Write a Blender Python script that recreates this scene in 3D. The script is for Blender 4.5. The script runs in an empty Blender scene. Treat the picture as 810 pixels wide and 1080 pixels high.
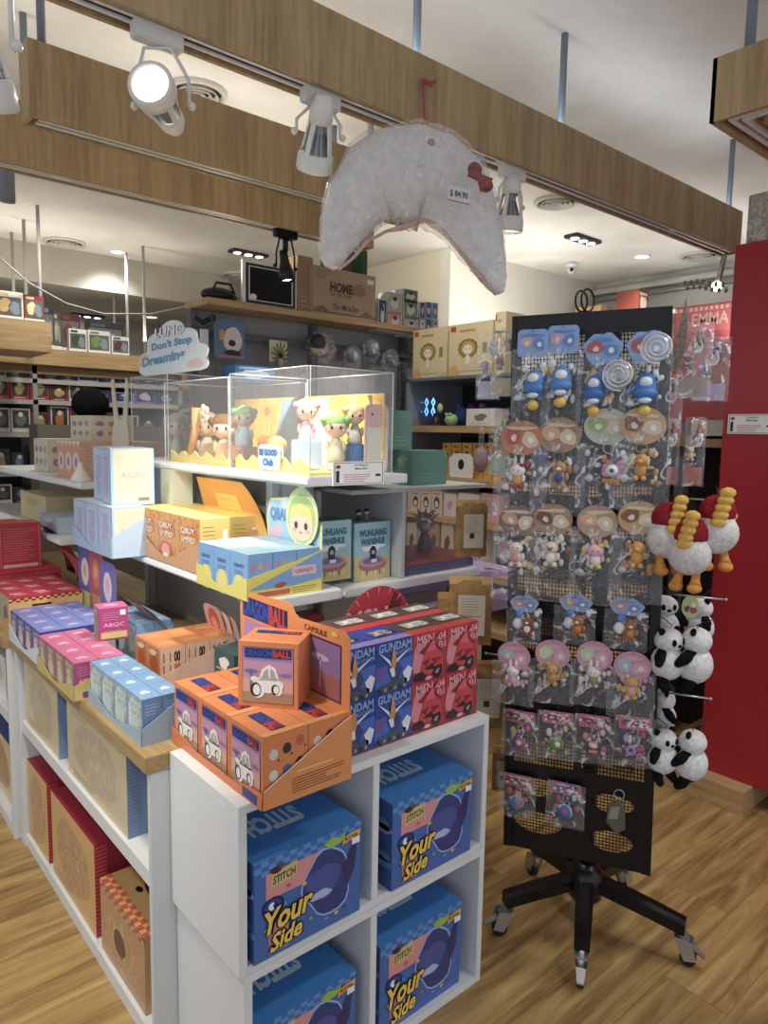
import bpy, bmesh, math, random
from mathutils import Vector, Matrix, noise
random.seed(7)
SC = bpy.context.scene
COL = SC.collection
PI = math.pi

# ------------------------------------------------------------------ camera
CF, CPT, CRO, CYA, CH = 753.0, math.radians(6.43), math.radians(1.02), math.radians(49.29), 1.55
_up = Vector((math.sin(CRO)*math.cos(CPT), -math.cos(CRO)*math.cos(CPT), -math.sin(CPT)))
_h = (Vector((0, 0, 1)) - _up*_up.z).normalized()
_r = _h.cross(_up)
if _r.x < 0: _r = -_r
_yb = PI/2 - CYA
_X = math.cos(CYA)*_h + math.sin(CYA)*_r
_Y = math.cos(_yb)*_h - math.sin(_yb)*_r
CM = Matrix((_X, _Y, _up))            # camera (x right, y down, z forward) -> world
CC = Vector((0, 0, CH))
def ray(px, py): return CM @ Vector((px-405, py-540, CF))
def at(px, py, ax, c):
    d = ray(px, py); i = 'XYZ'.index(ax)
    return CC + d*((c-CC[i])/d[i])
def onplane(px, py, o, n):
    d = ray(px, py); return CC + d*((o-CC).dot(n)/d.dot(n))
def pxz(x, y, py, lo=0.0, hi=3.0):
    "height at which the vertical line through (x, y) crosses picture row py"
    for _ in range(40):
        m = (lo+hi)/2; q = CM.transposed() @ (Vector((x, y, m))-CC)
        if 540+CF*q.y/q.z > py: lo = m
        else: hi = m
    return lo
cam = bpy.data.cameras.new('camera'); co = bpy.data.objects.new('camera', cam); COL.objects.link(co)
cam.sensor_fit = 'VERTICAL'; cam.sensor_height = 24.0; cam.lens = CF/1080*24.0; cam.clip_start = .05
R = Matrix((CM @ Vector((1, 0, 0)), CM @ Vector((0, -1, 0)), CM @ Vector((0, 0, -1)))).transposed()
co.matrix_world = Matrix.Translation(CC) @ R.to_4x4()
SC.camera = co

# ------------------------------------------------------------------ materials
def lin(h):
    if isinstance(h, str):
        h = h.lstrip('#'); h = [int(h[i:i+2], 16)/255 for i in (0, 2, 4)]
    r = [(c/12.92 if c <= .04045 else ((c+.055)/1.055)**2.4) for c in h]; g = .2126*r[0]+.7152*r[1]+.0722*r[2]
    return tuple(g*DESAT+c*(1-DESAT) for c in r)
DESAT = .17
_mats = {}
def m(col, rough=.5, metal=0.0, emit=0.0, spec=.4):
    k = (col, rough, metal, emit, spec)
    if k in _mats: return _mats[k]
    mt = bpy.data.materials.new('paint_%s' % str(col).strip('#')); mt.use_nodes = True
    b = mt.node_tree.nodes['Principled BSDF']; c = lin(col)
    b.inputs['Base Color'].default_value = (*c, 1); b.inputs['Roughness'].default_value = rough
    b.inputs['Metallic'].default_value = metal; b.inputs['Specular IOR Level'].default_value = spec
    if emit: b.inputs['Emission Color'].default_value = (*c, 1); b.inputs['Emission Strength'].default_value = emit
    _mats[k] = mt; return mt
def nodes(name):
    mt = bpy.data.materials.new(name); mt.use_nodes = True; nt = mt.node_tree
    return mt, nt, nt.nodes['Principled BSDF'], (lambda t: nt.nodes.new(t)), nt.links.new
def ramp(nt, stops, interp='LINEAR'):
    r = nt.nodes.new('ShaderNodeValToRGB'); e = r.color_ramp.elements; r.color_ramp.interpolation = interp
    while len(e) > 1: e.remove(e[-1])
    e[0].position = stops[0][0]; e[0].color = (*lin(stops[0][1]), 1)
    for p, c in stops[1:]:
        q = e.new(p); q.color = (*lin(c), 1)
    return r
def m_art(name, cols, scale=30, rough=.4, dist=1.0):
    "printed artwork of soft mixed colours"
    k = ('art', name)
    if k in _mats: return _mats[k]
    mt, nt, b, N, L = nodes(name)
    tc = N('ShaderNodeTexCoord'); n = N('ShaderNodeTexNoise'); n.inputs['Scale'].default_value = scale
    n.inputs['Detail'].default_value = 3; n.inputs['Distortion'].default_value = dist
    L(tc.outputs['Object'], n.inputs['Vector'])
    st = [(.28+.44*i/(len(cols)-1), c) for i, c in enumerate(cols)]
    r = ramp(nt, st, 'LINEAR'); L(n.outputs['Fac'], r.inputs[0]); L(r.outputs[0], b.inputs['Base Color'])
    b.inputs['Roughness'].default_value = rough
    _mats[k] = mt; return mt
def m_wood(name, c0, c1, c2, axis='Z', scale=1.0, rough=.5):
    mt, nt, b, N, L = nodes(name)
    tc = N('ShaderNodeTexCoord'); mp = N('ShaderNodeMapping')
    s = [38*scale]*3; s['XYZ'.index(axis)] = 2.2*scale
    mp.inputs['Scale'].default_value = s
    n = N('ShaderNodeTexNoise'); n.inputs['Scale'].default_value = 2.0; n.inputs['Detail'].default_value = 5; n.inputs['Roughness'].default_value = .65
    n2 = N('ShaderNodeTexNoise'); n2.inputs['Scale'].default_value = .35; n2.inputs['Detail'].default_value = 2
    L(tc.outputs['Object'], mp.inputs[0]); L(mp.outputs[0], n.inputs['Vector']); L(mp.outputs[0], n2.inputs['Vector'])
    ad = N('ShaderNodeMath'); ad.operation = 'MULTIPLY_ADD'; ad.inputs[1].default_value = .6
    L(n2.outputs['Fac'], ad.inputs[0]); L(n.outputs['Fac'], ad.inputs[2])
    sb = N('ShaderNodeMath'); sb.operation = 'SUBTRACT'; sb.inputs[1].default_value = .3; L(ad.outputs[0], sb.inputs[0])
    r = ramp(nt, [(.3, c0), (.5, c1), (.72, c2)]); L(sb.outputs[0], r.inputs[0]); L(r.outputs[0], b.inputs['Base Color'])
    b.inputs['Roughness'].default_value = rough
    return mt
def m_floor():
    mt, nt, b, N, L = nodes('vinyl_plank_floor')
    tc = N('ShaderNodeTexCoord')
    br = N('ShaderNodeTexBrick'); br.offset = .37; br.inputs['Scale'].default_value = 1; br.inputs['Brick Width'].default_value = 1.15
    br.inputs['Row Height'].default_value = .18; br.inputs['Mortar Size'].default_value = .0012; br.inputs['Mortar Smooth'].default_value = .3
    br.inputs['Color1'].default_value = (.2, .2, .2, 1); br.inputs['Color2'].default_value = (.8, .8, .8, 1); br.inputs['Mortar'].default_value = (.5, .5, .5, 1)
    L(tc.outputs['Object'], br.inputs['Vector'])
    mp = N('ShaderNodeMapping'); mp.inputs['Scale'].default_value = (1.3, 15, 1)
    L(tc.outputs['Object'], mp.inputs[0])
    mx = N('ShaderNodeVectorMath'); mx.operation = 'MULTIPLY_ADD'; mx.inputs[1].default_value = (3, 7, 5)
    L(br.outputs['Color'], mx.inputs[0]); L(mp.outputs[0], mx.inputs[2])
    n = N('ShaderNodeTexNoise'); n.inputs['Scale'].default_value = 1.0; n.inputs['Detail'].default_value = 6; n.inputs['Roughness'].default_value = .62; n.inputs['Distortion'].default_value = 1.5
    L(mx.outputs[0], n.inputs['Vector'])
    r = ramp(nt, [(.28, '#6c4e24'), (.43, '#967238'), (.55, '#b08c48'), (.72, '#c6a660')]); L(n.outputs['Fac'], r.inputs[0])
    mr = N('ShaderNodeMixRGB'); mr.blend_type = 'MULTIPLY'; mr.inputs[0].default_value = .75
    rr = ramp(nt, [(0, '#ffffff'), (1, '#b8a890')]); L(br.outputs['Fac'], rr.inputs[0])
    L(r.outputs[0], mr.inputs[1]); L(rr.outputs[0], mr.inputs[2]); L(mr.outputs[0], b.inputs['Base Color'])
    b.inputs['Roughness'].default_value = .42
    return mt
def m_plaster(name, col, col2, sc=1.2):
    mt, nt, b, N, L = nodes(name)
    tc = N('ShaderNodeTexCoord'); n = N('ShaderNodeTexNoise'); n.inputs['Scale'].default_value = sc; n.inputs['Detail'].default_value = 5
    L(tc.outputs['Object'], n.inputs['Vector']); r = ramp(nt, [(.35, col2), (.6, col)]); L(n.outputs['Fac'], r.inputs[0])
    L(r.outputs[0], b.inputs['Base Color']); b.inputs['Roughness'].default_value = .8
    return mt
def m_plastic(name, base=.1, rough=.12, tint='#ffffff', bump=0.0, bscale=60, edge=.5, white=.0, metal=.3):
    "clear sheet: mostly transparent, shiny, with whitened noise patches for highlights"
    mt = bpy.data.materials.new(name); mt.use_nodes = True; nt = mt.node_tree; nt.nodes.clear(); N = nt.nodes.new; L = nt.links.new
    o = N('ShaderNodeOutputMaterial'); tr = N('ShaderNodeBsdfTransparent'); tr.inputs[0].default_value = (*lin(tint), 1)
    gl = N('ShaderNodeBsdfPrincipled'); gl.inputs['Base Color'].default_value = (.9, .92, .95, 1); gl.inputs['Roughness'].default_value = rough
    gl.inputs['Specular IOR Level'].default_value = 1.0; gl.inputs['Metallic'].default_value = metal
    lw = N('ShaderNodeLayerWeight'); lw.inputs[0].default_value = .35
    ma = N('ShaderNodeMath'); ma.operation = 'MULTIPLY_ADD'; ma.inputs[1].default_value = edge; ma.inputs[2].default_value = base
    L(lw.outputs['Facing'], ma.inputs[0]); fac = ma.outputs[0]
    if bump or white:
        tc = N('ShaderNodeTexCoord'); n = N('ShaderNodeTexNoise'); n.inputs['Scale'].default_value = bscale; n.inputs['Detail'].default_value = 2; n.inputs['Distortion'].default_value = 3.2
        L(tc.outputs['Object'], n.inputs['Vector'])
    if bump:
        bp = N('ShaderNodeBump'); bp.inputs['Strength'].default_value = bump; bp.inputs['Distance'].default_value = .01
        L(n.outputs['Fac'], bp.inputs['Height']); L(bp.outputs[0], gl.inputs['Normal'])
    if white:
        r = ramp(nt, [(.58, '#000000'), (.68, '#ffffff')]); L(n.outputs['Fac'], r.inputs[0])
        m2 = N('ShaderNodeMath'); m2.operation = 'MULTIPLY_ADD'; m2.inputs[1].default_value = white  # crinkle highlights put in as whiter patches
        L(r.outputs[0], m2.inputs[0]); L(fac, m2.inputs[2]); fac = m2.outputs[0]
    mx = N('ShaderNodeMixShader'); L(fac, mx.inputs[0]); L(tr.outputs[0], mx.inputs[1]); L(gl.outputs[0], mx.inputs[2]); L(mx.outputs[0], o.inputs[0])
    return mt
def m_fuzz(name, col, col2, scale=90):
    mt, nt, b, N, L = nodes(name)
    tc = N('ShaderNodeTexCoord'); n = N('ShaderNodeTexNoise'); n.inputs['Scale'].default_value = scale; n.inputs['Detail'].default_value = 4
    L(tc.outputs['Object'], n.inputs['Vector']); r = ramp(nt, [(.3, col2), (.7, col)]); L(n.outputs['Fac'], r.inputs[0]); L(r.outputs[0], b.inputs['Base Color'])
    bp = N('ShaderNodeBump'); bp.inputs['Strength'].default_value = .5; bp.inputs['Distance'].default_value = .004; L(n.outputs['Fac'], bp.inputs['Height']); L(bp.outputs[0], b.inputs['Normal'])
    b.inputs['Roughness'].default_value = .95; b.inputs['Specular IOR Level'].default_value = .1
    return mt
WHITE = m('#d6d9d9', .35); WHITE2 = m('#cbcfcf', .4)
OAK = m_wood('oak_veneer', '#987a4c', '#ab8e5c', '#b99c6a', 'Z')
OAKX = m_wood('oak_board', '#9c7c4c', '#b08f5c', '#bfa070', 'X')
OAKY = m_wood('oak_worktop', '#8f7444', '#a58850', '#b39860', 'Y')
BLACK = m('#0c0c0e', .35); DARK = m('#1b1b1e', .6); METAL = m('#b9bcc0', .35, .8); PIPE = m('#76828f', .5)
BAG = m_plastic('clear_crinkled_bag', .05, .1, bump=.9, bscale=13, edge=.30, white=.5)
BAG2 = m_plastic('clear_crinkled_bag_large', .10, .12, bump=.8, bscale=26, edge=.32, white=.30)
ACR = m_plastic('clear_acrylic', .02, .03, edge=.16)
ACRE = m('#dfe6ea', .2)

# ------------------------------------------------------------------ mesh builder
_txt = {}
def glyphs(s, bold=.02, shear=0.0):
    k = (s, bold, shear)
    if k in _txt: return _txt[k]
    c = bpy.data.curves.new('t', 'FONT'); c.body = s; c.resolution_u = 2; c.offset = bold; c.shear = shear; c.fill_mode = 'FRONT'
    o = bpy.data.objects.new('t', c); COL.objects.link(o)
    dg = bpy.context.evaluated_depsgraph_get(); dg.update()
    me = bpy.data.meshes.new_from_object(o.evaluated_get(dg))
    vs = [tuple(v.co) for v in me.vertices]; fs = [tuple(p.vertices) for p in me.polygons]
    bpy.data.objects.remove(o); bpy.data.curves.remove(c); bpy.data.meshes.remove(me)
    xs = [v[0] for v in vs] or [0, 1]; ys = [v[1] for v in vs] or [0, 1]
    x0, x1, y0, y1 = min(xs), max(xs), min(ys), max(ys)
    vs = [((v[0]-x0)/max(x1-x0, 1e-6), (v[1]-y0)/max(y1-y0, 1e-6)) for v in vs]
    _txt[k] = (vs, fs); return _txt[k]
_plate = {}
class MB:
    def __init__(s, T=None): s.v = []; s.f = []; s.mi = []; s.sm = []; s.mats = []; s.T = T or Matrix()
    def _m(s, mt):
        if mt not in s.mats: s.mats.append(mt)
        return s.mats.index(mt)
    def add(s, vs, fs, mt, smooth=False):
        b = len(s.v); s.v += [s.T @ Vector(v) for v in vs]; i = s._m(mt)
        for f in fs: s.f.append([b+j for j in f]); s.mi.append(i); s.sm.append(smooth)
        return s
    def box(s, x0, x1, y0, y1, z0, z1, mt, mats=None):
        vs = [(x, y, z) for z in (z0, z1) for y in (y0, y1) for x in (x0, x1)]
        fs = [(0, 2, 3, 1), (4, 5, 7, 6), (0, 1, 5, 4), (2, 6, 7, 3), (0, 4, 6, 2), (1, 3, 7, 5)]  # bottom top front back left right
        if mats is None: return s.add(vs, fs, mt)
        for k, f in zip(('bottom', 'top', 'front', 'back', 'left', 'right'), fs): s.add(vs, [f], mats.get(k, mt))
        return s
    def bbox(s, x0, x1, y0, y1, z0, z1, mt, c=.003):
        "box with chamfered edges"
        bm = bmesh.new(); bmesh.ops.create_cube(bm, size=1)
        for v in bm.verts: v.co = Vector((x0+(v.co.x+.5)*(x1-x0), y0+(v.co.y+.5)*(y1-y0), z0+(v.co.z+.5)*(z1-z0)))
        bmesh.ops.bevel(bm, geom=bm.edges[:], offset=c, segments=2, affect='EDGES')
        bm.verts.index_update(); s.add([v.co[:] for v in bm.verts], [[v.index for v in f.verts] for f in bm.faces], mt); bm.free(); return s
    def tube(s, pts, r, mt, n=8, cap=True, closed=False):
        pts = [Vector(p) for p in pts]; rs = r if isinstance(r, (list, tuple)) else [r]*len(pts)
        vs = []; fs = []; L = len(pts); up = None
        for i, p in enumerate(pts):
            if closed: t = pts[(i+1) % L]-pts[i-1]
            else: t = pts[min(i+1, L-1)]-pts[max(i-1, 0)]
            t = t.normalized() if t.length > 1e-9 else Vector((0, 0, 1))
            if up is None: up = Vector((0, 0, 1)) if abs(t.z) < .9 else Vector((1, 0, 0))
            a = up - t*up.dot(t)
            if a.length < 1e-6: a = t.orthogonal()
            a.normalize(); up = a; b = t.cross(a)
            for k in range(n):
                an = 2*PI*k/n; vs.append(p+(a*math.cos(an)+b*math.sin(an))*rs[i])
        for i in range(L if closed else L-1):
            j = (i+1) % L
            for k in range(n): fs.append((i*n+k, i*n+(k+1) % n, j*n+(k+1) % n, j*n+k))
        if cap and not closed: fs.append(tuple(range(n-1, -1, -1))); fs.append(tuple((L-1)*n+k for k in range(n)))
        return s.add(vs, fs, mt, True)
    def cyl(s, p0, p1, r, mt, n=12): 
        b = len(s.f); s.tube([p0, p1], r, mt, n); return s
    def lathe(s, prof, mt, c=(0, 0, 0), n=24, A=None, smooth=True):
        "profile of (radius, height) turned about local z; A orients it"
        vs = []; fs = []; A = A or Matrix.Identity(3); c = Vector(c)
        for r, z in prof:
            for k in range(n): an = 2*PI*k/n; vs.append(c+A @ Vector((r*math.cos(an), r*math.sin(an), z)))
        for i in range(len(prof)-1):
            for k in range(n): fs.append((i*n+k, i*n+(k+1) % n, (i+1)*n+(k+1) % n, (i+1)*n+k))
        return s.add(vs, fs, mt, smooth)
    def ball(s, c, r, mt, n=12, A=None, disp=0.0, fr=40):
        rx, ry, rz = (r, r, r) if not isinstance(r, (list, tuple)) else r
        A = A or Matrix.Identity(3); c = Vector(c); vs = []; fs = []; mm = max(4, n//2+1)
        for i in range(mm+1):
            ph = PI*i/mm
            for k in range(n):
                an = 2*PI*k/n; p = Vector((rx*math.sin(ph)*math.cos(an), ry*math.sin(ph)*math.sin(an), rz*math.cos(ph)))
                if disp: p *= 1+disp*noise.noise((p+c)*fr)
                vs.append(c+A @ p)
        for i in range(mm):
            for k in range(n): fs.append((i*n+k, (i+1)*n+k, (i+1)*n+(k+1) % n, i*n+(k+1) % n))
        return s.add(vs, fs, mt, True)
    def torus(s, c, R_, r, mt, A=None, n=20, k=8):
        A = A or Matrix.Identity(3); c = Vector(c)
        return s.tube([c+A @ Vector((R_*math.cos(2*PI*i/n), 0, R_*math.sin(2*PI*i/n))) for i in range(n)], r, mt, k, closed=True)
    def plate(s, loops, O, U, V, th, mt, side=None, back=None):
        "flat shape with outline loops[0] and holes loops[1:], in the plane O + u U + v V, with thickness"
        O, U, V = Vector(O), Vector(U), Vector(V); Nn = U.cross(V).normalized()
        key = repr(loops)
        if key not in _plate:
            c = bpy.data.curves.new('p', 'CURVE'); c.dimensions = '2D'; c.fill_mode = 'BOTH'
            for lp in loops:
                sp = c.splines.new('POLY'); sp.points.add(len(lp)-1); sp.use_cyclic_u = True
                for q, (a, b) in zip(sp.points, lp): q.co = (a, b, 0, 1)
            o = bpy.data.objects.new('p', c); COL.objects.link(o); dg = bpy.context.evaluated_depsgraph_get(); dg.update()
            me = bpy.data.meshes.new_from_object(o.evaluated_get(dg))
            _plate[key] = ([tuple(v.co[:2]) for v in me.vertices], [tuple(p.vertices) for p in me.polygons])
            bpy.data.objects.remove(o); bpy.data.curves.remove(c); bpy.data.meshes.remove(me)
        vs, fs = _plate[key]
        P = lambda a, b, d: O+U*a+V*b+Nn*d
        s.add([P(a, b, th/2) for a, b in vs], fs, mt); s.add([P(a, b, -th/2) for a, b in vs], [f[::-1] for f in fs], back or mt)
        for lp in loops:
            n = len(lp); s.add([P(a, b, d) for d in (-th/2, th/2) for a, b in lp], [(i, (i+1) % n, n+(i+1) % n, n+i) for i in range(n)], side or mt)
        return s
    def face(s, O, U, V): return Face(s, O, U, V)
    def build(s, name, parent=None, loc=None, rot=0, label=None, cat=None, group=None, kind=None):
        if parent is None and loc is None and kind is None and s.v:
            a = [min(v[i] for v in s.v) for i in range(3)]; c = [max(v[i] for v in s.v) for i in range(3)]
            loc = Vector(((a[0]+c[0])/2, (a[1]+c[1])/2, a[2])); s.v = [v-loc for v in s.v]
        me = bpy.data.meshes.new(name); me.from_pydata([v[:] for v in s.v], [], s.f)
        for mt in s.mats: me.materials.append(mt)
        me.polygons.foreach_set('material_index', s.mi); me.polygons.foreach_set('use_smooth', s.sm); me.update()
        o = bpy.data.objects.new(name, me); COL.objects.link(o)
        if parent: o.parent = parent
        if loc is not None: o.location = loc
        if rot: o.rotation_euler = (0, 0, rot) if not isinstance(rot, (tuple, list)) else rot
        if label: o['label'] = label
        if cat: o['category'] = cat
        if group: o['group'] = group
        if kind: o['kind'] = kind
        return o
UNREADABLE = ('KAFEI', 'BLIND BOX', 'MOLI', 'MOLLY', 'SUNNY LEO')   # print too small to read in the photo
class Face:
    "a printed face: u, v run 0..1 over it"
    def __init__(s, mb, O, U, V): s.mb = mb; s.O = Vector(O); s.U = Vector(U); s.V = Vector(V); s.n = s.U.cross(s.V).normalized()
    def P(s, u, v, l): return s.O+s.U*u+s.V*v+s.n*(.0004*l)
    def rect(s, a, b, c, d, mt, l=1): s.mb.add([s.P(a, b, l), s.P(c, b, l), s.P(c, d, l), s.P(a, d, l)], [(0, 1, 2, 3)], mt); return s
    def poly(s, pts, mt, l=1): s.mb.add([s.P(a, b, l) for a, b in pts], [tuple(range(len(pts)))], mt); return s
    def ell(s, cx, cy, rx, ry, mt, l=1, n=20): return s.poly([(cx+rx*math.cos(2*PI*i/n), cy+ry*math.sin(2*PI*i/n)) for i in range(n)], mt, l)
    def blob(s, cx, cy, rx, ry, mt, l=1, seed=1, n=22, amp=.25):
        rr = random.Random(seed); ph = [rr.uniform(0, 6.28) for _ in range(3)]
        f = lambda t: 1+amp*(math.sin(2*t+ph[0])*.5+math.sin(3*t+ph[1])*.35+math.sin(5*t+ph[2])*.25)
        return s.poly([(cx+rx*f(2*PI*i/n)*math.cos(2*PI*i/n), cy+ry*f(2*PI*i/n)*math.sin(2*PI*i/n)) for i in range(n)], mt, l)
    def text(s, t, a, b, c, d, mt, l=3, bold=.02, shear=0.0, rise=0.0):
        if t in UNREADABLE: return s.lines(a, b, c, d, 1, mt, l, 1, .6)
        vs, fs = glyphs(t, bold, shear)
        s.mb.add([s.P(a+(c-a)*x, b+(d-b)*y+rise*x, l) for x, y in vs], fs, mt); return s
    def outlined(s, t, a, b, c, d, mt, mo, l=3, shear=0.0, rise=0.0, w=.012):
        for dx, dy in ((-w, 0), (w, 0), (0, -w), (0, w), (w, -w)): s.text(t, a+dx, b+dy, c+dx, d+dy, mo, l, .05, shear, rise)
        return s.text(t, a, b, c, d, mt, l+2, .03, shear, rise)
    def lines(s, a, b, c, d, n, mt, l=2, seed=0, th=.35):
        rr = random.Random(seed)
        for i in range(n):
            y0 = d-(d-b)*(i+.8)/n; s.rect(a, y0, a+(c-a)*rr.uniform(.6, 1), y0+(d-b)/n*th, mt, l)
        return s
def thing(name, label, cat, loc=(0, 0, 0), rot=0, group=None):
    o = bpy.data.objects.new(name, None); COL.objects.link(o); o.location = loc; o.rotation_euler = (0, 0, rot); o.empty_display_size = .05
    o['label'] = label; o['category'] = cat
    if group: o['group'] = group
    return o
def dup(o, loc, rot=None, label=None, group=None):
    r = o.copy(); COL.objects.link(r); r.location = loc
    if rot is not None: r.rotation_euler = rot if isinstance(rot, (tuple, list)) else (0, 0, rot)
    if label: r['label'] = label
    if group: r['group'] = group
    for ch in list(o.children):
        c = ch.copy(); COL.objects.link(c); c.parent = r
        for g in list(ch.children):
            d = g.copy(); COL.objects.link(d); d.parent = c
    return r
def struct(name, mb, **k): return mb.build(name, kind='structure', **k)
ORD = ['first', 'second', 'third', 'fourth', 'fifth', 'sixth', 'seventh', 'eighth', 'ninth', 'tenth', 'eleventh', 'twelfth', 'thirteenth', 'fourteenth', 'fifteenth', 'sixteenth']
def carton(w, d, h, base, art=None, mats=None, T=None):
    "closed box: x 0..w, y 0..d, z 0..h; front is y=0, left is x=0"
    b = MB(T); b.box(0, w, 0, d, 0, h, base, mats)
    if art: art(b, Face(b, (0, 0, 0), (w, 0, 0), (0, 0, h)), Face(b, (0, d, 0), (0, -d, 0), (0, 0, h)), Face(b, (0, 0, h), (w, 0, 0), (0, d, 0)))
    return b

def W(t): return Matrix.Translation(-t.location)
# ================================================================== setting
ZC = 2.9
struct('floor', MB().box(-2.5, 7, -2.5, 8, -.05, 0, m_floor()))
CEIL = m_plaster('ceiling_paint', '#efeeea', '#dcd9d0', 1.6)
struct('ceiling', MB().box(-2.5, 7, -1.5, 8, ZC, ZC+.05, CEIL))
WALLM = m_plaster('wall_paint', '#dcdad2', '#d2cfc4', 1.0); WALLY = m_plaster('cream_wall_paint', '#dfd6bd', '#d6cbb0', 1.0)
struct('wall_back', MB().box(3.87, 5.86, 3.8, 3.9, 0, ZC, WALLM))
struct('wall_side', MB().box(3.87, 3.97, 3.9, 8, 0, ZC, WALLY))
struct('wall_right', MB().box(5.76, 5.86, -1.5, 3.8, 0, ZC, WALLM))
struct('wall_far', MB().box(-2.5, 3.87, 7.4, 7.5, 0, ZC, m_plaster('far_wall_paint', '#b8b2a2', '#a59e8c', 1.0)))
struct('trim_1', MB().box(5.66, 5.76, 1.0, 3.8, 2.79, 2.83, m('#c9c6bb', .5)).box(5.7, 5.76, 1.0, 3.8, 2.74, 2.76, m('#a9a69c', .5)))
# dropped band of ceiling at the far left
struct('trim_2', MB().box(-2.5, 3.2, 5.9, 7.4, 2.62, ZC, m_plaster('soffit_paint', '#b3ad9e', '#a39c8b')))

def beam(x0, x1, y0, y1, z0, z1, label, pipes, group='wooden lighting beams'):
    t = thing('ceiling_beam', label, 'beam', ((x0+x1)/2, (y0+y1)/2, z0))
    b = MB(W(t)); th = .012
    b.box(x0, x1, y0, y0+th, z0, z1, OAK); b.box(x0, x1, y1-th, y1, z0, z1, OAK); b.box(x0, x0+th, y0+th, y1-th, z0, z1, OAK); b.box(x1-th, x1, y0+th, y1-th, z0, z1, OAK)
    b.box(x0+th, x1-th, y0+th, y1-th, z0+.0352, z1, m_wood('dark_channel', '#4a3420', '#5c4229', '#6b4e32', 'X'))
    b.build('casing', t)
    yc = (y0+y1)/2; W_ = m('#e4e2dc', .3)
    r = MB(W(t)); r.box(x0+.03, x1-.03, yc-.020, yc-.010, z0+.003, z0+.035, W_).box(x0+.03, x1-.03, yc+.008, yc+.018, z0+.003, z0+.035, W_).box(x0+.03, x1-.03, yc-.010, yc+.008, z0+.008, z0+.0349, BLACK)
    k = x0+1.1
    while k < x1-.2: r.box(k, k+.05, yc-.017, yc+.017, z0+.006, z0+.036, W_); k += 1.1
    r.build('lighting_track', t, label='white lighting track let into the underside')
    for px in pipes:
        MB(W(t)).cyl((px, yc, z1), (px, yc, ZC), .012, PIPE).build('hanging_rod', t, label='blue grey steel rod up to the ceiling')
    return t
BY = 1.535
beam(-.4, 3.47, BY, BY+.09, 2.4, 2.585, 'longest oak veneered lighting beam, nearest one, running right across above the plush crescent', (.1, 1.45, 2.13, 3.42))
beam(.6, 2.05, 2.225, 2.315, 2.4, 2.603, 'short oak lighting beam behind the nearest one, its squared left end showing', (.65, 1.85))
beam(-.3, 2.2, 2.665, 2.755, 2.4, 2.605, 'farthest oak lighting beam at upper left, the black spotlight clipped below', (.72, 2.0))
# square frame of beams at upper right
q0 = at(748, 130, 'Z', 2.4)
t = thing('ceiling_beam_frame', 'oak veneered beam frame corner with track lighting, upper right edge', 'beam', (q0.x+.4, q0.y-.5, 2.4))
x0, y1 = q0.x, q0.y; b = MB(W(t)); b.box(x0, x0+.012, y1-1.1, y1, 2.4, 2.565, OAK); b.box(x0, x0+1.3, y1-.012, y1, 2.4, 2.565, OAK)
b.box(x0+.012, x0+.11, y1-1.1, y1-.012, 2.43, 2.565, OAK); b.box(x0+.11, x0+1.3, y1-.11, y1-.012, 2.43, 2.565, OAK)
b.box(x0+.098, x0+.11, y1-1.1, y1-.11, 2.4, 2.43, OAK); b.box(x0+.11, x0+1.3, y1-.11, y1-.098, 2.4, 2.43, OAK); b.build('casing', t)
r = MB(W(t)); w_ = m('#e4e2dc', .3)
r.box(x0+.035, x0+.045, y1-1.1, y1-.035, 2.405, 2.43, w_).box(x0+.06, x0+.07, y1-1.1, y1-.06, 2.405, 2.43, w_).box(x0+.045, x0+.06, y1-1.1, y1-.05, 2.42, 2.4299, BLACK)
r.box(x0+.045, x0+1.3, y1-.045, y1-.035, 2.405, 2.43, w_).box(x0+.07, x0+1.3, y1-.07, y1-.06, 2.405, 2.43, w_).box(x0+.07, x0+1.3, y1-.06, y1-.045, 2.42, 2.4299, BLACK)
r.build('lighting_track', t, label='white track turning the corner')
MB(W(t)).cyl((x0+.10, y1-.05, 2.565), (x0+.10, y1-.05, ZC), .014, PIPE).build('hanging_rod', t, label='blue grey steel rod')
# ducts / rods at the far left
p = at(2, 60, 'Y', 3.3); MB().cyl((p.x, p.y, 2.45), (p.x, p.y, ZC), .03, PIPE).build('ceiling_pipe', label='dark blue grey ceiling pipe at the top left edge', cat='pipe')

# ------------------------------------------------------------------ ceiling fittings
def vent(px, py, r, label):
    c = at(px, py, 'Z', ZC); t = thing('ceiling_vent', label, 'vent', (c.x, c.y, ZC-.02))
    g = m('#c8c4b8', .5); d = m('#3a3833', .7)
    MB().lathe([(r, .0195), (r, .008), (r*.92, 0), (r*.82, .004), (r*.8, .0195)], g, n=28).build('frame', t)
    MB().lathe([(r*.8, .018), (.001, .018)], d, n=24).build('throat', t, label='dark throat behind the rings')
    for k, q in enumerate((.62, .42, .2)):
        MB().lathe([(r*q, .014), (r*(q+.1), -.004), (r*(q+.08), -.006), (r*(q-.03), .012)], g, n=24).build('ring', t)
    return t
vent(68, 255, .15, 'round ringed ceiling air vent with soot marks, upper left'); vent(587, 212, .13, 'round ringed ceiling air vent just beyond the nearest long beam')
vent(738, 269, .14, 'pale round ceiling vent by the red cabinet'); vent(208, 96, .12, 'round ceiling vent half hidden behind the leftmost track spotlight'); vent(250, 289, .12, 'round ceiling vent behind the black framed picture')
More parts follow.
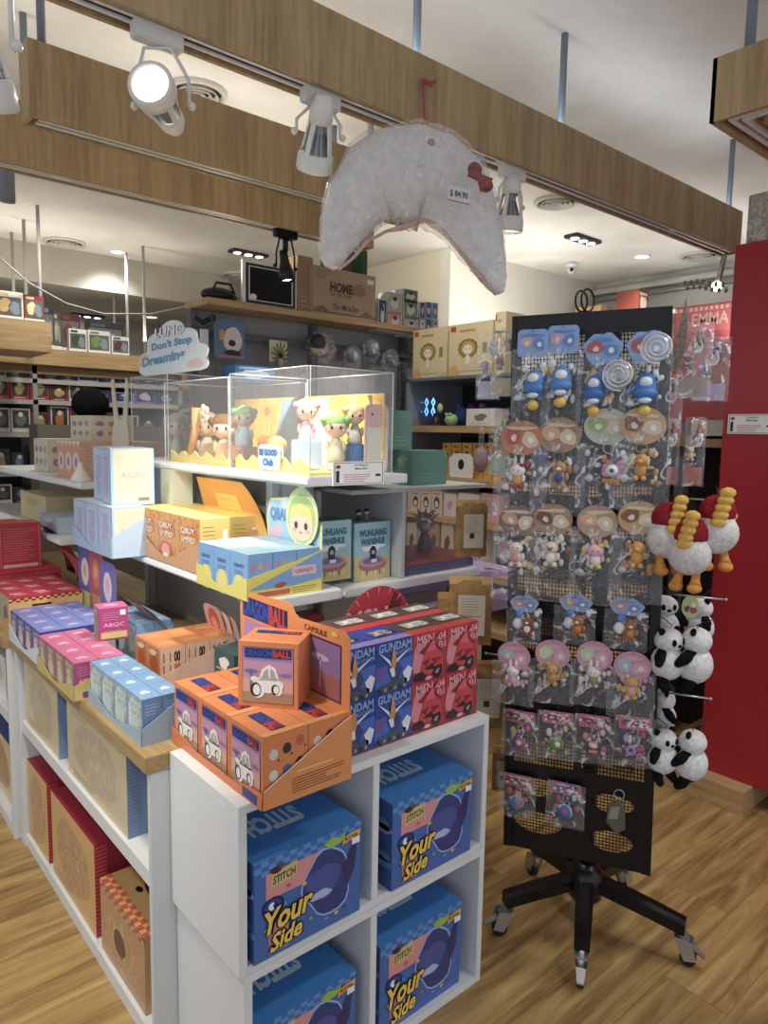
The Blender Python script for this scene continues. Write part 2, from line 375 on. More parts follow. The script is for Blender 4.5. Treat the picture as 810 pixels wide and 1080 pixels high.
def downlight(px, py, r, label, power=25, col=(.85, .92, 1), zc=ZC):
    c = at(px, py, 'Z', zc); t = thing('downlight', label, 'downlight', (c.x, c.y, zc-.01))
    MB().lathe([(r*1.25, .0095), (r*1.25, .002), (r, 0), (r, .0095)], m('#e8e8e4', .4), n=20).build('trim_ring', t)
    MB().lathe([(r, .006), (.001, .006)], m('#f4f8ff', .4, emit=9.0), n=18).build('lamp_face', t, label='glowing face')
    spot(c.x, c.y, zc-.03, c.x, c.y, 0, power, 130, .06, col)
KP = .52
def spot(x, y, z, tx, ty, tz, power, ang, size=.03, col=(1, .93, .82), blend=.6):
    l = bpy.data.lights.new('spot_lamp', 'SPOT'); l.energy = power*KP; l.spot_size = math.radians(ang); l.spot_blend = blend; l.shadow_soft_size = size; l.color = col
    o = bpy.data.objects.new('spot_lamp', l); COL.objects.link(o); o.location = (x, y, z)
    o.rotation_euler = (Vector((tx, ty, tz))-Vector((x, y, z))).to_track_quat('-Z', 'Y').to_euler(); return o
downlight(124, 265, .05, 'round glowing downlight beside the soot marked vent', 60)
downlight(677, 270, .05, 'round glowing downlight above the black rack', 50)
downlight(160, 334, .05, 'small glowing downlight above the cloud shaped sign', 40, zc=2.62)
def triple(px, py, label, n=3, pw=40, zc=ZC):
    c = at(px, py, 'Z', zc); t = thing('recessed_spotlight', label, 'recessed light', (c.x, c.y, zc-.02))
    u = Vector((1, 0, 0)) 
    MB().box(-.05*n, .05*n, -.05, .05, 0, .0199, m('#2a2c30', .5)).build('housing', t)
    for k in range(n):
        x = (k-(n-1)/2)*.095
        MB().lathe([(.03, -.003), (.001, -.003)], m('#eef4ff', .4, emit=12.0 if (k != 1 or n == 3) else 1.0), c=(x, 0, 0), n=14).build('lamp_face', t)
    spot(c.x, c.y, zc-.04, c.x, c.y, 0, pw, 120, .08, (.85, .92, 1))
triple(262, 266, 'three lamp recessed light on the ceiling left of the black spotlight'); triple(615, 251, 'dark two lamp recessed light on the ceiling right of the plush crescent', 3); triple(92, 332, 'far row of three recessed lamps above the cartons on the left bulkhead', zc=2.62)
c = at(603, 277, 'Z', ZC); t = thing('security_camera', 'small white dome camera on the ceiling above the back wall', 'camera', (c.x, c.y, ZC-.09))
MB().lathe([(.001, .09), (.045, .09), (.045, .06), (.03, .05)], m('#d8d8d4', .4), n=18).build('mount', t); MB().ball((0, 0, .04), .038, m('#c4c6c8', .3), 14).build('dome', t); MB().ball((-.025, -.02, .03), .015, BLACK, 10).build('lens', t)

# ------------------------------------------------------------------ track spotlights
def track_spot(px, py, yb, zb, aim, label, name='track_spotlight', black=False, L=.15, lit=True, pw=60, ang=50, target=None, col=(1, .93, .82), ptrack=None):
    yc = yb+.045
    tr = at(*(ptrack or (px, py-45)), 'Y', yc) if not isinstance(ptrack, float) else Vector((ptrack, yc, zb))
    top = Vector((tr.x, yc, zb+.008)); c = at(px, py, 'Y', yc)
    W_ = BLACK if black else m('#dddcd3', .35)
    t = thing(name, label, 'spotlight', c)
    T = W(t); aim = Vector(aim).normalized(); A = aim.to_track_quat('Z', 'X').to_matrix()
    MB(T).bbox(top.x-.055, top.x+.055, yc-.016, yc+.016, zb-.03, zb+.007, W_).build('track_adapter', t)
    side = aim.cross(Vector((0, 0, 1)))
    side = Vector((1, 0, 0)) if side.length < .3 else side.normalized()
    r = .047 if not black else .036
    tp = Vector((top.x, yc, zb-.03)); y = MB(T)
    a = c+side*(r+.01); b_ = c-side*(r+.01); lift = Vector((0, 0, max(.03, (tp.z-c.z)*.45)))
    mid = tp-Vector((0, 0, .004))
    y.tube([a, a+lift, mid+side*.03, mid-side*.03, b_+lift, b_], .0042, W_, 8).ball(a+side*.006, .009, W_, 10).ball(b_-side*.006, .009, W_, 10)
    if black: y.tube([tp+Vector((0, 0, .01)), mid+Vector((0, 0, -.05))], .012, W_, 10)
    y.build('yoke', t)
    h = MB(T)
    if not black:
        h.lathe([(r*.86, L*.28), (r, L*.33), (r*1.02, L*.55), (r*.98, L*.58), (r*.84, L*.58), (r*.82, L*.3)], W_, c, 28, A)
        h.lathe([(.001, -L*.62), (r*.42, -L*.6), (r*.62, -L*.42), (r*.66, -L*.18), (r*.6, -L*.18), (r*.5, -L*.4), (.001, -L*.5)], W_, c, 24, A)
        for k in range(4):
            an = PI/4+k*PI/2; d = A @ Vector((math.cos(an), math.sin(an), 0)); z = A @ Vector((0, 0, 1)); tg = A @ Vector((-math.sin(an), math.cos(an), 0))
            p0, p1 = c+d*r*.62-z*L*.2, c+d*r*.95+z*L*.34
            vs = [p+tg*s_*.006+d*e for p in (p0, p1) for e in (-.004, .002) for s_ in (-1, 1)]
            h.add(vs, [(0, 1, 3, 2), (4, 6, 7, 5), (0, 4, 5, 1), (2, 3, 7, 6), (0, 2, 6, 4), (1, 5, 7, 3)], W_)
    else:
        h.lathe([(.001, -L*.6), (r*.5, -L*.58), (r*.55, -L*.2), (r*.9, L*.15), (r, L*.5), (r*.92, L*.5), (r*.8, L*.2), (.001, L*.1)], W_, c, 26, A)
    h.build('lamp_head', t)
    g = MB(T); g.lathe([(r*.3, -L*.3), (r*.35, -L*.05), (r*.72, L*.34), (r*.76, L*.42)], m('#9aa0a4', .3, .3), c, 24, A)
    for k in range(14):
        an = 2*PI*k/14; d = A @ Vector((math.cos(an), math.sin(an), 0)); z = A @ Vector((0, 0, 1))
        g.tube([c+d*r*.36-z*L*.04, c+d*r*.8+z*L*.32], .0022, m('#70767c', .4), 4)
    bulb = g.build('bulb', t, label='ribbed grey lamp bulb')
    MB(T).lathe([(r*.8, L*.4), (r*.5, L*.44), (.001, L*.455)], m('#fff6e6', .3, emit=14.0 if lit else 1.2), c, 24, A).build('lamp_face', bulb, label='glowing lamp face' if lit else 'frosted lamp face')
    if lit:
        p = c+aim*(L*.6); tg = p+aim if target is None else Vector(target); spot(*p, *tg, pw, ang, .03, col)
    return t
track_spot(172, 112, BY, 2.4, (-.62, -.70, .10), 'large white track spotlight, lit and facing the camera, leftmost whole one', pw=25, ang=70, ptrack=(166, 42))
track_spot(336, 142, BY, 2.4, (.2, .5, -.75), 'white track spotlight left of the plush crescent, unlit side facing the camera', pw=210, ang=62, target=(1.25, 2.1, 1.4), ptrack=(338, 105))
track_spot(538, 215, BY, 2.4, (.05, .1, -1), 'white track spotlight shining straight down just right of the plush crescent', pw=30, ang=80, ptrack=(540, 182))
track_spot(-30, 46, 1.2, 2.4, (.25, .35, -.85), 'partly cut off white spotlight at the top left corner', pw=60, ang=70, ptrack=(-30, 8), target=(.95, 1.9, .9))
track_spot(301, 282, 2.665, 2.4, (.1, -.1, -1), 'small black spotlight hanging from the farthest beam in front of the picture', name='clip_spotlight', black=True, L=.12, pw=25, ang=100, ptrack=(301, 252))
# added spots without fittings, aimed to brighten shelves, floor and rack
spot(.3, 1.58, 2.38, .95, 2.15, 1.1, 110, 75, .05, (1, .94, .82))
spot(-.6, 1.2, 2.8, -.2, 2.6, 0, 170, 95, .08, (1, .95, .85))
spot(1.9, .2, 2.6, 1.9, 1.1, 1.1, 70, 75, .08, (1, .96, .9))
spot(2.6, .1, 2.7, 2.9, .7, 0, 60, 100, .08, (1, .95, .86))
spot(2.9, 3.0, 2.8, 3.6, 5.0, 2.4, 60, 110, .08, (1, .93, .75))
spot(1.4, 4.2, 2.85, 1.2, 5.2, 1.4, 120, 110, .08, (1, .95, .85))
spot(2.2, 2.0, 2.8, 2.6, 2.3, 1.4, 70, 90, .08, (1, .95, .9))
# unseen uplights added to brighten the ceiling, above the beams and farther back
def ceiling_fill(x0, x1, y, z, power, col, parent=None):
    l = bpy.data.lights.new('fill_uplight', 'AREA'); l.shape = 'RECTANGLE'; l.size = x1-x0; l.size_y = .05; l.energy = power; l.color = col
    o = bpy.data.objects.new('fill_uplight', l); COL.objects.link(o); o.location = ((x0+x1)/2, y, z); o.rotation_euler = (PI, 0, 0)
ceiling_fill(-.3, 3.4, BY+.045, 2.59, 3.4, (.85, .92, 1)); ceiling_fill(.7, 2.0, 2.27, 2.61, 1.4, (1, .95, .85)); ceiling_fill(-.2, 2.1, 2.71, 2.61, 2.2, (1, .93, .8))
ceiling_fill(1.5, 3.1, 3.05, 2.2, 9, (1, .92, .76)); ceiling_fill(.4, 2.4, 5.4, 2.2, 9, (1, .92, .78)); ceiling_fill(3.6, 4.6, 3.4, 2.1, 10, (1, .94, .84)); ceiling_fill(4.2, 5.2, 2.2, 2.2, 5, (1, .95, .88))
w = bpy.data.worlds.new('shop_world'); SC.world = w; w.use_nodes = True
w.node_tree.nodes['Background'].inputs[0].default_value = (.82, .88, 1, 1); w.node_tree.nodes['Background'].inputs[1].default_value = 1.0
vs = SC.view_settings; vs.view_transform = 'Standard'; vs.look = 'None'; vs.gamma = 1; vs.use_curve_mapping = False; vs.exposure = -0.08

# red cabinet at the right
RX = 3.04
t = thing('red_cabinet', 'tall glossy red cabinet on a wooden plinth at the right edge', 'cabinet', (RX+.35, .7, 0))
RED = m('#b01c2a', .3)
MB(W(t)).bbox(RX, RX+.7, -.2, 1.365, .10, 2.33, RED, .002).build('body', t)
MB(W(t)).bbox(RX-.09, RX+.6, 1.136, 1.62, 0, .10, m_wood('plinth_wood', '#a8834e', '#bc9660', '#caa671', 'Y'), .002).build('plinth', t, label='pale wooden plinth')
f0 = at(769, 437, 'X', RX); f1 = at(812, 458, 'X', RX)
def price_card(O, U, V, label, name='price_sign'):
    b = MB(); f = Face(b, O, U, V); n = f.n
    b.add([f.P(u, v, l) for l in (2, 12) for u, v in ((0, 0), (1, 0), (1, 1), (0, 1))], [(0, 3, 2, 1), (4, 5, 6, 7), (0, 1, 5, 4), (2, 3, 7, 6), (1, 2, 6, 5), (3, 0, 4, 7)], m('#eef0ee', .3))
    for a, b_, c, d in ((.03, .05, .97, .07), (.03, .93, .97, .95), (.03, .05, .04, .95), (.96, .05, .97, .95)): f.rect(a, b_, c, d, m('#33383c'), 13)
    f.ell(.1, .78, .045, .08, m('#8d3b35'), 13); f.rect(.06, .12, .12, .5, m('#27324a'), 13); f.ell(.09, .55, .035, .08, m('#4a382f'), 13)
    f.rect(.82, .35, .92, .45, m('#22262a'), 13)
    return b, f
b, f = price_card((RX-.001, f0.y, f1.z), (0, f1.y-f0.y-.02, 0), (0, 0, f0.z-f1.z), '')
f.text('Looking for', .38, .78, .66, .87, m('#22262a'), 14); f.text('More info?', .4, .64, .64, .73, m('#22262a'), 14); f.lines(.2, .1, .75, .5, 4, m('#c99a92'), 14)
b.build('price_sign', label='small white notice card stuck on the red cabinet', cat='sign')
# ================================================================== white cube shelf with blue gift boxes
CX0, CX1, CY0, CY1 = .68, 1.45, 1.228, 1.556
def cube_module(x0, x1, z0, z1, label):
    t = thing('cube_shelf', label, 'shelf', ((x0+x1)/2, (CY0+CY1)/2, z0), group=None); T = W(t); th = .02; xm = 1.05
    MB(T).bbox(x0, x0+th, CY0, CY1, z0, z1-th, WHITE, .0012).build('side_panel', t); MB(T).bbox(x1-th, x1, CY0, CY1, z0, z1-th, WHITE, .0012).build('side_panel', t)
    MB(T).bbox(x0, x1, CY0, CY1, z1-th, z1, WHITE, .0012).build('top_panel', t); MB(T).bbox(x0+th, x1-th, CY0, CY1, z0, z0+th, WHITE, .0012).build('bottom_panel', t)
    MB(T).bbox(xm-.01, xm+.01, CY0+.002, CY1, z0+th, z1-th, WHITE, .0012).build('divider', t); MB(T).box(x0+th, x1-th, CY1-.008, CY1-.001, z0+th, z1-th, m('#c4cace', .5)).build('back_panel', t)
cube_module(CX0, CX1, .403, .785, 'upper white two-cell cube shelf standing on an identical one, orange cartons on top')
cube_module(CX0+.012, CX1, 0, .402, 'lower white two-cell cube shelf standing on the wooden floor')
B1, B2, B3 = m('#2f86d8', .35), m('#31599c', .35), m('#4d8fd6', .35)
def art_gift(b, F, Lf, Tp):
    F.rect(0, 0, 1, 1, m('#3f68b0', .35), 1)
    rr = random.Random(3)
    for i in range(16):
        for j in range(3):
            if (i+j) % 2: F.rect(i/16, 1-.05*(j+1), (i+1)/16, 1-.05*j, m('#2f66b4' if (i*j) % 2 else '#4b92d0', .35), 2)
    for k in range(24): F.ell(rr.random()*.9+.05, rr.random()*.8+.05, .02, .02, m(rr.choice(['#5d8fd0', '#38509a', '#49a0d6', '#5a63a8']), .35), 2, 8)
    F.rect(.10, .60, .62, .86, m('#d98c88', .35), 3).rect(.12, .04, .3, .34, m('#c87f8c', .35), 3)
    F.poly([(.14, .70), (.37, .73), (.38, .88), (.15, .85)], m('#c9b669', .35), 4); F.text('STITCH', .16, .73, .36, .81, m('#2a2330', .4), 5, shear=.1, rise=.02)
    F.ell(.19, .87, .05, .035, m('#4a3226', .35), 5).ell(.24, .89, .03, .02, m('#7a4a30', .35), 6)
    F.ell(.16, .52, .10, .09, m('#1c2f6b', .35), 4).ell(.16, .52, .075, .068, m('#2b4790', .35), 5).ell(.15, .52, .03, .04, m('#dfe9f6', .35), 6).ell(.18, .52, .02, .03, m('#1c2f6b', .35), 7)
    # plain blue abstract shape in place of the printed character
    F.blob(.66, .50, .24, .34, m('#93b6e6', .35), 4, 5, amp=.22).blob(.66, .50, .225, .32, m('#37407e', .35), 5, 5, amp=.22).blob(.62, .52, .15, .2, m('#4a549a', .35), 6, 8).poly([(.80, .55), (.97, .90), (.93, .5), (.86, .35)], m('#3a3568', .35), 6)
    F.blob(.60, .40, .09, .05, m('#a9b9dc', .35), 7, 3)
    F.poly([(.62, .90), (.70, .96), (.78, .92), (.85, .97), (.8, .86), (.70, .84)], m('#8cb83e', .35), 7).poly([(.80, .82), (.98, .86), (.99, .93), (.82, .90)], m('#e0a51f', .35), 8); F.text('BUTTER', .83, .85, .96, .89, m('#3a2a18', .4), 9)
    F.rect(.90, .78, .98, .85, m('#e8e8e8', .3), 9)
    F.outlined('Your', .08, .24, .52, .48, m('#eac52d', .35), m('#2a2318', .4), 8, shear=.25, rise=.07); F.outlined('Side', .13, .05, .42, .23, m('#eac52d', .35), m('#2a2318', .4), 8, shear=.25, rise=.05)
    for k, (x, y) in enumerate(((.44, .6), (.3, .66), (.5, .2), (.75, .12), (.42, .47), (.1, .3))): F.ell(x, y, .022, .02, m(('#d7b43a', '#c8547a', '#79a03c')[k % 3], .35), 7, 8)
    Lf.rect(0, 0, 1, 1, m('#2b4f90', .35), 1)
    for k in range(14): Lf.blob(rr.random()*.8+.1, rr.random()*.7+.05, .12, .06, m(rr.choice(['#3d6ab2', '#274a86', '#3f7fb0', '#7e8ec2']), .35), 2, k)
    Lf.text('Your', .3, .66, .8, .86, m('#b08f2e', .4), 4, shear=.2); Lf.text('Side', .35, .52, .75, .66, m('#b08f2e', .4), 4, shear=.2)
    Tp.rect(0, 0, 1, 1, m('#2f86d4', .35), 1); Tp.text('STITCH', .68, .62, .18, .34, m('#c6dff2', .35), 2, bold=.05)
def gift(w, h, x, y, z, label, first=[None]):
    o = carton(w, .26, h, m('#2f76c6', .35), art_gift).build('gift_box', loc=(x, y, z), label=label, cat='gift box', group='large blue gift boxes'); return o
gift(.285, .225, .712, CY0-.006+.0, .423, 'large blue lettered gift box in the upper left cell of the white cube shelf')
gift(.285, .225, 1.098, CY0-.004, .423, 'large blue lettered gift box in the upper right cell of the white cube shelf')
gift(.285, .225, .724, CY0+.02, .02, 'large blue lettered gift box in the lower left cell, cut off at the bottom')
gift(.295, .245, 1.085, CY0+.018, .02, 'large blue lettered gift box in the lower right cell of the cube shelf')

# ================================================================== left cabinet under the wooden worktop
def worktop(y0, y1, x0, label):
    MB().bbox(x0, 1.39, y0, y1, .742, .783, OAKY, .002).build('worktop', label=label, cat='worktop')
worktop(1.558, 2.79, .622, 'long wooden worktop carrying the rows of small blind boxes, nearest one')
worktop(2.80, 4.6, .60, 'wooden worktop farther back at the left edge carrying the red cartons')
def cabinet(y0, y1, x0, label, ms):
    t = thing('display_cabinet', label, 'cabinet', ((x0+1.2)/2, (y0+y1)/2, 0)); T = W(t)
    MB(T).bbox(x0, 1.39, y0, y0+.018, 0, .741, WHITE2, .001).build('side_panel', t); MB(T).bbox(x0, 1.39, y1-.045, y1, 0, .741, WHITE2, .001).build('side_panel', t)
    MB(T).bbox(x0+.005, 1.2, y0+.018, y1-.045, .44, ms, WHITE, .001).build('middle_shelf', t); MB(T).bbox(x0+.005, 1.2, y0+.018, y1-.045, 0, .045, WHITE, .001).build('bottom_shelf', t)
    MB(T).box(1.2, 1.21, y0+.018, y1-.045, 0, .741, m('#b8bcbe', .5)).build('back_panel', t)
cabinet(1.56, 2.785, .632, 'white open cabinet under the near worktop holding six large art printed boxes', .483)
cabinet(2.805, 4.595, .612, 'white open cabinet at the left edge beyond the near one', .483)
CREAM = '#cdbd93'
PRT = m_art('soft_collage_print', ['#b4b8a0', '#cdbd93', '#c9a48c', '#a8ac8c', '#cbb88e', '#a4a694'], 34, .35, .4)
PRT2 = m_art('warm_collage_print', ['#b87c58', '#cba066', '#c08c68', '#a48658', '#cfae74', '#b07c5c'], 30, .35, .4)
def big(y0, y1, z0, h, edge, base, prt, label, seed, depth=.3):
    w = y1-y0; E_ = m(edge, .4)
    def art(b, F, Lf, Tp):
        Lf.rect(.0, .0, 1, 1, m(base, .35), 1); Lf.blob(.5, .5, .36, .40, prt, 2, seed, amp=.12); Lf.lines(.1, .04, .5, .14, 2, m('#a8987a', .4), 3)
        Lf.text('BLIND BOX', .1, .84, .5, .92, m('#c4a98c', .4), 3)
        F.rect(0, 0, 1, 1, E_, 1)
        for i in range(24): F.rect(.0, i/24, .12, i/24+.02, m('#6f8bb0' if edge.startswith('#6') or edge.startswith('#7') else '#c94a44', .4), 2)
        Tp.rect(0, 0, 1, 1, E_, 1); Tp.text('KAFEI', .35, .75, .65, .85, m(base, .4), 2)
    carton(depth, w, h, E_, art).build('gift_box', loc=(.648, y0, z0), label=label, cat='gift box', group='large gift boxes in the left cabinet')
big(1.75, 2.235, .484, .235, '#7f9fc6', CREAM, PRT, "pale blue edged cream gift box, nearer of two on the cabinet's middle shelf", 3)
big(2.33, 2.72, .484, .235, '#7f9fc6', CREAM, PRT, "pale blue edged cream gift box, farther of two on the cabinet's middle shelf", 5)
big(2.02, 2.44, .046, .29, '#9c1f38', '#cfa45c', PRT2, 'dark red edged gift box, middle of three on the bottom shelf of the left cabinet', 7)
big(2.49, 2.735, .046, .29, '#9c1f38', '#cfa45c', PRT2, 'dark red edged gift box, farthest on the bottom shelf of the left cabinet', 9)
def art_chk(b, F, Lf, Tp):
    Lf.rect(0, 0, 1, 1, m('#b98e62', .35), 1); Lf.blob(.45, .42, .38, .36, PRT2, 2, 3, amp=.15).ell(.45, .45, .13, .17, m('#6b4c3c', .4), 3)
    Lf.rect(0, .9, 1, 1, m('#c4a77c', .4), 4)
    for i in range(18):
        Lf.rect(i/18, .9+.05*(i % 2), (i+1)/18, .95+.05*(i % 2), m('#c04a35', .4), 5); Tp.rect(.05*(i % 2), i/18, .05+.05*(i % 2), (i+1)/18, m('#c04a35', .4), 5)
    Tp.rect(0, 0, 1, 1, m('#c79a58', .4), 1); Tp.ell(.35, .5, .09, .22, m('#5b2a22', .4), 2).text('MOLLY', .31, .66, .39, .36, m('#e9d8b8', .4), 4); Tp.ell(.22, .62, .03, .05, BLACK, 3).ell(.3, .25, .04, .05, BLACK, 3)
carton(.3, .32, .215, m('#c79a58', .4), art_chk).build('gift_box', loc=(.648, 1.655, .046), label='tan gift box with red chequered edge on the bottom shelf of the left cabinet, nearest', cat='gift box')
# far cabinet contents
big(3.0, 3.5, .484, .16, '#d8d6cc', '#e0ddd2', m_art('pale_print', ['#dcdad0', '#c9c6ba', '#e6e2d6'], 20), 'white printed gift box on the middle shelf of the far left cabinet', 4)
big(2.95, 3.4, .046, .25, '#4c5a9c', '#d8c08c', PRT2, 'blue topped tan gift box on the bottom shelf of the far left cabinet', 11)

# ================================================================== counter trays of blind boxes
def tray(N, nx, ny, bw, bd, bh, tcol, label, cat='display tray', low=.035, floor=.002, print_=None, header=None, highx=True, inner=None, rot=0, name='display_tray'):
    "open card tray at near corner N (x, y, z): low lip on the left, sides rising to the right"
    w, l = nx*bw+.006, ny*bd+.006
    t = thing(name, label, cat, N, rot); M_ = m(tcol, .45); I_ = m(inner or tcol, .5); b = MB(); e = .0016
    b.box(0, w, 0, l, 0, floor, M_)
    n = 14; lip = [(i*l/n, low*(.75+.45*math.cos(2*PI*i/n))) for i in range(n+1)]
    b.plate([[(0, 0), (l, 0)]+lip[::-1]], (-e, 0, 0), (0, 1, 0), (0, 0, 1), .0016, M_)
    hi = bh*.98
    for y in (-e, l+e): b.plate([[(0, 0), (w, 0), (w, hi), (w*.9, hi*.93), (0, low*1.2)]], (0, y, 0), (1, 0, 0), (0, 0, 1), .0016, M_)
    b.plate([[(0, 0), (l, 0), (l, hi), (0, hi)]], (w+e, 0, 0), (0, 1, 0), (0, 0, 1), .0016, M_, back=I_)
    if print_: print_(b, Face(b, (0, -e-.001, 0), (w, 0, 0), (0, 0, bh)), Face(b, (-e-.001, l, 0), (0, -l, 0), (0, 0, low)), w, l)
    b.build('tray', t)
    if header: header(t, w, l)
    return t
def grid(N, nx, ny, bw, bd, bh, art, base, desc, group, rot=0, skip=(), name='blind_box', nz=1, z0=.0025, cat='toy box', top=None, wh='its tray'):
    "individual boxes standing in a tray; copies share mesh data"
    src = None; k = 0; c, s_ = math.cos(rot), math.sin(rot)
    for iz in range(nz):
        for j in range(ny):
            for i in range(nx):
                if (i, j, iz) in skip: continue
                x, y = .003+i*bw+.0008, .003+j*bd+.0008
                loc = (N[0]+c*x-s_*y, N[1]+s_*x+c*y, N[2]+z0+iz*bh)
                pos = ('nearest', 'second back', 'third back', 'fourth back', 'fifth back')[j]
                lab = '%s, %s%s of %s' % (desc, pos, (' in the %s row' % ('left', 'second', 'third', 'fourth')[i]) if nx > 1 else '', wh)
                if src is None: src = o = carton(bw-.0016, bd-.0016, bh, base, art).build(name, loc=loc, rot=rot, cat=cat, group=group, label=lab)
                else: o = dup(src, loc, rot, lab, group)
    return src
def card(t, pts, O, U, V, col, deco=None, name='header_card', th=.0025, label=None, back=None):
    b = MB(); b.plate([pts], O, U, V, th, m(col, .4), back=back)
    Nn = Vector(U).cross(Vector(V)).normalized()
    if deco: deco(b, Face(b, Vector(O)+Nn*(th/2), U, V))
    return b.build(name, t, label=label)
def rr(x0, y0, x1, y1, r, n=5):
    return [(cx+r*math.cos(a+PI/2*k/n), cy+r*math.sin(a+PI/2*k/n)) for cx, cy, a in ((x1-r, y0+r, -PI/2), (x1-r, y1-r, 0), (x0+r, y1-r, PI/2), (x0+r, y0+r, PI)) for k in range(n+1)]

# --- orange tray on the cube shelf
OR = m('#e0803c', .35); ORD_ = m('#c96a34', .35)
SUN = m_wood('sunset_print', '#a884b0', '#c98aa0', '#e0a27c', 'X', .25, .35)
def logo(F, a, b, c, d, l=4):
    mid = a+(c-a)*.6; F.rect(a-.01, b-.015, c+.01, d+.015, m('#1d2350', .4), l)
    F.text('DRAGON', a, b, mid, d, m('#2b49a8', .4), l+1, bold=.05); F.text('BALL', mid+.01, b, c, d, m('#c8322c', .4), l+1, bold=.05)
def rover(F, cx, cy, s, l=6):
    w_ = m('#e4e0d6', .35); d = m('#2a2a30', .4); g = m('#a79f9c', .4)
    F.blob(cx, cy-.02*s, .30*s, .16*s, w_, l, 4, amp=.12)
    F.poly([(cx-.18*s, cy+.05*s), (cx-.12*s, cy+.26*s), (cx+.02*s, cy+.36*s), (cx+.16*s, cy+.3*s), (cx+.24*s, cy+.06*s)], w_, l); F.poly([(cx-.13*s, cy+.07*s), (cx-.08*s, cy+.22*s), (cx+.01*s, cy+.29*s), (cx+.03*s, cy+.08*s)], g, l+1); F.poly([(cx+.07*s, cy+.08*s), (cx+.05*s, cy+.29*s), (cx+.13*s, cy+.25*s), (cx+.18*s, cy+.08*s)], g, l+1)
    for x, y, r in ((-.2, -.12, .15), (.2, -.1, .11)): F.ell(cx+x*s, cy+y*s, r*s, r*s*1.05, w_, l+2).ell(cx+(x-.04)*s, cy+y*s, r*s*.75, r*s*.9, d, l+3).ell(cx+(x-.02)*s, cy+y*s, r*s*.5, r*s*.68, w_, l+4)
    F.ell(cx-.28*s, cy+.08*s, .07*s, .05*s, w_, l+2)
def art_or(b, F, Lf, Tp, pic='L'):
    P_, I_ = (Lf, F) if pic == 'L' else (F, Lf)
    P_.rect(0, 0, 1, 1, m('#d9793f', .35), 1).rect(.07, .07, .93, .93, m('#5c3a34', .4), 2).rect(.08, .08, .92, .92, m('#9a84b4', .35), 3).rect(.08, .08, .92, .72, m('#c088a4', .35), 4).rect(.08, .08, .92, .45, m('#d69a86', .35), 5).rect(.08, .08, .92, .24, m('#a8805c', .35), 6)
    P_.ell(.22, .56, .12, .035, m('#7a6aa0', .4), 6).rect(.2, .25, .24, .56, m('#7a6aa0', .4), 6).ell(.8, .52, .1, .03, m('#8a6a9c', .4), 6)
    rover(P_, .5, .38, .82, 8); logo(P_, .12, .79, .88, .9, 8)
    I_.rect(0, 0, 1, 1, m('#d9803e', .35), 1)
    for k, (x, y) in enumerate(((.22, .72), (.52, .76), (.82, .82), (.22, .42), (.52, .45), (.82, .5))):
        I_.ell(x, y, .1, .08, m(('#cfc8bc', '#3a3430', '#c45a44', '#d8d2c6', '#4c6ba0', '#343038')[k], .4), 2, 10).ell(x+.11, y-.1, .02, .02, BLACK, 2, 6)
    Tp.rect(0, 0, 1, 1, m('#dd8242', .35), 1).rect(0, .0, 1, .12, m('#e59a52', .35), 2)
    vs = Face(b, Tp.P(.12, .62, 3), (Tp.U*.76), (Tp.V*.18)); vs2 = Face(b, Tp.P(.28, .78, 3), Tp.V*-.6, Tp.U*.2)
    if pic == 'L': logo(Face(b, Tp.P(.3, .85, 3), Tp.V*-.7, Tp.U*.3), 0, 0, 1, 1, 1)
    else: logo(vs, 0, 0, 1, 1, 1)
DN = (.712, 1.186, .785)
def dr_print(b, F, Lf, w, l):
    F.poly([(0, 0), (1, 0), (1, .96), (.88, .9), (0, .26)], m('#dc8a40', .35), 2); F.lines(.3, .1, .92, .34, 6, m('#6a3418', .4), 3, 2, .3); F.poly([(0, .26), (.88, .9), (1, .96), (1, .975), (.88, .92), (0, .28)], m('#f0d8c0', .4), 4)
    F.lines(.36, .38, .8, .44, 1, m('#f0c060', .4), 3)
    Lf.rect(0, 0, 1, .7, m('#cf7038', .35), 2); Lf.rect(.82, .15, .96, .8, m('#2b3a80', .4), 3)
def dr_header(t, w, l):
    # tall back card seen from the left
    O = (w-.006, 0, 0); l2 = l
    pts = [(-.05, .16), (-.055, .32), (-.04, .338), (.17, .35), (.195, .345), (.21, .328), (.225, .322), (l2-.02, .33), (l2, .315), (l2, .005), (0, .005), (0, .16)]
    def deco(b, F):
        f = Face(b, F.P(0, 0, 0), F.U, F.V); G = lambda a, c: (a, c)
        g = Face(b, f.P(-.035, .277, 2), f.U*.21, f.V*.05); logo(g, 0, 0, 1, 1, 1)
        f.rect(-.03, .16, .20, .268, m('#a47fb0', .35), 1)
        f.rect(.24, .16, .395, .295, m('#4d3558', .4), 1).rect(.245, .165, .39, .29, m('#8d6c9c', .35), 2).rect(.245, .165, .39, .215, m('#a0605c', .35), 3).ell(.315, .25, .035, .008, m('#b8a6c4', .4), 4).rect(.313, .18, .318, .25, m('#b8a6c4', .4), 4)
        Face(b, f.P(.25, .302, 3), f.U*.09, f.V*.013).text('CAPSULE', 0, 0, 1, 1, m('#6a3a24', .4), 1); f.ell(.37, .315, .012, .006, m('#e6b82a', .4), 5)
    card(t, pts, (w-.005, l, 0), (0, -1, 0), (0, 0, 1), '#e0863f', deco)
tray(DN, 2, 3, .109, .139, .15, '#d8763a', 'orange card display tray with a tall back card on the corner of the cube shelf', print_=dr_print, header=dr_header, low=.03)
grid(DN, 2, 3, .109, .139, .148, art_or, OR, 'orange toy vehicle box', 'orange vehicle boxes in the tray', wh='the orange tray')
carton(.137, .115, .148, OR, lambda b, F, L_, T_: art_or(b, F, L_, T_, 'F')).build('blind_box', loc=(.762, 1.372, .936), rot=math.radians(-50), label='single orange toy vehicle box set askew on top of the others in the orange tray', cat='toy box')

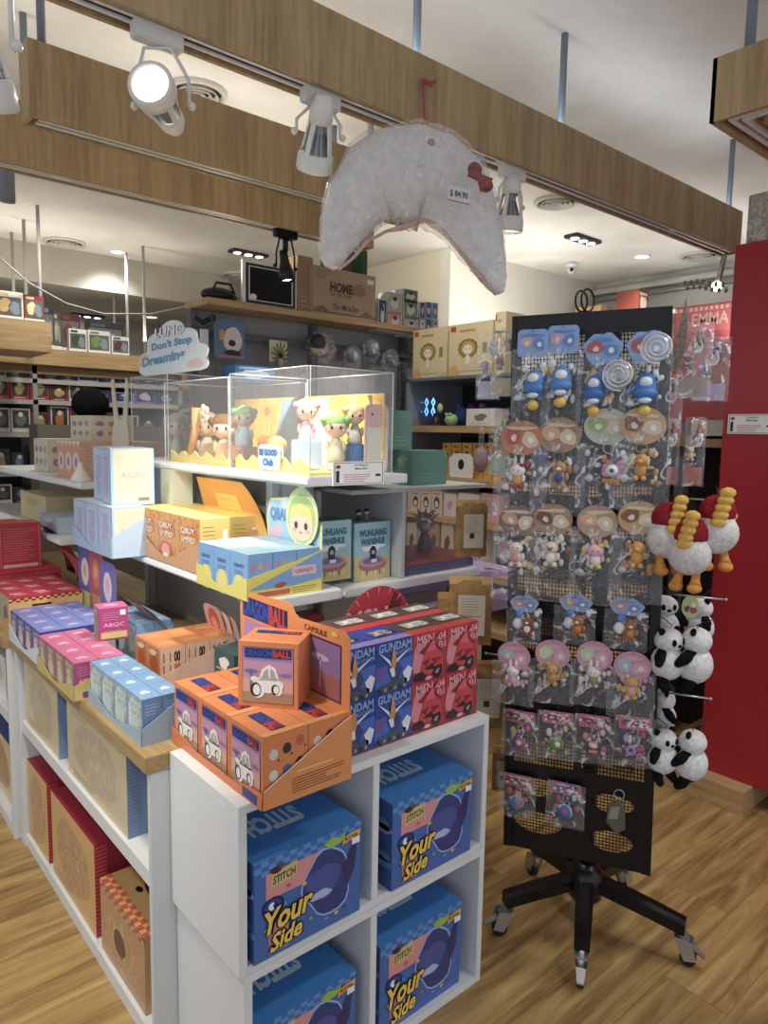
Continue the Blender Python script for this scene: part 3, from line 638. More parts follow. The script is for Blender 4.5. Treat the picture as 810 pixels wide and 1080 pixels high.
# --- red and blue robot kit boxes
def art_gundam(b, F, Lf, Tp):
    F.rect(0, 0, 1, 1, m('#24489a', .3), 1).poly([(0, .5), (1, .62), (1, .2), (0, .1)], m('#3a6cc4', .3), 2)
    F.poly([(.0, .55), (.3, .45), (.2, .2), (0, .3)], m('#6f4fa0', .35), 3)
    F.text('GUNDAM', .06, .80, .96, .97, m('#86a6dc', .4), 5, bold=.03, rise=.0); F.text('BLOCKSON', .5, .70, .98, .78, m('#7c9ad2', .4), 5)
    # abstract shards instead of the robot head
    w_ = m('#d7dbe2', .35); g = m('#4c5160', .35)
    F.poly([(.40, .50), (.04, .84), (.36, .62)], w_, 8).poly([(.44, .5), (.95, .80), (.52, .62)], w_, 8).poly([(.38, .46), (.44, .92), (.54, .6), (.5, .46)], m('#c98a4e', .35), 9)
    F.poly([(.3, .5), (.42, .22), (.62, .2), (.7, .4), (.6, .55)], m('#3a4a78', .35), 7).poly([(.34, .46), (.42, .28), (.5, .3), (.48, .46)], w_, 9).poly([(.8, .1), (.72, .32), (.86, .44), (.98, .36), (.9, .12)], w_, 7)
    F.blob(.4, .1, .34, .1, g, 6, 2, amp=.3).blob(.75, .12, .12, .09, g, 7, 5, amp=.3)
    for k in range(6): F.rect(.08+k*.13, .03, .14+k*.13, .1, m('#8e95a4' if k % 2 else '#32364a', .35), 10)
    Lf.rect(0, 0, 1, 1, m('#30488c', .35), 1); Tp.rect(0, 0, 1, 1, m('#3b46a8', .35), 1).rect(0, 0, 1, .25, m('#9a86c8', .35), 2).poly([(.3, .3), (.95, .42), (.85, .75), (.25, .62)], m('#30323c', .4), 3); Face(b, Tp.P(.3, .38, 4), Tp.U*.5, Tp.V*.3).text('LIMITED', 0, 0, 1, 1, m('#c8ccd4', .4), 1)
def art_msn(b, F, Lf, Tp):
    F.rect(0, 0, 1, 1, m('#bb2f3e', .3), 1).blob(.25, .5, .22, .4, m('#d87f8c', .35), 2, 3).poly([(.2, 0), (.9, .5), (1, .2), (1, 0)], m('#a2303c', .35), 2)
    F.text('MSN', .1, .78, .60, .96, m('#e3a0a4', .4), 5, bold=.02); F.text('-04', .66, .78, .96, .96, m('#e3a0a4', .4), 5, bold=.02); F.text('SA', .1, .62, .4, .76, m('#d98f96', .4), 5); F.text('BI', .74, .62, .97, .76, m('#d98f96', .4), 5)
    r1, r2, k_ = m('#c93a48', .35), m('#8d1f2c', .35), m('#33272c', .4)
    F.poly([(.15, .62), (.85, 1.0), (.62, .78), (.9, .55), (.5, .5)], r2, 6).poly([(.2, .2), (.35, .62), (.6, .72), (.85, .5), (.9, .2), (.5, .12)], r1, 7).poly([(.35, .62), (.6, .86), (.66, .6)], m('#d85c66', .35), 8).poly([(.25, .4), (.5, .48), (.4, .3)], r2, 8).poly([(.55, .45), (.85, .42), (.6, .3)], r2, 8).poly([(.3, .25), (.55, .35), (.7, .2)], k_, 8)
    F.blob(.2, .12, .15, .11, k_, 9, 3, amp=.3).blob(.72, .15, .16, .12, k_, 9, 6, amp=.3).poly([(.64, .14), (.7, .2), (.78, .22), (.72, .1)], m('#9c8f92', .4), 10).ell(.45, .06, .1, .04, m('#d8a0a8', .4), 8)
    Lf.rect(0, 0, 1, 1, m('#a62c3a', .35), 1); Tp.rect(0, 0, 1, 1, m('#cf4040', .35), 1).rect(.0, .3, 1, 1, m('#5c4440', .4), 2); Face(b, Tp.P(.28, .45, 4), Tp.U*.62, Tp.V*.3).rect(-.05, -.1, 1.05, 1.1, m('#8f8b86', .4), 0).text('LIMITED', 0, 0, 1, 1, m('#efe9e4', .4), 1)
sg = sm_ = None; KX = (.950, 1.071, 1.192, 1.3135)
MB().bbox(.945, 1.438, 1.262, 1.512, .7855, .789, m('#a8404c', .4), .0008).build('display_tray', label='flat printed base tray under the stack of red and blue robot boxes', cat='display tray')
for iz in range(2):
    for j in range(2):
        for i in range(4):
            blue = i < 2 and j == 0; loc = (KX[i], 1.265+j*.122, .7895+iz*.1285)
            lab = '%s robot kit box, %s column, %s row, %s layer of the stack' % ('deep blue' if blue else 'red', ('leftmost', 'second', 'third', 'rightmost')[i], ('front', 'back')[j], ('lower', 'upper')[iz])
            g_ = 'blue robot kit boxes' if blue else 'red robot kit boxes'
            if blue:
                if sg is None: sg = carton(.1195, .1195, .1275, m('#2c4494', .35), art_gundam).build('kit_box', loc=loc, label=lab, cat='toy box', group=g_)
                else: dup(sg, loc, 0, lab, g_)
            else:
                if sm_ is None: sm_ = carton(.1195, .1195, .1275, m('#c43c40', .35), art_msn).build('kit_box', loc=loc, label=lab, cat='toy box', group=g_)
                else: dup(sm_, loc, 0, lab, g_)
p0 = Vector((1.17, 1.512, .79)); b = MB(); R_ = .13
pts = [(R_*math.cos(PI*k/20), max(0, R_*math.sin(PI*k/20))) for k in range(21)]; O = Vector((1.285, 1.5115, .985))
b.plate([[(-R_, -.19)]+[(R_, -.19)]+pts], O, (1, 0, 0), (0, 0, 1), .002, m('#b52634', .35), back=m('#c9c2bc', .5)); F = Face(b, O+Vector((0, -.0015, 0)), (1, 0, 0), (0, 0, 1))
g = Face(b, F.P(-.115, .01, 2), F.U*.15, F.V*.06); g.text('MSN', 0, 0, 1, 1, m('#e0a8ac', .4), 1, bold=.03)
F.poly([(.0, -.01), (.06, .11), (.09, .08), (.05, -.01)], m('#6c1620', .4), 2); g = Face(b, F.P(.03, .0, 4), F.U*.085, F.V*.035); g.rect(-.05, -.1, 1.05, 1.1, m('#26282c', .4), 0).rect(0, 0, 1, 1, m('#8a9294', .4), 1).text('LIMITED', .08, .2, .92, .8, m('#26282c', .4), 2)
for k in range(9):
    a = PI*(k+.5)/9; F.poly([(R_*.8*math.cos(a), R_*.8*math.sin(a)), (R_*.98*math.cos(a-.015), R_*.98*math.sin(a-.015)), (R_*.98*math.cos(a+.015), R_*.98*math.sin(a+.015))], m('#e8b0b4', .4), 3)
b.build('header_card', label='round topped red sign card rising behind the robot kit boxes', cat='sign')

# --- small boxes on the worktop
ZT = .783
def art_simple(side, top, edge, txt=None, tcol='#e8e0e8', pic='L', fig='#cfd8c8', figs=1, shade=None, lines=True):
    def art(b, F, Lf, Tp):
        P_, I_ = (Lf, F) if pic == 'L' else (F, Lf)
        P_.rect(0, 0, 1, 1, m(edge, .35), 1); P_.rect(.06, .04, .94, .96, side, 2)
        P_.blob(.5, .34, .26, .25, m(fig, .4), 3, 4, amp=.12).ell(.5, .62, .2, .15, m(fig, .4), 4); P_.ell(.42, .61, .03, .03, m('#5a5260', .4), 5, 8).ell(.58, .61, .03, .03, m('#5a5260', .4), 5, 8)
        P_.lines(.2, .82, .8, .92, 1, m(tcol, .4), 3)
        I_.rect(0, 0, 1, 1, m(edge if shade is None else shade, .35), 1)
        if txt: I_.text(txt, .14, .40, .86, .54, m(tcol, .4), 3)
        if lines: I_.lines(.14, .08, .86, .32, 4, m(tcol, .4), 3, 5, .2); I_.lines(.14, .62, .86, .9, 4, m(tcol, .4), 3, 6, .15)
        Tp.rect(0, 0, 1, 1, m(top, .35), 1); Tp.blob(.5, .5, .2, .16, m(tcol, .4), 2, 3, amp=.4)
    return art
LANDS = m_wood('river_print', '#6a7a58', '#a8bcae', '#cfe0e4', 'X', .8, .35)
# pale blue river boxes (near tray)
N1 = (.640, 1.625, ZT)
tray(N1, 2, 4, .052, .092, .108, '#8fa9ba', 'pale blue scalloped tray nearest the end of the wooden worktop', low=.035)
grid(N1, 2, 4, .052, .092, .112, art_simple(LANDS, '#6fa2d2', '#7da6c8', None, '#c2d6e8', fig='#b8c8c4', lines=True, shade='#5c86b4'), m('#6fa2d2', .35), 'small sky blue landscape box', 'sky blue boxes in the near tray', wh='the pale blue tray')
N2 = (.606, 2.02, ZT)
PINK = m_art('dark_floral_print', ['#4c2f3c', '#b98f6c', '#6a8a6c', '#c9a08c'], 60)
def pk(b, F, Lf, w, l): Face(b, F.O, F.U, F.V).rect(0, 0, 1, .3, m('#c9b45c', .4), 2).rect(.15, .05, .9, .22, m('#7a4a8c', .4), 3)
tray(N2, 2, 4, .072, .088, .104, '#c2ac5c', 'tray with yellow edge holding the magenta boxes on the worktop', low=.036, print_=pk)
grid(N2, 2, 4, .072, .088, .104, art_simple(PINK, '#c0628c', '#a8407c', 'ABQC', '#dca0c0', fig='#c8b49c'), m('#b04a80', .35), 'small magenta box', 'magenta boxes in the yellow edged tray', wh='the yellow edged tray')
s1 = carton(.088, .078, .102, m('#a83c7c', .35), art_simple(PINK, '#b8588c', '#a83c7c', 'ABQC', '#dca0c0', fig='#8a8c60')); f_ = Face(s1, (0, 0, 0), (.088, 0, 0), (0, 0, .102)); f_.rect(.72, .76, .9, .92, m('#e8e4ea', .4), 6).rect(.06, .06, .94, .26, m('#c8b070', .4), 5)
s1.build('blind_box', loc=(.738, 2.195, .889), rot=math.radians(-8), label='single magenta box standing on top of the magenta rows', cat='toy box')
N3 = (.615, 2.385, ZT)
NIGHT = m_wood('dusk_print', '#3a3a78', '#7a7cb4', '#d0a8a8', 'X', .6, .35)
tray(N3, 3, 4, .078, .092, .1, '#c9cfd6', 'white edged tray of indigo boxes with a tall decorated back card', low=.05, inner='#d6d8de')
grid(N3, 3, 4, .078, .092, .108, art_simple(NIGHT, '#6f7ec0', '#4a4a98', None, '#b0a8d4', fig='#d8b8ac', lines=False, shade='#3c4088'), m('#474c9a', .35), 'small indigo dusk print box', 'indigo boxes in the white edged tray', wh='the white edged tray')
# back card of three rounded panels
p_a = at(86, 640, 'X', .90); p_b = at(132, 655, 'X', .90); L3 = p_a.y-p_b.y
b = MB(); O = Vector((.90, p_a.y, .80)); U = Vector((.18, -.98, 0))*1.0
for k, (u0, u1, c, h0) in enumerate(((-.02, .14, '#5d5fa8', .29), (.12, .27, '#b8505c', .31), (.25, .40, '#6468b0', .27))):
    b.plate([rr(u0, 0, u1, h0, .025)], O+Vector((-.004*k, 0, 0)), (0, -1, 0), (0, 0, 1), .002, m(c, .4)); F = Face(b, O+Vector((-.004*k-.0012, 0, 0)), (0, -1, 0), (0, 0, 1))
    F.ell((u0+u1)/2, h0*.66, .042, .055, m(('#d8cfc8', '#d0705c', '#d8c8d0')[k], .4), 2).ell((u0+u1)/2, h0*.68, .02, .026, m(('#c8a08c', '#e09880', '#e0a8b0')[k], .4), 3).rect(u0+.03, h0*.2, u1-.03, h0*.4, m(('#b8bc6c', '#b88c6c', '#9c94c8')[k], .4), 2)
b.build('header_card', label='indigo and coral scalloped back card standing behind the indigo boxes', cat='sign')
# small blue boxes behind
N4 = (.868, 2.235, ZT)
tray(N4, 2, 3, .06, .085, .115, '#86a4c4', 'small tray of light blue boxes between the magenta boxes and the coral card', low=.03)
grid(N4, 2, 3, .06, .085, .125, art_simple(m_art('snow_print', ['#88a8cc', '#b8d0e6', '#6c90bc'], 50), '#86b0dc', '#6c98c8', None, '#c6dcf0', fig='#cfdcec', lines=False), m('#78a6d6', .35), 'little light blue box', 'light blue boxes at the back of the worktop', wh='the small light blue tray')
# orange cat boxes
N5 = (.806, 1.905, ZT)
def art_cat(b, F, Lf, Tp):
    Lf.rect(0, 0, 1, 1, m('#c98a62', .35), 1).rect(.1, .1, .9, .95, m('#c06c40', .35), 2).ell(.5, .62, .27, .2, m('#b8502c', .4), 3).ell(.5, .3, .2, .16, m('#d69a70', .4), 4).blob(.45, .85, .3, .06, m('#e0c0a0', .4), 4, 2)
    F.rect(0, 0, 1, 1, m('#dcb49c', .35), 1)
    for r_ in range(3): F.text('1 1', .12, .68-.26*r_, .42, .88-.26*r_, m('#8a5a44', .4), 2); F.text('00', .55, .66-.26*r_, .8, .9-.26*r_, m(('#3a2a30', '#c05c38', '#8a5a44')[r_], .4), 2, bold=.05)
    Tp.rect(0, 0, 1, 1, m('#c4763c', .35), 1).blob(.5, .5, .3, .2, m('#cf8a50', .4), 2, 3)
def cat_h(t, w, l):
    for k, (dy, c) in enumerate(((0, '#c9a08c'), (.012, '#dccabc'), (.024, '#d8b8a8'))):
        b = MB(); O = Vector((w-.09+.03*k, l+.004+.004*k, .1))
        O = Vector((w+.004+.004*k, l*.6-dy*3, .11))
        b.plate([rr(-.06, 0, .06, .11-.01*k, .03)], O, (0, -1, 0), (-.25, 0, .97), .002, m(c, .4)); F = Face(b, O+Vector((-.0012, 0, 0)), (0, -1, 0), (-.25, 0, .97)); F.ell(0, .06, .035, .04, m('#c0543c', .4), 1).ell(0, .05, .02, .02, m('#dc9078', .4), 2)
        b.build('header_card', t)
tray(N5, 3, 2, .078, .088, .135, '#dfb9a8', 'pink tray of orange cat boxes with curled cards at its back', low=.05, header=cat_h)
grid(N5, 3, 2, .078, .088, .138, art_cat, m('#d0845a', .35), 'orange and cream cat box', 'orange cat boxes in the pink tray', wh='the pink tray')
def curl(O, wid, h, col, col2, label, lean=.5, yaw=0.0, fig='#d8c0b8', back='#c9b49c'):
    "curved card leaning out of the shade"
    b = MB(); n = 10; A = Matrix.Rotation(yaw, 3, 'Z'); vs = []; 
    for i in range(n+1):
        s_ = i/n; a = lean*s_*1.6; x = -h*s_*math.sin(a)*.7; z = h*s_*math.cos(a*.6); ww = wid*(1-.25*s_**3)/2
        for y in (-ww, -ww*.4, ww*.4, ww): vs.append(Vector(O)+A @ Vector((x, y, z)))
    fs = [(i*4+j, i*4+j+1, i*4+j+5, i*4+j+4) for i in range(n) for j in range(3)]
    b.add(vs, fs, m(col, .4), True); b.add([v+Vector((.002, 0, 0)) for v in vs], [f[::-1] for f in fs], m(back, .5), True)
    b.add([v+Vector((-.0006, 0, 0)) for v in vs], [fs[k] for k in (4, 7, 10, 13, 16, 19, 22, 3, 5, 6, 8, 9, 11, 12, 14, 15, 17)], m(col2, .4) if isinstance(col2, str) else col2, True)
    return b.build('header_card', label=label, cat='sign')
curl((.99, 2.30, ZT), .2, .24, '#a8503c', '#c8a08c', 'curved brown and coral card leaning out behind the light blue boxes', .55, back='#b89c84')
# teal and dark items in the shade under the shelf
def plain(x, y, z, w, d, h, col, label, name='small_carton', rot=0, txt=None, cat='box', tcol='#e8e4da', group=None, art=None):
    def a(b, F, Lf, Tp):
        if txt: F.text(txt, .15, .6, .85, .78, m(tcol, .4), 2)
        F.lines(.12, .1, .85, .4, 3, m(tcol, .4), 2, 3, .18); Lf.lines(.12, .1, .85, .6, 4, m(tcol, .4), 2, 3, .18); Lf.blob(.5, .7, .25, .15, m(tcol, .4), 2, 2)
    return carton(w, d, h, m(col, .4), art or a).build(name, loc=(x, y, z), rot=rot, label=label, cat=cat, group=group)
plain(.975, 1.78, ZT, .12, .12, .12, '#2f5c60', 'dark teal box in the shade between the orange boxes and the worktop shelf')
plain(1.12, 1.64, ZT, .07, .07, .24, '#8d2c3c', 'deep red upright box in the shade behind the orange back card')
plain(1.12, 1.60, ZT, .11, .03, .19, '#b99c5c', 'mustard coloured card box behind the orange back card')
# ================================================================== upper shelves of the centre display
G0 = 1.60
def gshelf(x0, x1, y0, y1, z, label, th=.03):
    t = thing('display_shelf', label, 'shelf', ((x0+x1)/2, (y0+y1)/2, z-th)); T = W(t)
    MB(T).bbox(x0, x1, y0, y1, z-th, z, WHITE, .003).build('board', t); MB(T).bbox(x0-.006, x0, y0, y1, z-th*.75, z-th*.2, m('#f4f6f6', .25), .0015).build('edge_strip', t)
    return t
gshelf(.985, 1.225, G0, 3.0, 1.10, 'long white shelf above the worktop carrying yellow, blue and pastel boxes')
gshelf(1.105, 1.47, G0, 3.0, 1.424, 'upper white shelf carrying the clear display cases', .028)
# spine and uprights
MB().bbox(1.24, 1.262, 1.80, 3.0, .784, 1.395, m('#b3b7b8', .5), .001).build('divider_panel', label='grey panel standing down the middle of the centre display', cat='panel')
for k, y in enumerate((1.95, 2.95)):
    MB().bbox(1.205, 1.238, y, y+.035, .784, 1.395, WHITE, .001).build('shelf_upright', label='white upright post holding the shelves, %s' % ('nearer one beside the curved orange card' if k == 0 else 'farther one'), cat='post', group='white shelf uprights')
# right side of the centre display
gshelf(1.27, 1.86, 1.64, 2.3, 1.085, 'white shelf right of the long one, under the clear case with the silver figure', .028)
t = thing('display_compartment', 'grey sided compartment holding the clear case with the silver figure', 'display case', (1.68, 1.85, 1.086)); T = W(t)
MB(T).bbox(1.505, 1.52, 1.66, 2.1, 1.086, 1.36, m('#b9bdc0', .45), .001).build('side_panel', t)
MB(T).bbox(1.30, 1.90, 1.66, 2.1, 1.361, 1.374, m('#a9adae', .45), .001).build('top_panel', t)
MB(T).box(1.525, 1.87, 1.665, 1.668, 1.09, 1.358, ACR).build('glass_front', t)
MB(T).box(1.525, 1.86, 1.675, 1.95, 1.088, 1.115, m('#223a78', .35)).build('plinth', t, label='dark blue base board'); MB(T).box(1.53, 1.855, 1.68, 1.94, 1.116, 1.13, m('#a03a34', .4)).build('plinth_top', t, label='red top of the base board')
def doll(name, label, cat, x, y, z, s, skin, body, hair, rot=0, ears=None, spiky=False, legs=True, group=None, hat=None):
    t = thing(name, label, cat, (x, y, z), rot, group)
    b = MB(); b.lathe([(.001, 0), (.3*s, .0), (.34*s, .1*s), (.26*s, .5*s), (.14*s, .8*s), (.001, .84*s)], body, n=14)
    b.ball((-.28*s, -.05*s, .5*s), (.09*s, .09*s, .2*s), body, 8).ball((.28*s, -.05*s, .5*s), (.09*s, .09*s, .2*s), body, 8); b.build('body', t)
    h = MB(); h.ball((0, 0, 1.18*s), (.42*s, .38*s, .4*s), skin, 16)
    for sx in (-1, 1): h.ball((sx*.15*s, -.35*s, 1.14*s), (.05*s, .03*s, .07*s), m('#3c3230', .3), 8); h.ball((sx*.25*s, -.30*s, 1.04*s), (.06*s, .02*s, .04*s), m('#e0a090', .5), 6)
    h.build('head', t)
    hm = hair if not isinstance(hair, str) else m(hair, .7); q = MB(); q.ball((0, .05*s, 1.27*s), (.46*s, .42*s, .38*s), hm, 16, disp=.08, fr=60)
    for k in range(7): a = PI*(k/6); q.ball((.42*s*math.cos(a), -.28*s*math.sin(a)*.6-.05*s, 1.38*s), (.12*s, .1*s, .14*s), hm, 8)
    if spiky:
        for k in range(14): a = 2.4*k; e = .3+.6*(k % 3)/2; d = Vector((math.cos(a)*math.cos(e), math.sin(a)*math.cos(e), math.sin(e))); q.tube([Vector((0, 0, 1.2*s))+d*.25*s, Vector((0, 0, 1.2*s))+d*.72*s], [.13*s, .01*s], hm, 6)
    q.build('hair', t)
    if ears:
        for sx in (-1, 1): MB().ball((sx*.24*s, 0, 1.78*s), (.1*s, .06*s, .26*s), m(ears, .6), 10).build('ear', t)
    return t
doll('silver_figure', 'silver haired figurine with a dark body in the clear case', 'figurine', 1.74, 1.8, 1.131, .085, m('#8a8d96', .3), m('#2c3448', .4), m('#a9a4a6', .2, .8), .4, spiky=True)
doll('red_figure', 'dark red figurine at the left of the clear case', 'figurine', 1.585, 1.84, 1.131, .10, m('#8c4a44', .5), m('#7a1f28', .5), m('#6c1c24', .5), .2, spiky=True)

# --- blue and yellow WUHUANG boxes
def art_wu(b, F, Lf, Tp):
    F.rect(0, 0, 1, 1, m('#8fbac2', .35), 1).rect(0, 0, 1, .40, m('#c9b877', .35), 2); F.text('WUHUANG', .12, .76, .88, .88, m('#2f6f88', .4), 4, bold=.05); F.text('WANSHUI', .16, .61, .82, .73, m('#2f6f88', .4), 4, bold=.05)
    F.blob(.5, .56, .32, .05, m('#d6dede', .4), 5, 2, amp=.4); F.ell(.5, .28, .39, .13, m('#a86a78', .4), 5).ell(.5, .32, .37, .10, m('#c08a94', .4), 6).blob(.5, .34, .24, .07, m('#6a6c9c', .4), 7, 3).ell(.5, .50, .09, .09, m('#2a2c40', .4), 8).rect(.42, .36, .58, .46, m('#3a3c58', .4), 8).ell(.5, .48, .05, .04, m('#b8a08c', .4), 9)
    F.rect(.45, .3, .6, .36, m('#d8d4dc', .4), 9)
    for k in range(6): F.poly([(.2+.12*k, .16), (.24+.12*k, .16), (.22+.12*k, .05)], m(('#f0e8c8', '#5a4a3c', '#e8e0c0')[k % 3], .4), 6)
    Lf.rect(0, 0, 1, 1, m('#7fa9b2', .35), 1); Tp.rect(0, 0, 1, 1, m('#4f8c92', .35), 1).rect(.08, .15, .92, .85, m('#3d7680', .35), 2)
w1 = carton(.15, .09, .182, m('#86b0b8', .35), art_wu).build('gift_box', loc=(1.182, 1.70, 1.1005), label='turquoise and sand lettered box nearer the yellow tray', cat='gift box', group='turquoise lettered boxes')
dup(w1, (1.345, 1.70, 1.0855), math.radians(2), 'turquoise and sand lettered box farther right, against the grey compartment')
for k, (x, y, z) in enumerate(((1.215, 1.74, 1.2835), (1.40, 1.75, 1.2685), (1.44, 1.76, 1.2685))): doll('small_figure', 'tiny %s figurine on top of the %s turquoise box' % (('pink', 'black and white', 'dark')[k], ('left', 'right', 'right')[k]), 'figurine', x, y, z, .022, m('#d8c8bc', .5), m(('#c87f8c', '#26262c', '#8a6a5c')[k], .5), m(('#b8a0a0', '#1c1c20', '#2c2c30')[k], .5))

# --- yellow tray with blue QBABY boxes
NQ = (.945, 1.64, 1.1005)
NQ = (.928, 1.62, 1.1005)
def art_q(b, F, Lf, Tp):
    Lf.rect(0, 0, 1, 1, m('#6f9fd0', .35), 1).ell(.5, .22, .36, .3, m('#c6cc6c', .35), 2).ell(.5, .24, .22, .2, m('#e0c86c', .35), 3).text('QBABY', .2, .66, .8, .76, m('#3f64a0', .4), 4); Lf.lines(.25, .5, .75, .62, 2, m('#4a6cae', .4), 4)
    F.rect(0, 0, 1, 1, m('#6d9fd0', .35), 1)
    for k, (x, y) in enumerate(((.2, .7), (.5, .72), (.8, .7), (.2, .4), (.5, .45), (.8, .42))): F.blob(x, y, .08, .1, m(('#c07c8c', '#cf9c6c', '#c88ca0', '#d0a49c', '#e0e4ec', '#b890a8')[k], .4), 2, k)
    Tp.rect(0, 0, 1, 1, m('#9cc6de', .35), 1).lines(.2, .4, .8, .6, 2, m('#c8dfe8', .4), 2)
def q_print(b, F, Lf, w, l):
    F.poly([(0, 0), (1, 0), (1, .3), (.6, .22), (0, .22)], m('#d9cf4a', .4), 2); F.rect(.12, .05, .55, .17, m('#c0604c', .4), 3); F.lines(.58, .04, .95, .2, 3, m('#a8803c', .4), 3)
    F.poly([(0, .24), (.6, .24), (1, .32), (1, .96), (.55, .62)], m('#6f9cd0', .4), 2); F.rect(.58, .44, .92, .66, m('#d0b4bc', .4), 3).text('QBABY', .62, .49, .88, .6, m('#a86478', .4), 4); F.blob(.42, .28, .08, .06, m('#a8503c', .4), 4, 2)
def q_head(t, w, l):
    O = Vector((w+.004, l, 0))
    def deco(b, F): F.rect(.01, .118, l-.01, .18, m('#a9cfe4', .35), 1); 
    b = MB()
    b.plate([[(0, 0), (l, 0), (l, .185), (l-.10, .205), (l-.105, .22), (l*.4, .25), (.02, .24), (0, .2)]], O, (0, -1, 0), (0, 0, 1), .002, m('#d8dc8c', .4)); F = Face(b, O+Vector((-.0012, 0, 0)), (0, -1, 0), (0, 0, 1))
    F.poly([(.01, .12), (l-.01, .12), (l-.01, .18), (l-.11, .2), (l*.4, .243), (.02, .232), (.008, .2)], m('#9cc4e0', .35), 1); g = Face(b, F.P(.02, .17, 3), F.U*.13, F.V*.045); g.text('QBABY', 0, 0, 1, 1, m('#4f8cc8', .4), 1, bold=.05); F.blob(.05, .14, .035, .02, m('#d8b4c4', .4), 2, 2).ell(.11, .23, .03, .02, m('#c8dcE8'.lower(), .4), 2)
    O2 = O+Vector((-.012, 0, 0)); cx = l-.085
    pts = [(cx+.082*math.cos(a), .20+.085*math.sin(a)) for a in [(-PI/2+2*PI*k/28) for k in range(28)]]; pts = [(x, z+(.03 if abs(x-cx) < .012 and z > .2 else 0)) for x, z in pts]
    b.plate([pts], O2, (0, -1, 0), (0, 0, 1), .002, m('#cfe09c', .4)); F = Face(b, O2+Vector((-.0012, 0, 0)), (0, -1, 0), (0, 0, 1))
    F.ell(cx, .195, .07, .07, m('#a8c878', .4), 1).ell(cx, .175, .058, .045, m('#e6c8b0', .4), 2).poly([(cx-.06, .18), (cx-.05, .225), (cx, .24), (cx+.05, .225), (cx+.06, .18), (cx+.03, .21), (cx, .2), (cx-.03, .212)], m('#e8cf6a', .4), 3).ell(cx-.025, .175, .009, .011, m('#4a3a36', .4), 4, 10).ell(cx+.025, .175, .009, .011, m('#4a3a36', .4), 4, 10).ell(cx, .155, .008, .003, m('#b8605c', .4), 4, 8).ell(cx-.035, .16, .01, .006, m('#e0a090', .4), 3, 8).ell(cx+.035, .16, .01, .006, m('#e0a090', .4), 3, 8)
    b.build('header_card', t, label='back card with the brand lettering and a round green hooded face')
tray(NQ, 3, 3, .076, .095, .118, '#cfc850', 'yellow edged tray of pale blue boxes with a green hooded face card', low=.05, header=q_head, print_=q_print)
grid(NQ, 3, 3, .076, .095, .12, art_q, m('#6f9fd0', .35), 'pale blue toy box', 'pale blue boxes in the yellow tray', wh='the upper yellow edged tray')

# --- yellow and orange boxes
NY = (.985, 2.01, 1.1005)
def art_y(b, F, Lf, Tp):
    Lf.rect(0, 0, 1, 1, m('#d8a04c', .35), 1).rect(.05, .03, .95, .97, m_art('amber_print', ['#c8843c', '#dba24c', '#b86a34', '#e0b868'], 30), 2); Lf.outlined('QBUY', .2, .66, .8, .8, m('#f0e4cc', .4), m('#b8603c', .4), 4, w=.02); Lf.text('LIMITED', .2, .52, .8, .62, m('#f0e4cc', .4), 5)
    Lf.ell(.48, .2, .32, .2, m('#c8583c', .4), 4).ell(.48, .24, .2, .14, m('#e0a48c', .4), 5).ell(.48, .10, .14, .1, m('#f0e0d0', .4), 6)
    F.rect(0, 0, 1, 1, m('#cdb05c', .35), 1).lines(.1, .3, .6, .9, 8, m('#8c7434', .4), 2, 3, .15).rect(.75, .6, .9, .78, m('#e8eaf0', .4), 3)
    Tp.rect(0, 0, 1, 1, m('#f0d868', .35), 1)
tray(NY, 2, 3, .105, .165, .14, '#c99a68', 'amber tray of tall yellow boxes on the long white shelf', low=.075)
grid(NY, 2, 3, .105, .165, .168, art_y, m('#dcb85c', .35), 'yellow and amber box', 'yellow boxes on the long white shelf', wh='the amber tray')
curl((1.20, 2.16, 1.12), .42, .27, '#d8923c', m_wood('swirl_print', '#d8822c', '#e8b84c', '#f0cc68', 'Y', .35, .4), 'large curved orange and gold back card under the upper shelf', .25, back='#c87c34')
# --- pastel blue boxes
NB = (.868, 2.43, 1.1005)
LAV = m_art('lavender_print', ['#9aa2c8', '#b8b0d4', '#8c9cc8', '#cfc4dc'], 30)
def art_b(b, F, Lf, Tp):
    Lf.rect(0, 0, 1, 1, m('#86b0d4', .35), 1).rect(.06, .03, .94, .97, m('#aebfd8', .35), 2).blob(.5, .45, .26, .32, LAV, 3, 6, amp=.2).rect(.25, .78, .75, .84, m('#a8a0c8', .4), 3)
    F.rect(0, 0, 1, 1, m('#8fb8d8', .35), 1).rect(.06, .04, .94, .97, m('#cdc0a8', .35), 2); F.text('AGBS', .2, .48, .8, .58, m('#c89a9c', .4), 3); F.lines(.15, .64, .85, .92, 5, m('#c8b8a8', .4), 3, 2, .15).lines(.15, .2, .85, .42, 4, m('#c8b8a8', .4), 3, 4, .15).rect(.62, .07, .88, .13, m('#707478', .4), 3)
    Tp.rect(0, 0, 1, 1, m('#bccdd8', .35), 1)
tray(NB, 1, 3, .125, .135, .15, '#9db6cf', 'pale blue tray of pastel boxes jutting past the end of the long shelf', low=.06)
grid(NB, 1, 3, .125, .135, .172, art_b, m('#c8d8e4', .35), 'pastel blue and cream box', 'pastel blue boxes', wh='the jutting pale blue tray')
for k, (x, y) in enumerate(((1.02, 2.62), (1.0, 2.82))):
    pb = carton(.15, .12, .20, m('#c8d8e4', .35), art_b).build('gift_box', loc=(.895+.03*k, 2.50+.15*k, 1.2755), rot=math.radians(-6+5*k), label='tall pastel blue box standing on top of the row, %s' % ('nearer the clear case' if k == 0 else 'farther left'), cat='gift box', group='tall pastel boxes on top')
plain(1.10, 2.46, 1.10, .08, .10, .30, '#d8dccc', 'pale green upright card box between the pastel boxes and the clear case', tcol='#c0c8b0')

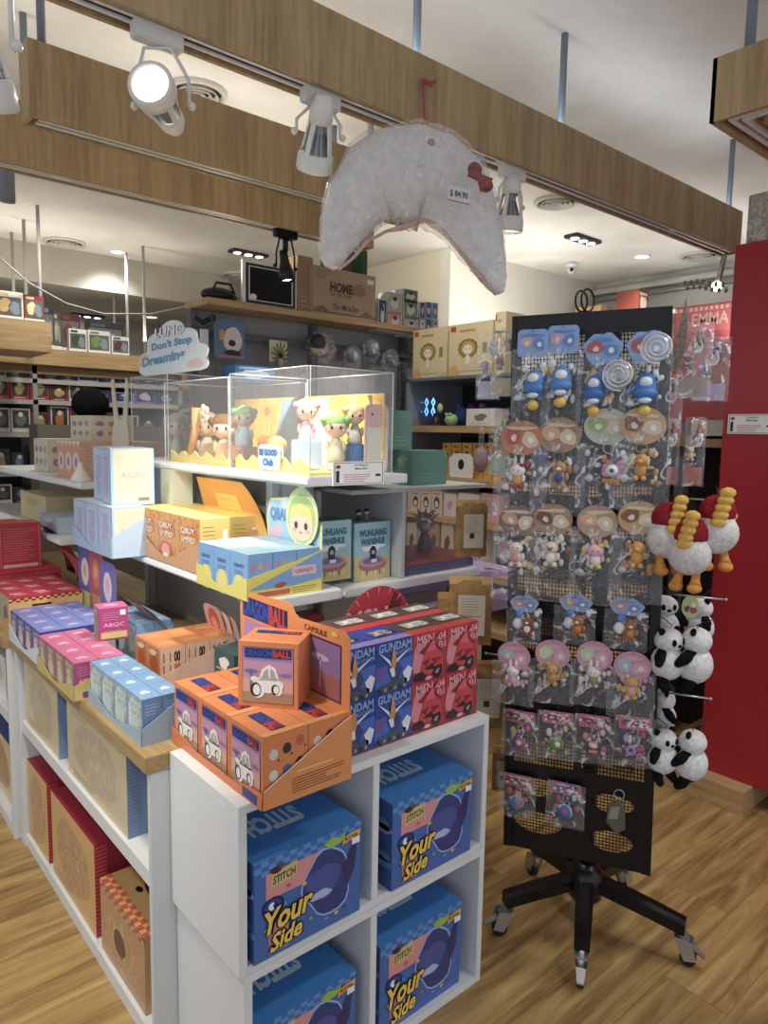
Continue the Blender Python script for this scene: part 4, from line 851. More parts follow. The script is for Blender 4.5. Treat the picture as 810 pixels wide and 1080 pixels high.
# --- clear display cases on the upper shelf
def clear_case(x0, x1, y0, y1, z0, h, label, back=None, floor=None):
    t = thing('display_case', label, 'display case', ((x0+x1)/2, (y0+y1)/2, z0)); T = W(t); e = .002
    for a in ((x0, x0+e, y0, y1, z0, z0+h), (x1-e, x1, y0, y1, z0, z0+h), (x0+e, x1-e, y0, y0+e, z0, z0+h), (x0+e, x1-e, y1-e, y1, z0, z0+h), (x0, x1, y0, y1, z0+h, z0+h+e)): MB(T).box(*a, ACR).build('clear_pane', t)
    b = MB(T); r = .0016
    for x in (x0, x1):
        for y in (y0, y1): b.tube([(x, y, z0), (x, y, z0+h)], r, ACRE, 5)
        b.tube([(x, y0, z0+h), (x, y1, z0+h)], r, ACRE, 5)
    for y in (y0, y1): b.tube([(x0, y, z0+h), (x1, y, z0+h)], r, ACRE, 5)
    b.build('edge', t, label='bright polished edges'); return t
ZS = 1.4245
SUNP = m_art('sunny_print', ['#f0c828', '#f4d848', '#f0c030', '#f6e470', '#f0d034'], 9, .4, 1)
clear_case(1.13, 1.43, 1.63, 2.08, ZS, .30, 'clear acrylic display case nearest the camera with pastel dolls inside')
clear_case(1.13, 1.43, 2.09, 2.58, ZS, .29, 'clear acrylic display case in the middle with a brown haired doll inside')
clear_case(1.16, 1.43, 2.62, 2.98, ZS, .33, 'clear display case under the cloud shaped sign')
# scenery boards inside the near cases
def scene_board(x0, x1, y0, y1, label, k):
    t = thing('scenery_board', label, 'backdrop', ((x0+x1)/2, (y0+y1)/2, ZS)); T = W(t); z = ZS
    b = MB(T); b.box(x0, x1, y0, y1, z, z+.006, SUNP); b.build('base', t, label='bright yellow base')
    b = MB(T); b.box(x1-.004, x1, y0, y1, z+.006, z+.24, SUNP); F = Face(b, (x1-.0045, y1, z), (0, -(y1-y0), 0), (0, 0, .24))
    F.poly([(.0, .02), (.34, .02), (.26, .5), (.36, .96), (.16, .98), (.12, .5)], m('#9cc8e8', .4), 1) if k == 0 else F.poly([(.6, .02), (1, .02), (1, .96), (.78, .98), (.7, .5)], m('#9cc8e8', .4), 1)
    F.ell(.55, .8, .05, .07, m('#e08c4c', .4), 2).ell(.25, .6, .04, .05, m('#d0783c', .4), 2)
    b.build('backdrop', t)
    b = MB(T); n = 16; y_ = lambda i: y0+(y1-y0)*i/n
    b.plate([[(0, 0), (y1-y0, 0)]+[((y1-y0)*(1-i/n), .028+.012*math.sin(i*1.9+k)) for i in range(n+1)]], (x0, y0, z+.006), (0, 1, 0), (0, 0, 1), .004, m('#ecd04c', .4)); b.build('front_edge', t)
scene_board(1.145, 1.415, 1.65, 2.07, 'yellow and blue scenery board inside the nearest clear case', 0); scene_board(1.145, 1.415, 2.11, 2.56, 'yellow scenery board inside the middle clear case', 1)
b = MB(); O = Vector((1.4, 1.70, ZS+.007)); b.box(1.24, 1.41, 1.655, 1.66, ZS+.007, ZS+.21, m('#d3dfc0', .4)); F = Face(b, (1.24, 1.6545, ZS+.007), (.17, 0, 0), (0, 0, .2)); F.rect(0, .0, .5, .3, m('#4f8cc4', .4), 1)
b = MB(); b.plate([rr(-.055, 0, .055, .18, .03)+[]], (1.385, 1.90, ZS+.01), (.3, -.95, 0), (0, 0, 1), .003, m('#d8dfd0', .4))
b.build('backdrop_card', label='pale rounded card in the nearest clear case behind the dolls', cat='card')
SK = m('#e8c4ac', .5)
zb = ZS+.0065
doll('pink_doll', 'pink haired doll with long pink sleeves in the nearest clear case', 'doll', 1.235, 1.80, zb+.085, .078, SK, m('#e4b8c8', .6), '#e0a8bc', -.6, group='dolls in the nearest clear case')
MB().bbox(1.20, 1.27, 1.765, 1.835, zb, zb+.09, m('#9fbfe0', .4), .004).build('toy_stand', label='pale blue block under the pink haired doll', cat='stand')
doll('green_doll', 'green hooded doll standing in the nearest clear case', 'doll', 1.27, 1.70, zb+.03, .086, SK, m('#cfc8a0', .6), '#7fae4c', -.6)
MB().bbox(1.25, 1.3, 1.675, 1.725, zb, zb+.03, m('#9fbfe0', .4), .004).build('toy_stand', label='low pale block under the green hooded doll', cat='stand')
doll('grey_doll', 'grey fluffy doll at the right of the nearest clear case', 'doll', 1.345, 1.705, zb+.08, .074, SK, m('#b8b4ac', .8), '#c8b078', -.5)
MB().bbox(1.315, 1.37, 1.672, 1.73, zb, zb+.08, m('#3f7cb8', .4), .004).build('toy_stand', label='deep blue block under the grey fluffy doll', cat='stand')
b = MB(); b.plate([[(x, z) for x, z in rr(-.045, 0, .045, .2, .02)[:12]]+[(-.02, .2), (-.02, .225), (-.035, .225)]+[(x, z) for x, z in rr(-.045, 0, .045, .2, .02)[12:]]], (1.392, 1.66, zb), (1, 0, 0), (0, 0, 1), .006, m('#ddb4b0', .5)); F = Face(b, (1.392, 1.6565, zb), (1, 0, 0), (0, 0, 1)); F.rect(-.04, .0, .04, .13, m('#d8dcc8', .4), 1)
for sx in (-.02, .02): F.ell(sx, .17, .004, .004, BLACK, 2, 8)
b.build('card_cutout', label='pink bear eared cardboard cutout at the right end of the nearest clear case', cat='cutout')
t = thing('toy_bakery', 'orange toy oven block with a small doll at the left of the nearest case', 'toy', (1.18, 1.93, zb)); T = W(t)
MB(T).bbox(1.16, 1.21, 1.88, 1.97, zb+.01, zb+.10, m('#d8903c', .45), .008).box(1.155, 1.16, 1.90, 1.95, zb+.03, zb+.08, m('#b8702c', .5)).build('oven', t); MB(T).ball((1.165, 1.865, zb+.06), .028, SK, 12).ball((1.17, 1.865, zb+.072), (.032, .032, .028), m('#c89048', .6), 12).ball((1.17, 1.865, zb+.025), (.02, .02, .03), m('#d89a48', .6), 10).build('small_doll', t)
MB(T).bbox(1.148, 1.152, 1.80, 1.9, zb+.02, zb+.07, m('#dfeaf2', .4), .001).build('name_plate', t)
b = MB(); F = Face(b, (1.1255, 1.90, zb+.0), (0, -.12, 0), (0, 0, .075)); b.plate([rr(0, 0, .12, .075, .02)], (1.1275, 1.90, zb), (0, -1, 0), (0, 0, 1), .002, m('#d4e4f0', .35)); F.text('BE GOOD', .08, .55, .92, .82, m('#3f7cc0', .4), 5, bold=.05); F.text('Club', .25, .15, .75, .45, m('#3f7cc0', .4), 5, bold=.05)
b.build('name_plate', label='pale blue lettered plate on the front of the nearest clear case', cat='sign')
for k, (px, py, y_, c, s_) in enumerate(((236, 465, 2.33, '#8a6438', .105), (258, 440, 2.18, '#8cd078', .085))):
    doll('brown_doll' if k == 0 else 'lime_doll', ('curly brown haired doll with a daisy in the middle clear case', 'lime haired doll beside the brown haired one')[k], 'doll', 1.24, y_, zb+(0 if k == 0 else .06), s_, SK, m(('#d8a878', '#a8cce0')[k], .6), m_fuzz('doll_hair_%d' % k, c, '#7c5c38' if k == 0 else '#7cae6c', 120), -.7)
t = thing('daisy', 'small daisy on the brown haired doll', 'flower', (1.20, 2.40, zb+.17))
MB().ball((0, 0, 0), .014, m('#e8c85c', .6), 10).build('centre', t)
for k in range(5): a = 2*PI*k/5; MB().ball((0, .024*math.cos(a), .024*math.sin(a)), (.007, .014, .014), m('#f0ece0', .6), 8).build('petal', t)
MB().bbox(1.20, 1.28, 2.14, 2.22, zb, zb+.06, m('#e09060', .5), .01).build('toy_stand', label='orange block under the lime haired doll', cat='stand')
for k, (px, py, c1, c2) in enumerate(((190, 450, '#b8a884', '#c89c8c'), (172, 440, '#8c9c78', '#a8b094'))):
    q = at(px, py, 'X', 1.26); doll('fluffy_doll', 'fluffy %s doll in the far end of the clear cases' % ('peach and white' if k == 0 else 'sage green'), 'doll', 1.26, 2.50+.25*k, ZS+.006, .11, m('#c8b09c', .6), m_fuzz('plush_%d' % k, c1, c2, 60), m_fuzz('plush_h%d' % k, c2, c1, 60), -.7)
b = MB(); b.tube([(1.2, 2.52, ZS+.03), (1.2, 2.47, ZS+.12), (1.2, 2.46, ZS+.2)], [.012, .016, .02], m('#e0a85c', .6), 8); b.build('bread_toy', label='orange stick shaped toy in the case under the cloud sign', cat='toy')
# figurine with long ears on the far case
t = thing('rabbit_cutout', 'cream long eared cutout standing beyond the clear cases', 'cutout', (1.2, 3.22, 1.311)); b = MB()
b.plate([[(-.05, 0), (.05, 0), (.055, .16), (.045, .2), (.06, .33), (.045, .35), (.02, .21), (-.01, .21), (-.035, .35), (-.05, .34), (-.035, .2), (-.055, .15)]], (0, 0, 0), (.25, -1.2, 0), (0, 0, 1.3), .006, m('#cfc4ac', .6)); F = Face(b, (-.0038, 0, 0), (.25, -1.2, 0), (0, 0, 1.3)); F.ell(-.02, .09, .01, .02, m('#3c3a3c', .5), 1).ell(.02, .09, .01, .02, m('#3c3a3c', .5), 1); b.build('body', t)
# price notice in front of the case
q0, q1 = at(350, 487, 'Y', 1.598), at(404, 510, 'Y', 1.598)
b, f = price_card((q0.x, 1.598, q1.z), (q1.x-q0.x, 0, 0), (0, 0, q0.z-q1.z), ''); f.text('Looking for', .4, .8, .68, .88, m('#22262a'), 14); f.text('More info?', .42, .66, .66, .74, m('#22262a'), 14); f.lines(.2, .12, .75, .5, 4, m('#c99a92'), 14)
b.build('price_sign', label='small framed notice card on the front of the upper white shelf', cat='sign')
# cloud sign
c0 = at(180, 385, 'X', 1.20); b = MB(); Y0 = c0.y; Z0 = ZS+.335
sc = (at(150, 370, 'X', 1.2).y-at(222, 370, 'X', 1.2).y)
cl = []
for cx, cy, r_, a0, a1 in ((.12, .12, .12, 3.6, 1.9), (.12, .35, .10, 3.3, 1.4), (.30, .62, .16, 3.4, 1.2), (.52, .78, .17, 2.7, .5), (.72, .60, .16, 1.6, -.2), (.88, .32, .14, 1.4, -.4), (.92, .10, .10, 1.0, -1.0)):
    for k in range(7): a = a0+(a1-a0)*k/6; cl.append((cx+r_*math.cos(a), cy+r_*math.sin(a)))
cl += [(.92, 0), (.08, 0)]; H_ = .21; cl = [(a*sc, max(0, c)*H_) for a, c in cl]
O = Vector((1.2, Y0+sc/2, Z0)); b.plate([cl], O, (0, -1, 0), (0, 0, 1), .006, m('#dbe8ea', .4), side=m('#f0f4f4', .4)); F = Face(b, O+Vector((-.0033, 0, 0)), (0, -sc, 0), (0, 0, H_))
F.ell(.09, .33, .09, .1, m('#e6cfb8', .4), 1).blob(.86, .12, .1, .1, m('#e2c4c0', .4), 1, 3); F.outlined('LUNO', .28, .68, .72, .86, m('#eef4f4', .4), m('#b9d0d8', .4), 2, w=.006)
F.text("Don't Stop", .22, .42, .82, .60, m('#5c9cc4', .4), 3, bold=.04, rise=.03); F.text('Dreaming', .06, .12, .72, .36, m('#5ca6cc', .4), 3, bold=.04, rise=.06)
b.build('cloud_sign', label="pale blue cloud shaped sign reading Don't Stop Dreaming", cat='sign')
# --- peach boxes farther left (upper shelf of the next display)
gshelf(1.0, 1.35, 3.15, 4.7, 1.31, 'white shelf of the farther display carrying peach boxes', .03)
gshelf(.9, 1.3, 3.12, 4.7, 1.08, 'lower white shelf of the farther display', .03)
def art_peach(b, F, Lf, Tp):
    Lf.rect(0, 0, 1, 1, m('#e0a27c', .4), 1)
    for k in range(3): Lf.ell(.18+.32*k, .45, .13, .26, m('#ead8cc', .4), 2).ell(.18+.32*k, .45, .05, .13, m('#9a8cb0', .4), 3); 
    for k in range(6): Lf.poly([(k/6, 1), ((k+1)/6, 1), ((k+.5)/6, .85)], m('#f0dccc', .4), 2)
    F.rect(0, 0, 1, 1, m('#d8a888', .4), 1).lines(.05, .5, .6, .9, 5, m('#a87a5c', .4), 2, 4, .15).poly([(0, 0), (1, 0), (1, .75)], m('#d09a74', .4), 2).ell(.3, .14, .1, .12, m('#d8704c', .4), 3).rect(.14, .1, .2, .3, m('#5c4438', .4), 3)
    Tp.rect(0, 0, 1, 1, m('#e4c4a4', .4), 1)
carton(.4, .34, .17, m('#d9a888', .4), art_peach).build('gift_box', loc=(1.05, 3.3, 1.3105), label='large peach printed box row on the farther shelf', cat='gift box')
def art_dots(b, F, Lf, Tp):
    for fc in (F, Lf):
        fc.rect(0, 0, 1, 1, m('#d8cdb0', .4), 1)
        for k in range(6): fc.blob(.2+.3*(k % 3), .3+.38*(k//3), .09, .11, m(('#8c8ca4', '#b88c7c', '#a0a0b4')[k % 3], .4), 2, k)
    Tp.rect(0, 0, 1, 1, m('#ddd4bc', .4), 1)
carton(.2, .3, .12, m('#d8cdb0', .4), art_dots).build('gift_box', loc=(1.15, 3.45, 1.481), label='cream dotted box on top of the peach box row', cat='gift box')
carton(.2, .25, .17, m('#cfc8b8', .4), art_dots).build('gift_box', loc=(1.08, 3.9, 1.3105), label='cream box with small grey figures left of the peach box row', cat='gift box')
plain(.98, 3.6, 1.081, .25, .45, .13, '#cdbd8c', 'pale yellow carton on the lower farther shelf', cat='carton', tcol='#b8a878'); plain(.93, 3.25, 1.081, .22, .28, .07, '#a9bccb', 'pale blue flat tray box on the lower farther shelf', cat='carton', tcol='#c8d4dc')
plain(1.16, 3.16, 1.081, .08, .1, .15, '#6a5238', 'brown open backed card by the pastel boxes', tcol='#a89060')
b = MB(); b.lathe([(.04, 0), (.045, .01), (.012, .06), (.01, .08), (.001, .085)], m('#e6dcc8', .5), n=14); b.build('folded_card_top', loc=(1.03, 3.24, 1.3105), label='small white folded paper peak on top of the pastel boxes', cat='card')
# --- red boxes on the far worktop
def art_red(b, F, Lf, Tp):
    Lf.rect(0, 0, 1, 1, m('#c88a3c', .4), 1).blob(.5, .4, .25, .33, m('#a8a4a8', .4), 2, 4).rect(.1, .72, .9, .95, m('#c0402c', .4), 2)
    F.rect(0, 0, 1, 1, m('#b0283c', .4), 1).rect(.05, .04, .06, .96, m('#c89a5c', .4), 2).rect(.94, .04, .95, .96, m('#c89a5c', .4), 2).lines(.12, .2, .9, .92, 14, m('#cf7c6c', .4), 2, 6, .2).rect(.1, .06, .9, .13, m('#cfa0a0', .4), 2)
    Tp.rect(0, 0, 1, 1, m('#d8483c', .4), 1)
NR = (.63, 2.83, ZT)
def chk(b, F, Lf, w, l):
    F.rect(0, 0, 1, 1, m('#cfa45c', .4), 2); F.text('MOLLY', .3, .72, .7, .82, m('#3c241c', .4), 4)
    for i in range(20):
        F.rect(i/20, .9+.05*(i % 2), (i+1)/20, .95+.05*(i % 2), m('#7a2028', .4), 3)
tray(NR, 3, 3, .085, .12, .13, '#c89a50', 'tan tray with a red chequered rim holding red boxes at the left edge', low=.05, print_=chk)
def art_red2(b, F, Lf, Tp):
    for fc in (F, Lf): fc.rect(0, 0, 1, 1, m('#b8a888' if fc is Lf else '#b8283c', .4), 1); fc.blob(.5, .45, .25, .3, m('#7c6c6c', .4), 2, 3)
    Tp.rect(0, 0, 1, 1, m('#c83850', .4), 1).rect(.2, .5, .7, .62, m('#e8c8cc', .4), 2).rect(.3, .3, .8, .4, m('#e8c8cc', .4), 2)
grid(NR, 3, 3, .085, .12, .132, art_red2, m('#b8283c', .4), 'crimson topped small box', 'crimson boxes in the chequered tray', wh='the chequered tray')
NR2 = (.66, 3.25, ZT)
tray(NR2, 3, 4, .09, .12, .15, '#b02a38', 'plain red tray of scarlet boxes behind the chequered one', low=.05)
grid(NR2, 3, 4, .09, .12, .15, art_red, m('#b0283c', .4), 'scarlet round pictured box', 'scarlet boxes in the red tray', wh='the plain red tray')
carton(.17, .12, .2, m('#b0283c', .4), art_red).build('gift_box', loc=(.70, 3.28, .936), label='upright red box with lines of gold text on top of the scarlet boxes', cat='gift box')
carton(.12, .12, .19, m('#c88a3c', .4), art_red).build('gift_box', loc=(.71, 3.42, .936), label='upright orange and red box beside the text covered one at the left edge', cat='gift box')
curl((.95, 2.98, ZT+.12), .2, .22, '#8c2430', '#b8605c', 'curved crimson card leaning over the chequered tray', .6, back='#a04c44')
curl((1.02, 3.35, ZT+.1), .2, .26, '#3a1c1c', '#c8502c', 'dark card with an orange edge behind the red boxes', .5, back='#c8502c')
MB().bbox(.97, 1.0, 3.02, 3.06, .784, 1.05, WHITE, .001).build('shelf_upright', label='white upright post between the near and far displays', cat='post')

# ================================================================== boxes at the right half of the centre display
ZR = 1.3745
plain(1.60, 1.72, ZR, .16, .10, .115, '#4f8078', 'wide teal box lying on the grey compartment', cat='gift box', tcol='#6f9c92')
plain(1.56, 1.78, ZR+.116, .09, .06, .13, '#527f78', 'upright teal box standing on the wide one', cat='gift box', tcol='#7ca49a')
plain(1.47, 1.84, ZR, .10, .10, .22, '#b9b8b2', 'pale grey tall box right of the clear case', cat='gift box', tcol='#9c9a96'); 
# ================================================================== black carousel rack
RC = Vector((1.87, 1.17, 0)); RA = math.radians(-62.9)
rack = thing('carousel_rack', 'black wire mesh carousel rack on five castors, hung with charms and plush toys', 'display rack', RC, RA)
RXv = Vector((math.cos(RA), math.sin(RA), 0)); RYv = Vector((-math.sin(RA), math.cos(RA), 0)); D = .14; HW = .205; ZB, ZTp = .305, 1.885
iR = Matrix.Rotation(-RA, 4, 'Z') @ Matrix.Translation(-RC)
def rl(px, py, y=-D):
    "rack-local x, z of a picture point on the plane local y"
    p = onplane(px, py, RC+RYv*y, RYv); q = iR @ p; return q.x, q.z
def skew(o): o.rotation_euler = (0, -.021, 0); o.location = (-.015, 0, 0); return o
def grid_panel(y, name, front=True):
    b = MB(); th = .002
    b.box(-HW, HW, y-.006, y+.006, ZTp-.06, ZTp, BLACK); b.box(-HW, -HW+.02, y-.006, y+.006, ZB, ZTp-.06, BLACK); b.box(HW-.02, HW, y-.006, y+.006, ZB, ZTp-.06, BLACK)
    z0 = ZB+.27
    n = 40
    for i in range(n+1): x = -HW+.02+(2*HW-.04)*i/n; b.box(x-.0014, x+.0014, y-.001, y+.001, z0, ZTp-.06, BLACK)
    k = z0
    while k < ZTp-.06: b.box(-HW+.02, HW-.02, y-.001, y+.001, k-.0014, k+.0014, BLACK); k += .0113
    b.box(-.008, .008, y-.003, y+.003, z0, ZTp-.06, BLACK)
    for z in (z0+.16, .95, 1.25): b.box(-HW+.02, HW-.02, y-.003, y+.003, z, z+.018, BLACK)
    return skew(b.build(name, rack))
def low_plate(y):
    b = MB(); ov = lambda cx, cz, a, c: [(cx+a*math.cos(2*PI*k/24), cz+c*math.sin(2*PI*k/24)) for k in range(24)]
    ovs = [(-.12, .20, .055, .03), (-.11, .09, .07, .035), (.10, .19, .06, .028), (.10, .075, .06, .032)]
    b.plate([[(-HW, 0), (HW, 0), (HW, .27), (-HW, .27)]]+[ov(*o) for o in ovs], (0, y, ZB), (1, 0, 0), (0, 0, 1), .004, BLACK)
    for cx, cz, a, c in ovs:
        k = -a
        while k < a: h = c*math.sqrt(max(0, 1-(k/a)**2)); b.box(cx+k-.001, cx+k+.001, y-.001, y+.001, ZB+cz-h, ZB+cz+h, BLACK); k += .0095
        k = -c
        while k < c: h = a*math.sqrt(max(0, 1-(k/c)**2)); b.box(cx-h, cx+h, y-.001, y+.001, ZB+cz+k-.001, ZB+cz+k+.001, BLACK); k += .0095
    return skew(b.build('lower_plate', rack, label='solid lower plate pierced by four meshed ovals'))
grid_panel(-D, 'mesh_panel'); low_plate(-D); 
b = MB()
for x in (-HW, HW):
    s_ = 1 if x > 0 else -1
    b.box(x-.006, x+.006, -D-.008, -D+.008, ZB, ZTp, BLACK)
for z in (.5, 1.2, 1.75): b.box(-.012, .012, -D, 0, z, z+.02, BLACK)
skew(b.build('frame_post', rack))
b = MB(); b.tube([(0, 0, .13), (0, 0, ZTp-.03)], .022, BLACK, 14); b.build('pole', rack)
MB().lathe([(.001, .22), (.03, .22), (.055, .19), (.06, .15), (.05, .11), (.001, .10)], m('#101012', .3), n=20).build('hub', rack)
cast = [(1.652, 1.304), (1.667, 1.042), (1.961, .896), (2.115, 1.183), (1.959, 1.423)]
for k, (x, y) in enumerate(cast):
    q = iR @ Vector((x, y, 0)); d = Vector((q.x, q.y, 0)); L_ = d.length; dd = d.normalized(); e = dd*L_
    b = MB(); s_ = dd.cross(Vector((0, 0, 1)))
    p = [(dd*.04, .165, .028), (e*.7, .138, .025), (e*1.03, .118, .022)]
    vs = []; 
    for c, z, w_ in p:
        for sx, dz in ((-1, -.02), (1, -.02), (1, .014), (.5, .024), (-.5, .024), (-1, .014)): vs.append(c+s_*sx*w_+Vector((0, 0, z+dz)))
    fs = [(i*6+j, i*6+(j+1) % 6, i*6+6+(j+1) % 6, i*6+6+j) for i in range(2) for j in range(6)]+[(5, 4, 3, 2, 1, 0), (12, 13, 14, 15, 16, 17)]
    b.add(vs, fs, m('#0e0e10', .3)); leg = b.build('leg', rack)
    cb = MB(); c0 = e+Vector((0, 0, 0)); a = s_
    cb.tube([c0+Vector((0, 0, .1)), c0+Vector((0, 0, .075))], .009, METAL, 8)
    for sg_ in (-1, 1): 
        o_ = a*.016*sg_; cb.add([c0+o_+v for v in (dd*-.022+Vector((0, 0, .085)), dd*.03+Vector((0, 0, .085)), dd*.045+Vector((0, 0, .03)), dd*.012+Vector((0, 0, .02)))], [(0, 1, 2, 3)], METAL); cb.add([c0+o_*1.15+v for v in (dd*-.022+Vector((0, 0, .085)), dd*.03+Vector((0, 0, .085)), dd*.045+Vector((0, 0, .03)), dd*.012+Vector((0, 0, .02)))], [(3, 2, 1, 0)], METAL)
    cb.box(c0.x-.02, c0.x+.02, c0.y-.02, c0.y+.02, .08, .088, METAL); 
    pv = [c0+dd*.03+a*w_+Vector((0, 0, z)) for w_, z in ((-.014, .065), (.014, .065))]+[c0+dd*.066+a*w_+Vector((0, 0, .045)) for w_ in (.009, -.009)]
    cb.add(pv, [(0, 1, 2, 3)], METAL); cb.add([v-Vector((0, 0, .004)) for v in pv], [(3, 2, 1, 0)], METAL)
    cb.ball(c0+dd*.004+Vector((0, 0, .062)), (.017, .017, .024), METAL, 12)
    cs = cb.build('castor', leg, label='chrome castor with a dark wheel')
    wb = MB(); A = Matrix((dd, Vector((0, 0, 1)), a)).transposed(); wb.lathe([(.001, -.011), (.02, -.011), (.0235, -.008), (.0235, .008), (.02, .011), (.001, .011)], m('#2a2422', .5), c0+dd*.02+Vector((0, 0, .024)), 18, A); o = wb.build('castor_wheel', leg)

# --- toys
def fig(b, kind, c1, c2, c3, s=.04, A=None):
    "small charm around the origin, hanging; y towards the back"
    M1, M2, M3 = (m(c, .45) for c in (c1, c2, c3)); K = m('#2a2424', .4)
    if kind == 'bear':
        b.ball((0, 0, 0), (.42*s, .36*s, .48*s), M1, 12).ball((0, -.05*s, .62*s), (.46*s, .4*s, .4*s), M1, 12)
        for x in (-1, 1): b.ball((x*.36*s, 0, .98*s), .15*s, M1, 8).ball((x*.46*s, -.1*s, .08*s), (.15*s, .15*s, .26*s), M1, 8).ball((x*.26*s, -.14*s, -.45*s), (.2*s, .24*s, .18*s), M1, 8).ball((x*.16*s, -.42*s, .68*s), .045*s, K, 6)
        b.ball((0, -.40*s, .56*s), (.17*s, .1*s, .12*s), M2, 8).ball((0, -.30*s, 0), (.28*s, .12*s, .3*s), M3, 10)
    elif kind == 'rabbit':
        b.ball((0, 0, 0), (.36*s, .34*s, .42*s), M3, 12).ball((0, -.05*s, .58*s), (.5*s, .4*s, .4*s), M1, 12)
        for x in (-1, 1): b.ball((x*.22*s, 0, 1.15*s), (.13*s, .1*s, .36*s), M1, 8).ball((x*.42*s, -.1*s, .1*s), (.13*s, .13*s, .24*s), M1, 8).ball((x*.22*s, -.14*s, -.42*s), (.18*s, .24*s, .15*s), M2, 8).ball((x*.17*s, -.42*s, .6*s), .045*s, K, 6)
        b.ball((.3*s, -.2*s, .92*s), (.2*s, .1*s, .12*s), M2, 8)
    elif kind == 'blue':
        b.ball((0, 0, .1*s), (.5*s, .42*s, .75*s), M1, 14).ball((0, -.25*s, .38*s), (.3*s, .22*s, .26*s), M2, 12).ball((0, -.12*s, -.1*s), (.56*s, .36*s, .3*s), M1, 12).ball((0, -.28*s, -.45*s), (.3*s, .2*s, .14*s), M2, 10)
        b.ball((0, -.1*s, -.92*s), (.3*s, .26*s, .26*s), M3, 12).tube([(0, 0, -.7*s), (0, 0, -.5*s)], .05*s, M3, 6)
    elif kind == 'dog':
        b.ball((0, 0, 0), (.36*s, .34*s, .5*s), M1, 12).ball((.05*s, -.08*s, .6*s), (.4*s, .42*s, .38*s), M1, 12).ball((.0, -.42*s, .52*s), (.2*s, .18*s, .14*s), M2, 8)
        for x in (-1, 1): b.ball((x*.4*s, 0, .55*s), (.12*s, .16*s, .3*s), M3, 8).ball((x*.5*s, 0, .15*s), (.3*s, .14*s, .12*s), M1, 8).ball((x*.22*s, -.2*s, -.5*s), (.18*s, .3*s, .16*s), M2, 8)
    elif kind == 'donut':
        for x, z, r_, c in ((-.25, -.05, .5, M1), (.5, .3, .32, M2), (.48, -.5, .32, M1)): b.torus((x*s, 0, z*s), r_*.62*s, r_*.36*s, m('#c99a5c', .5), n=18).torus((x*s, -.06*s, z*s), r_*.62*s, r_*.33*s, c, n=18)
    elif kind == 'cup':
        b.lathe([(.001, -.6*s), (.3*s, -.6*s), (.42*s, .1*s), (.001, .1*s)], M1, n=16).ball((0, 0, .25*s), (.42*s, .38*s, .32*s), M2, 12)
        for x in (-1, 1): b.ball((x*.34*s, 0, .68*s), .2*s, M3, 10)
        b.box(-.38*s, .38*s, -.4*s, -.36*s, -.3*s, -.1*s, M3)
    elif kind == 'ball':
        b.ball((0, 0, 0), .62*s, M1, 16).torus((0, 0, 0), .5*s, .16*s, M2, n=20).ball((.1*s, -.45*s, .1*s), (.28*s, .2*s, .28*s), M3, 10)
    elif kind == 'camera':
        b.bbox(-.6*s, .6*s, -.2*s, .2*s, -.4*s, .4*s, M1, .1*s).lathe([(.3*s, 0), (.36*s, .1*s), (.001, .12*s)], M2, (0, -.2*s, 0), 18, Vector((0, -1, 0)).to_track_quat('Z', 'X').to_matrix()).ball((0, -.34*s, 0), .14*s, m('#38786c', .3), 10).ball((0, -.42*s, 0), .07*s, K, 8).box(-.55*s, .5*s, -.22*s, .2*s, -.75*s, -.5*s, M3)
    return b
_bags = {}
def bag_mesh(w, h, puff, seed):
    k = (round(w, 3), round(h, 3), seed)
    if k in _bags: return _bags[k]
    b = MB(); nx, nz = 12, 18; vs = []; fs = []
    for side in (-1, 1):
        for j in range(nz+1):
            for i in range(nx+1):
                u, v = i/nx, j/nz; x = (u-.5)*w*(1+.05*noise.noise(Vector((v*5, seed, 0)))); z = -h*v+.004*noise.noise(Vector((u*6, seed+9, side)))
                pf = puff*(math.sin(PI*u)**.5 if 0 < u < 1 else 0)*(math.sin(PI*min(1, v*1.05+.0))**.6 if 0 < v < .95 else 0)
                nn = noise.noise(Vector((u*4.5, v*6, seed*3.1+side)))*.007+noise.noise(Vector((u*11, v*14, seed+side)))*.004
                edge = min(1, min(u, 1-u)*8); vs.append((x, side*pf*.8+nn*edge, z))
    W_ = (nx+1)*(nz+1)
    for s_ in (0, 1):
        for j in range(nz):
            for i in range(nx):
                a = s_*W_+j*(nx+1)+i; f = (a, a+1, a+nx+2, a+nx+1); fs.append(f if s_ else f[::-1])
    b.add(vs, fs, BAG, True); _bags[k] = b; return b
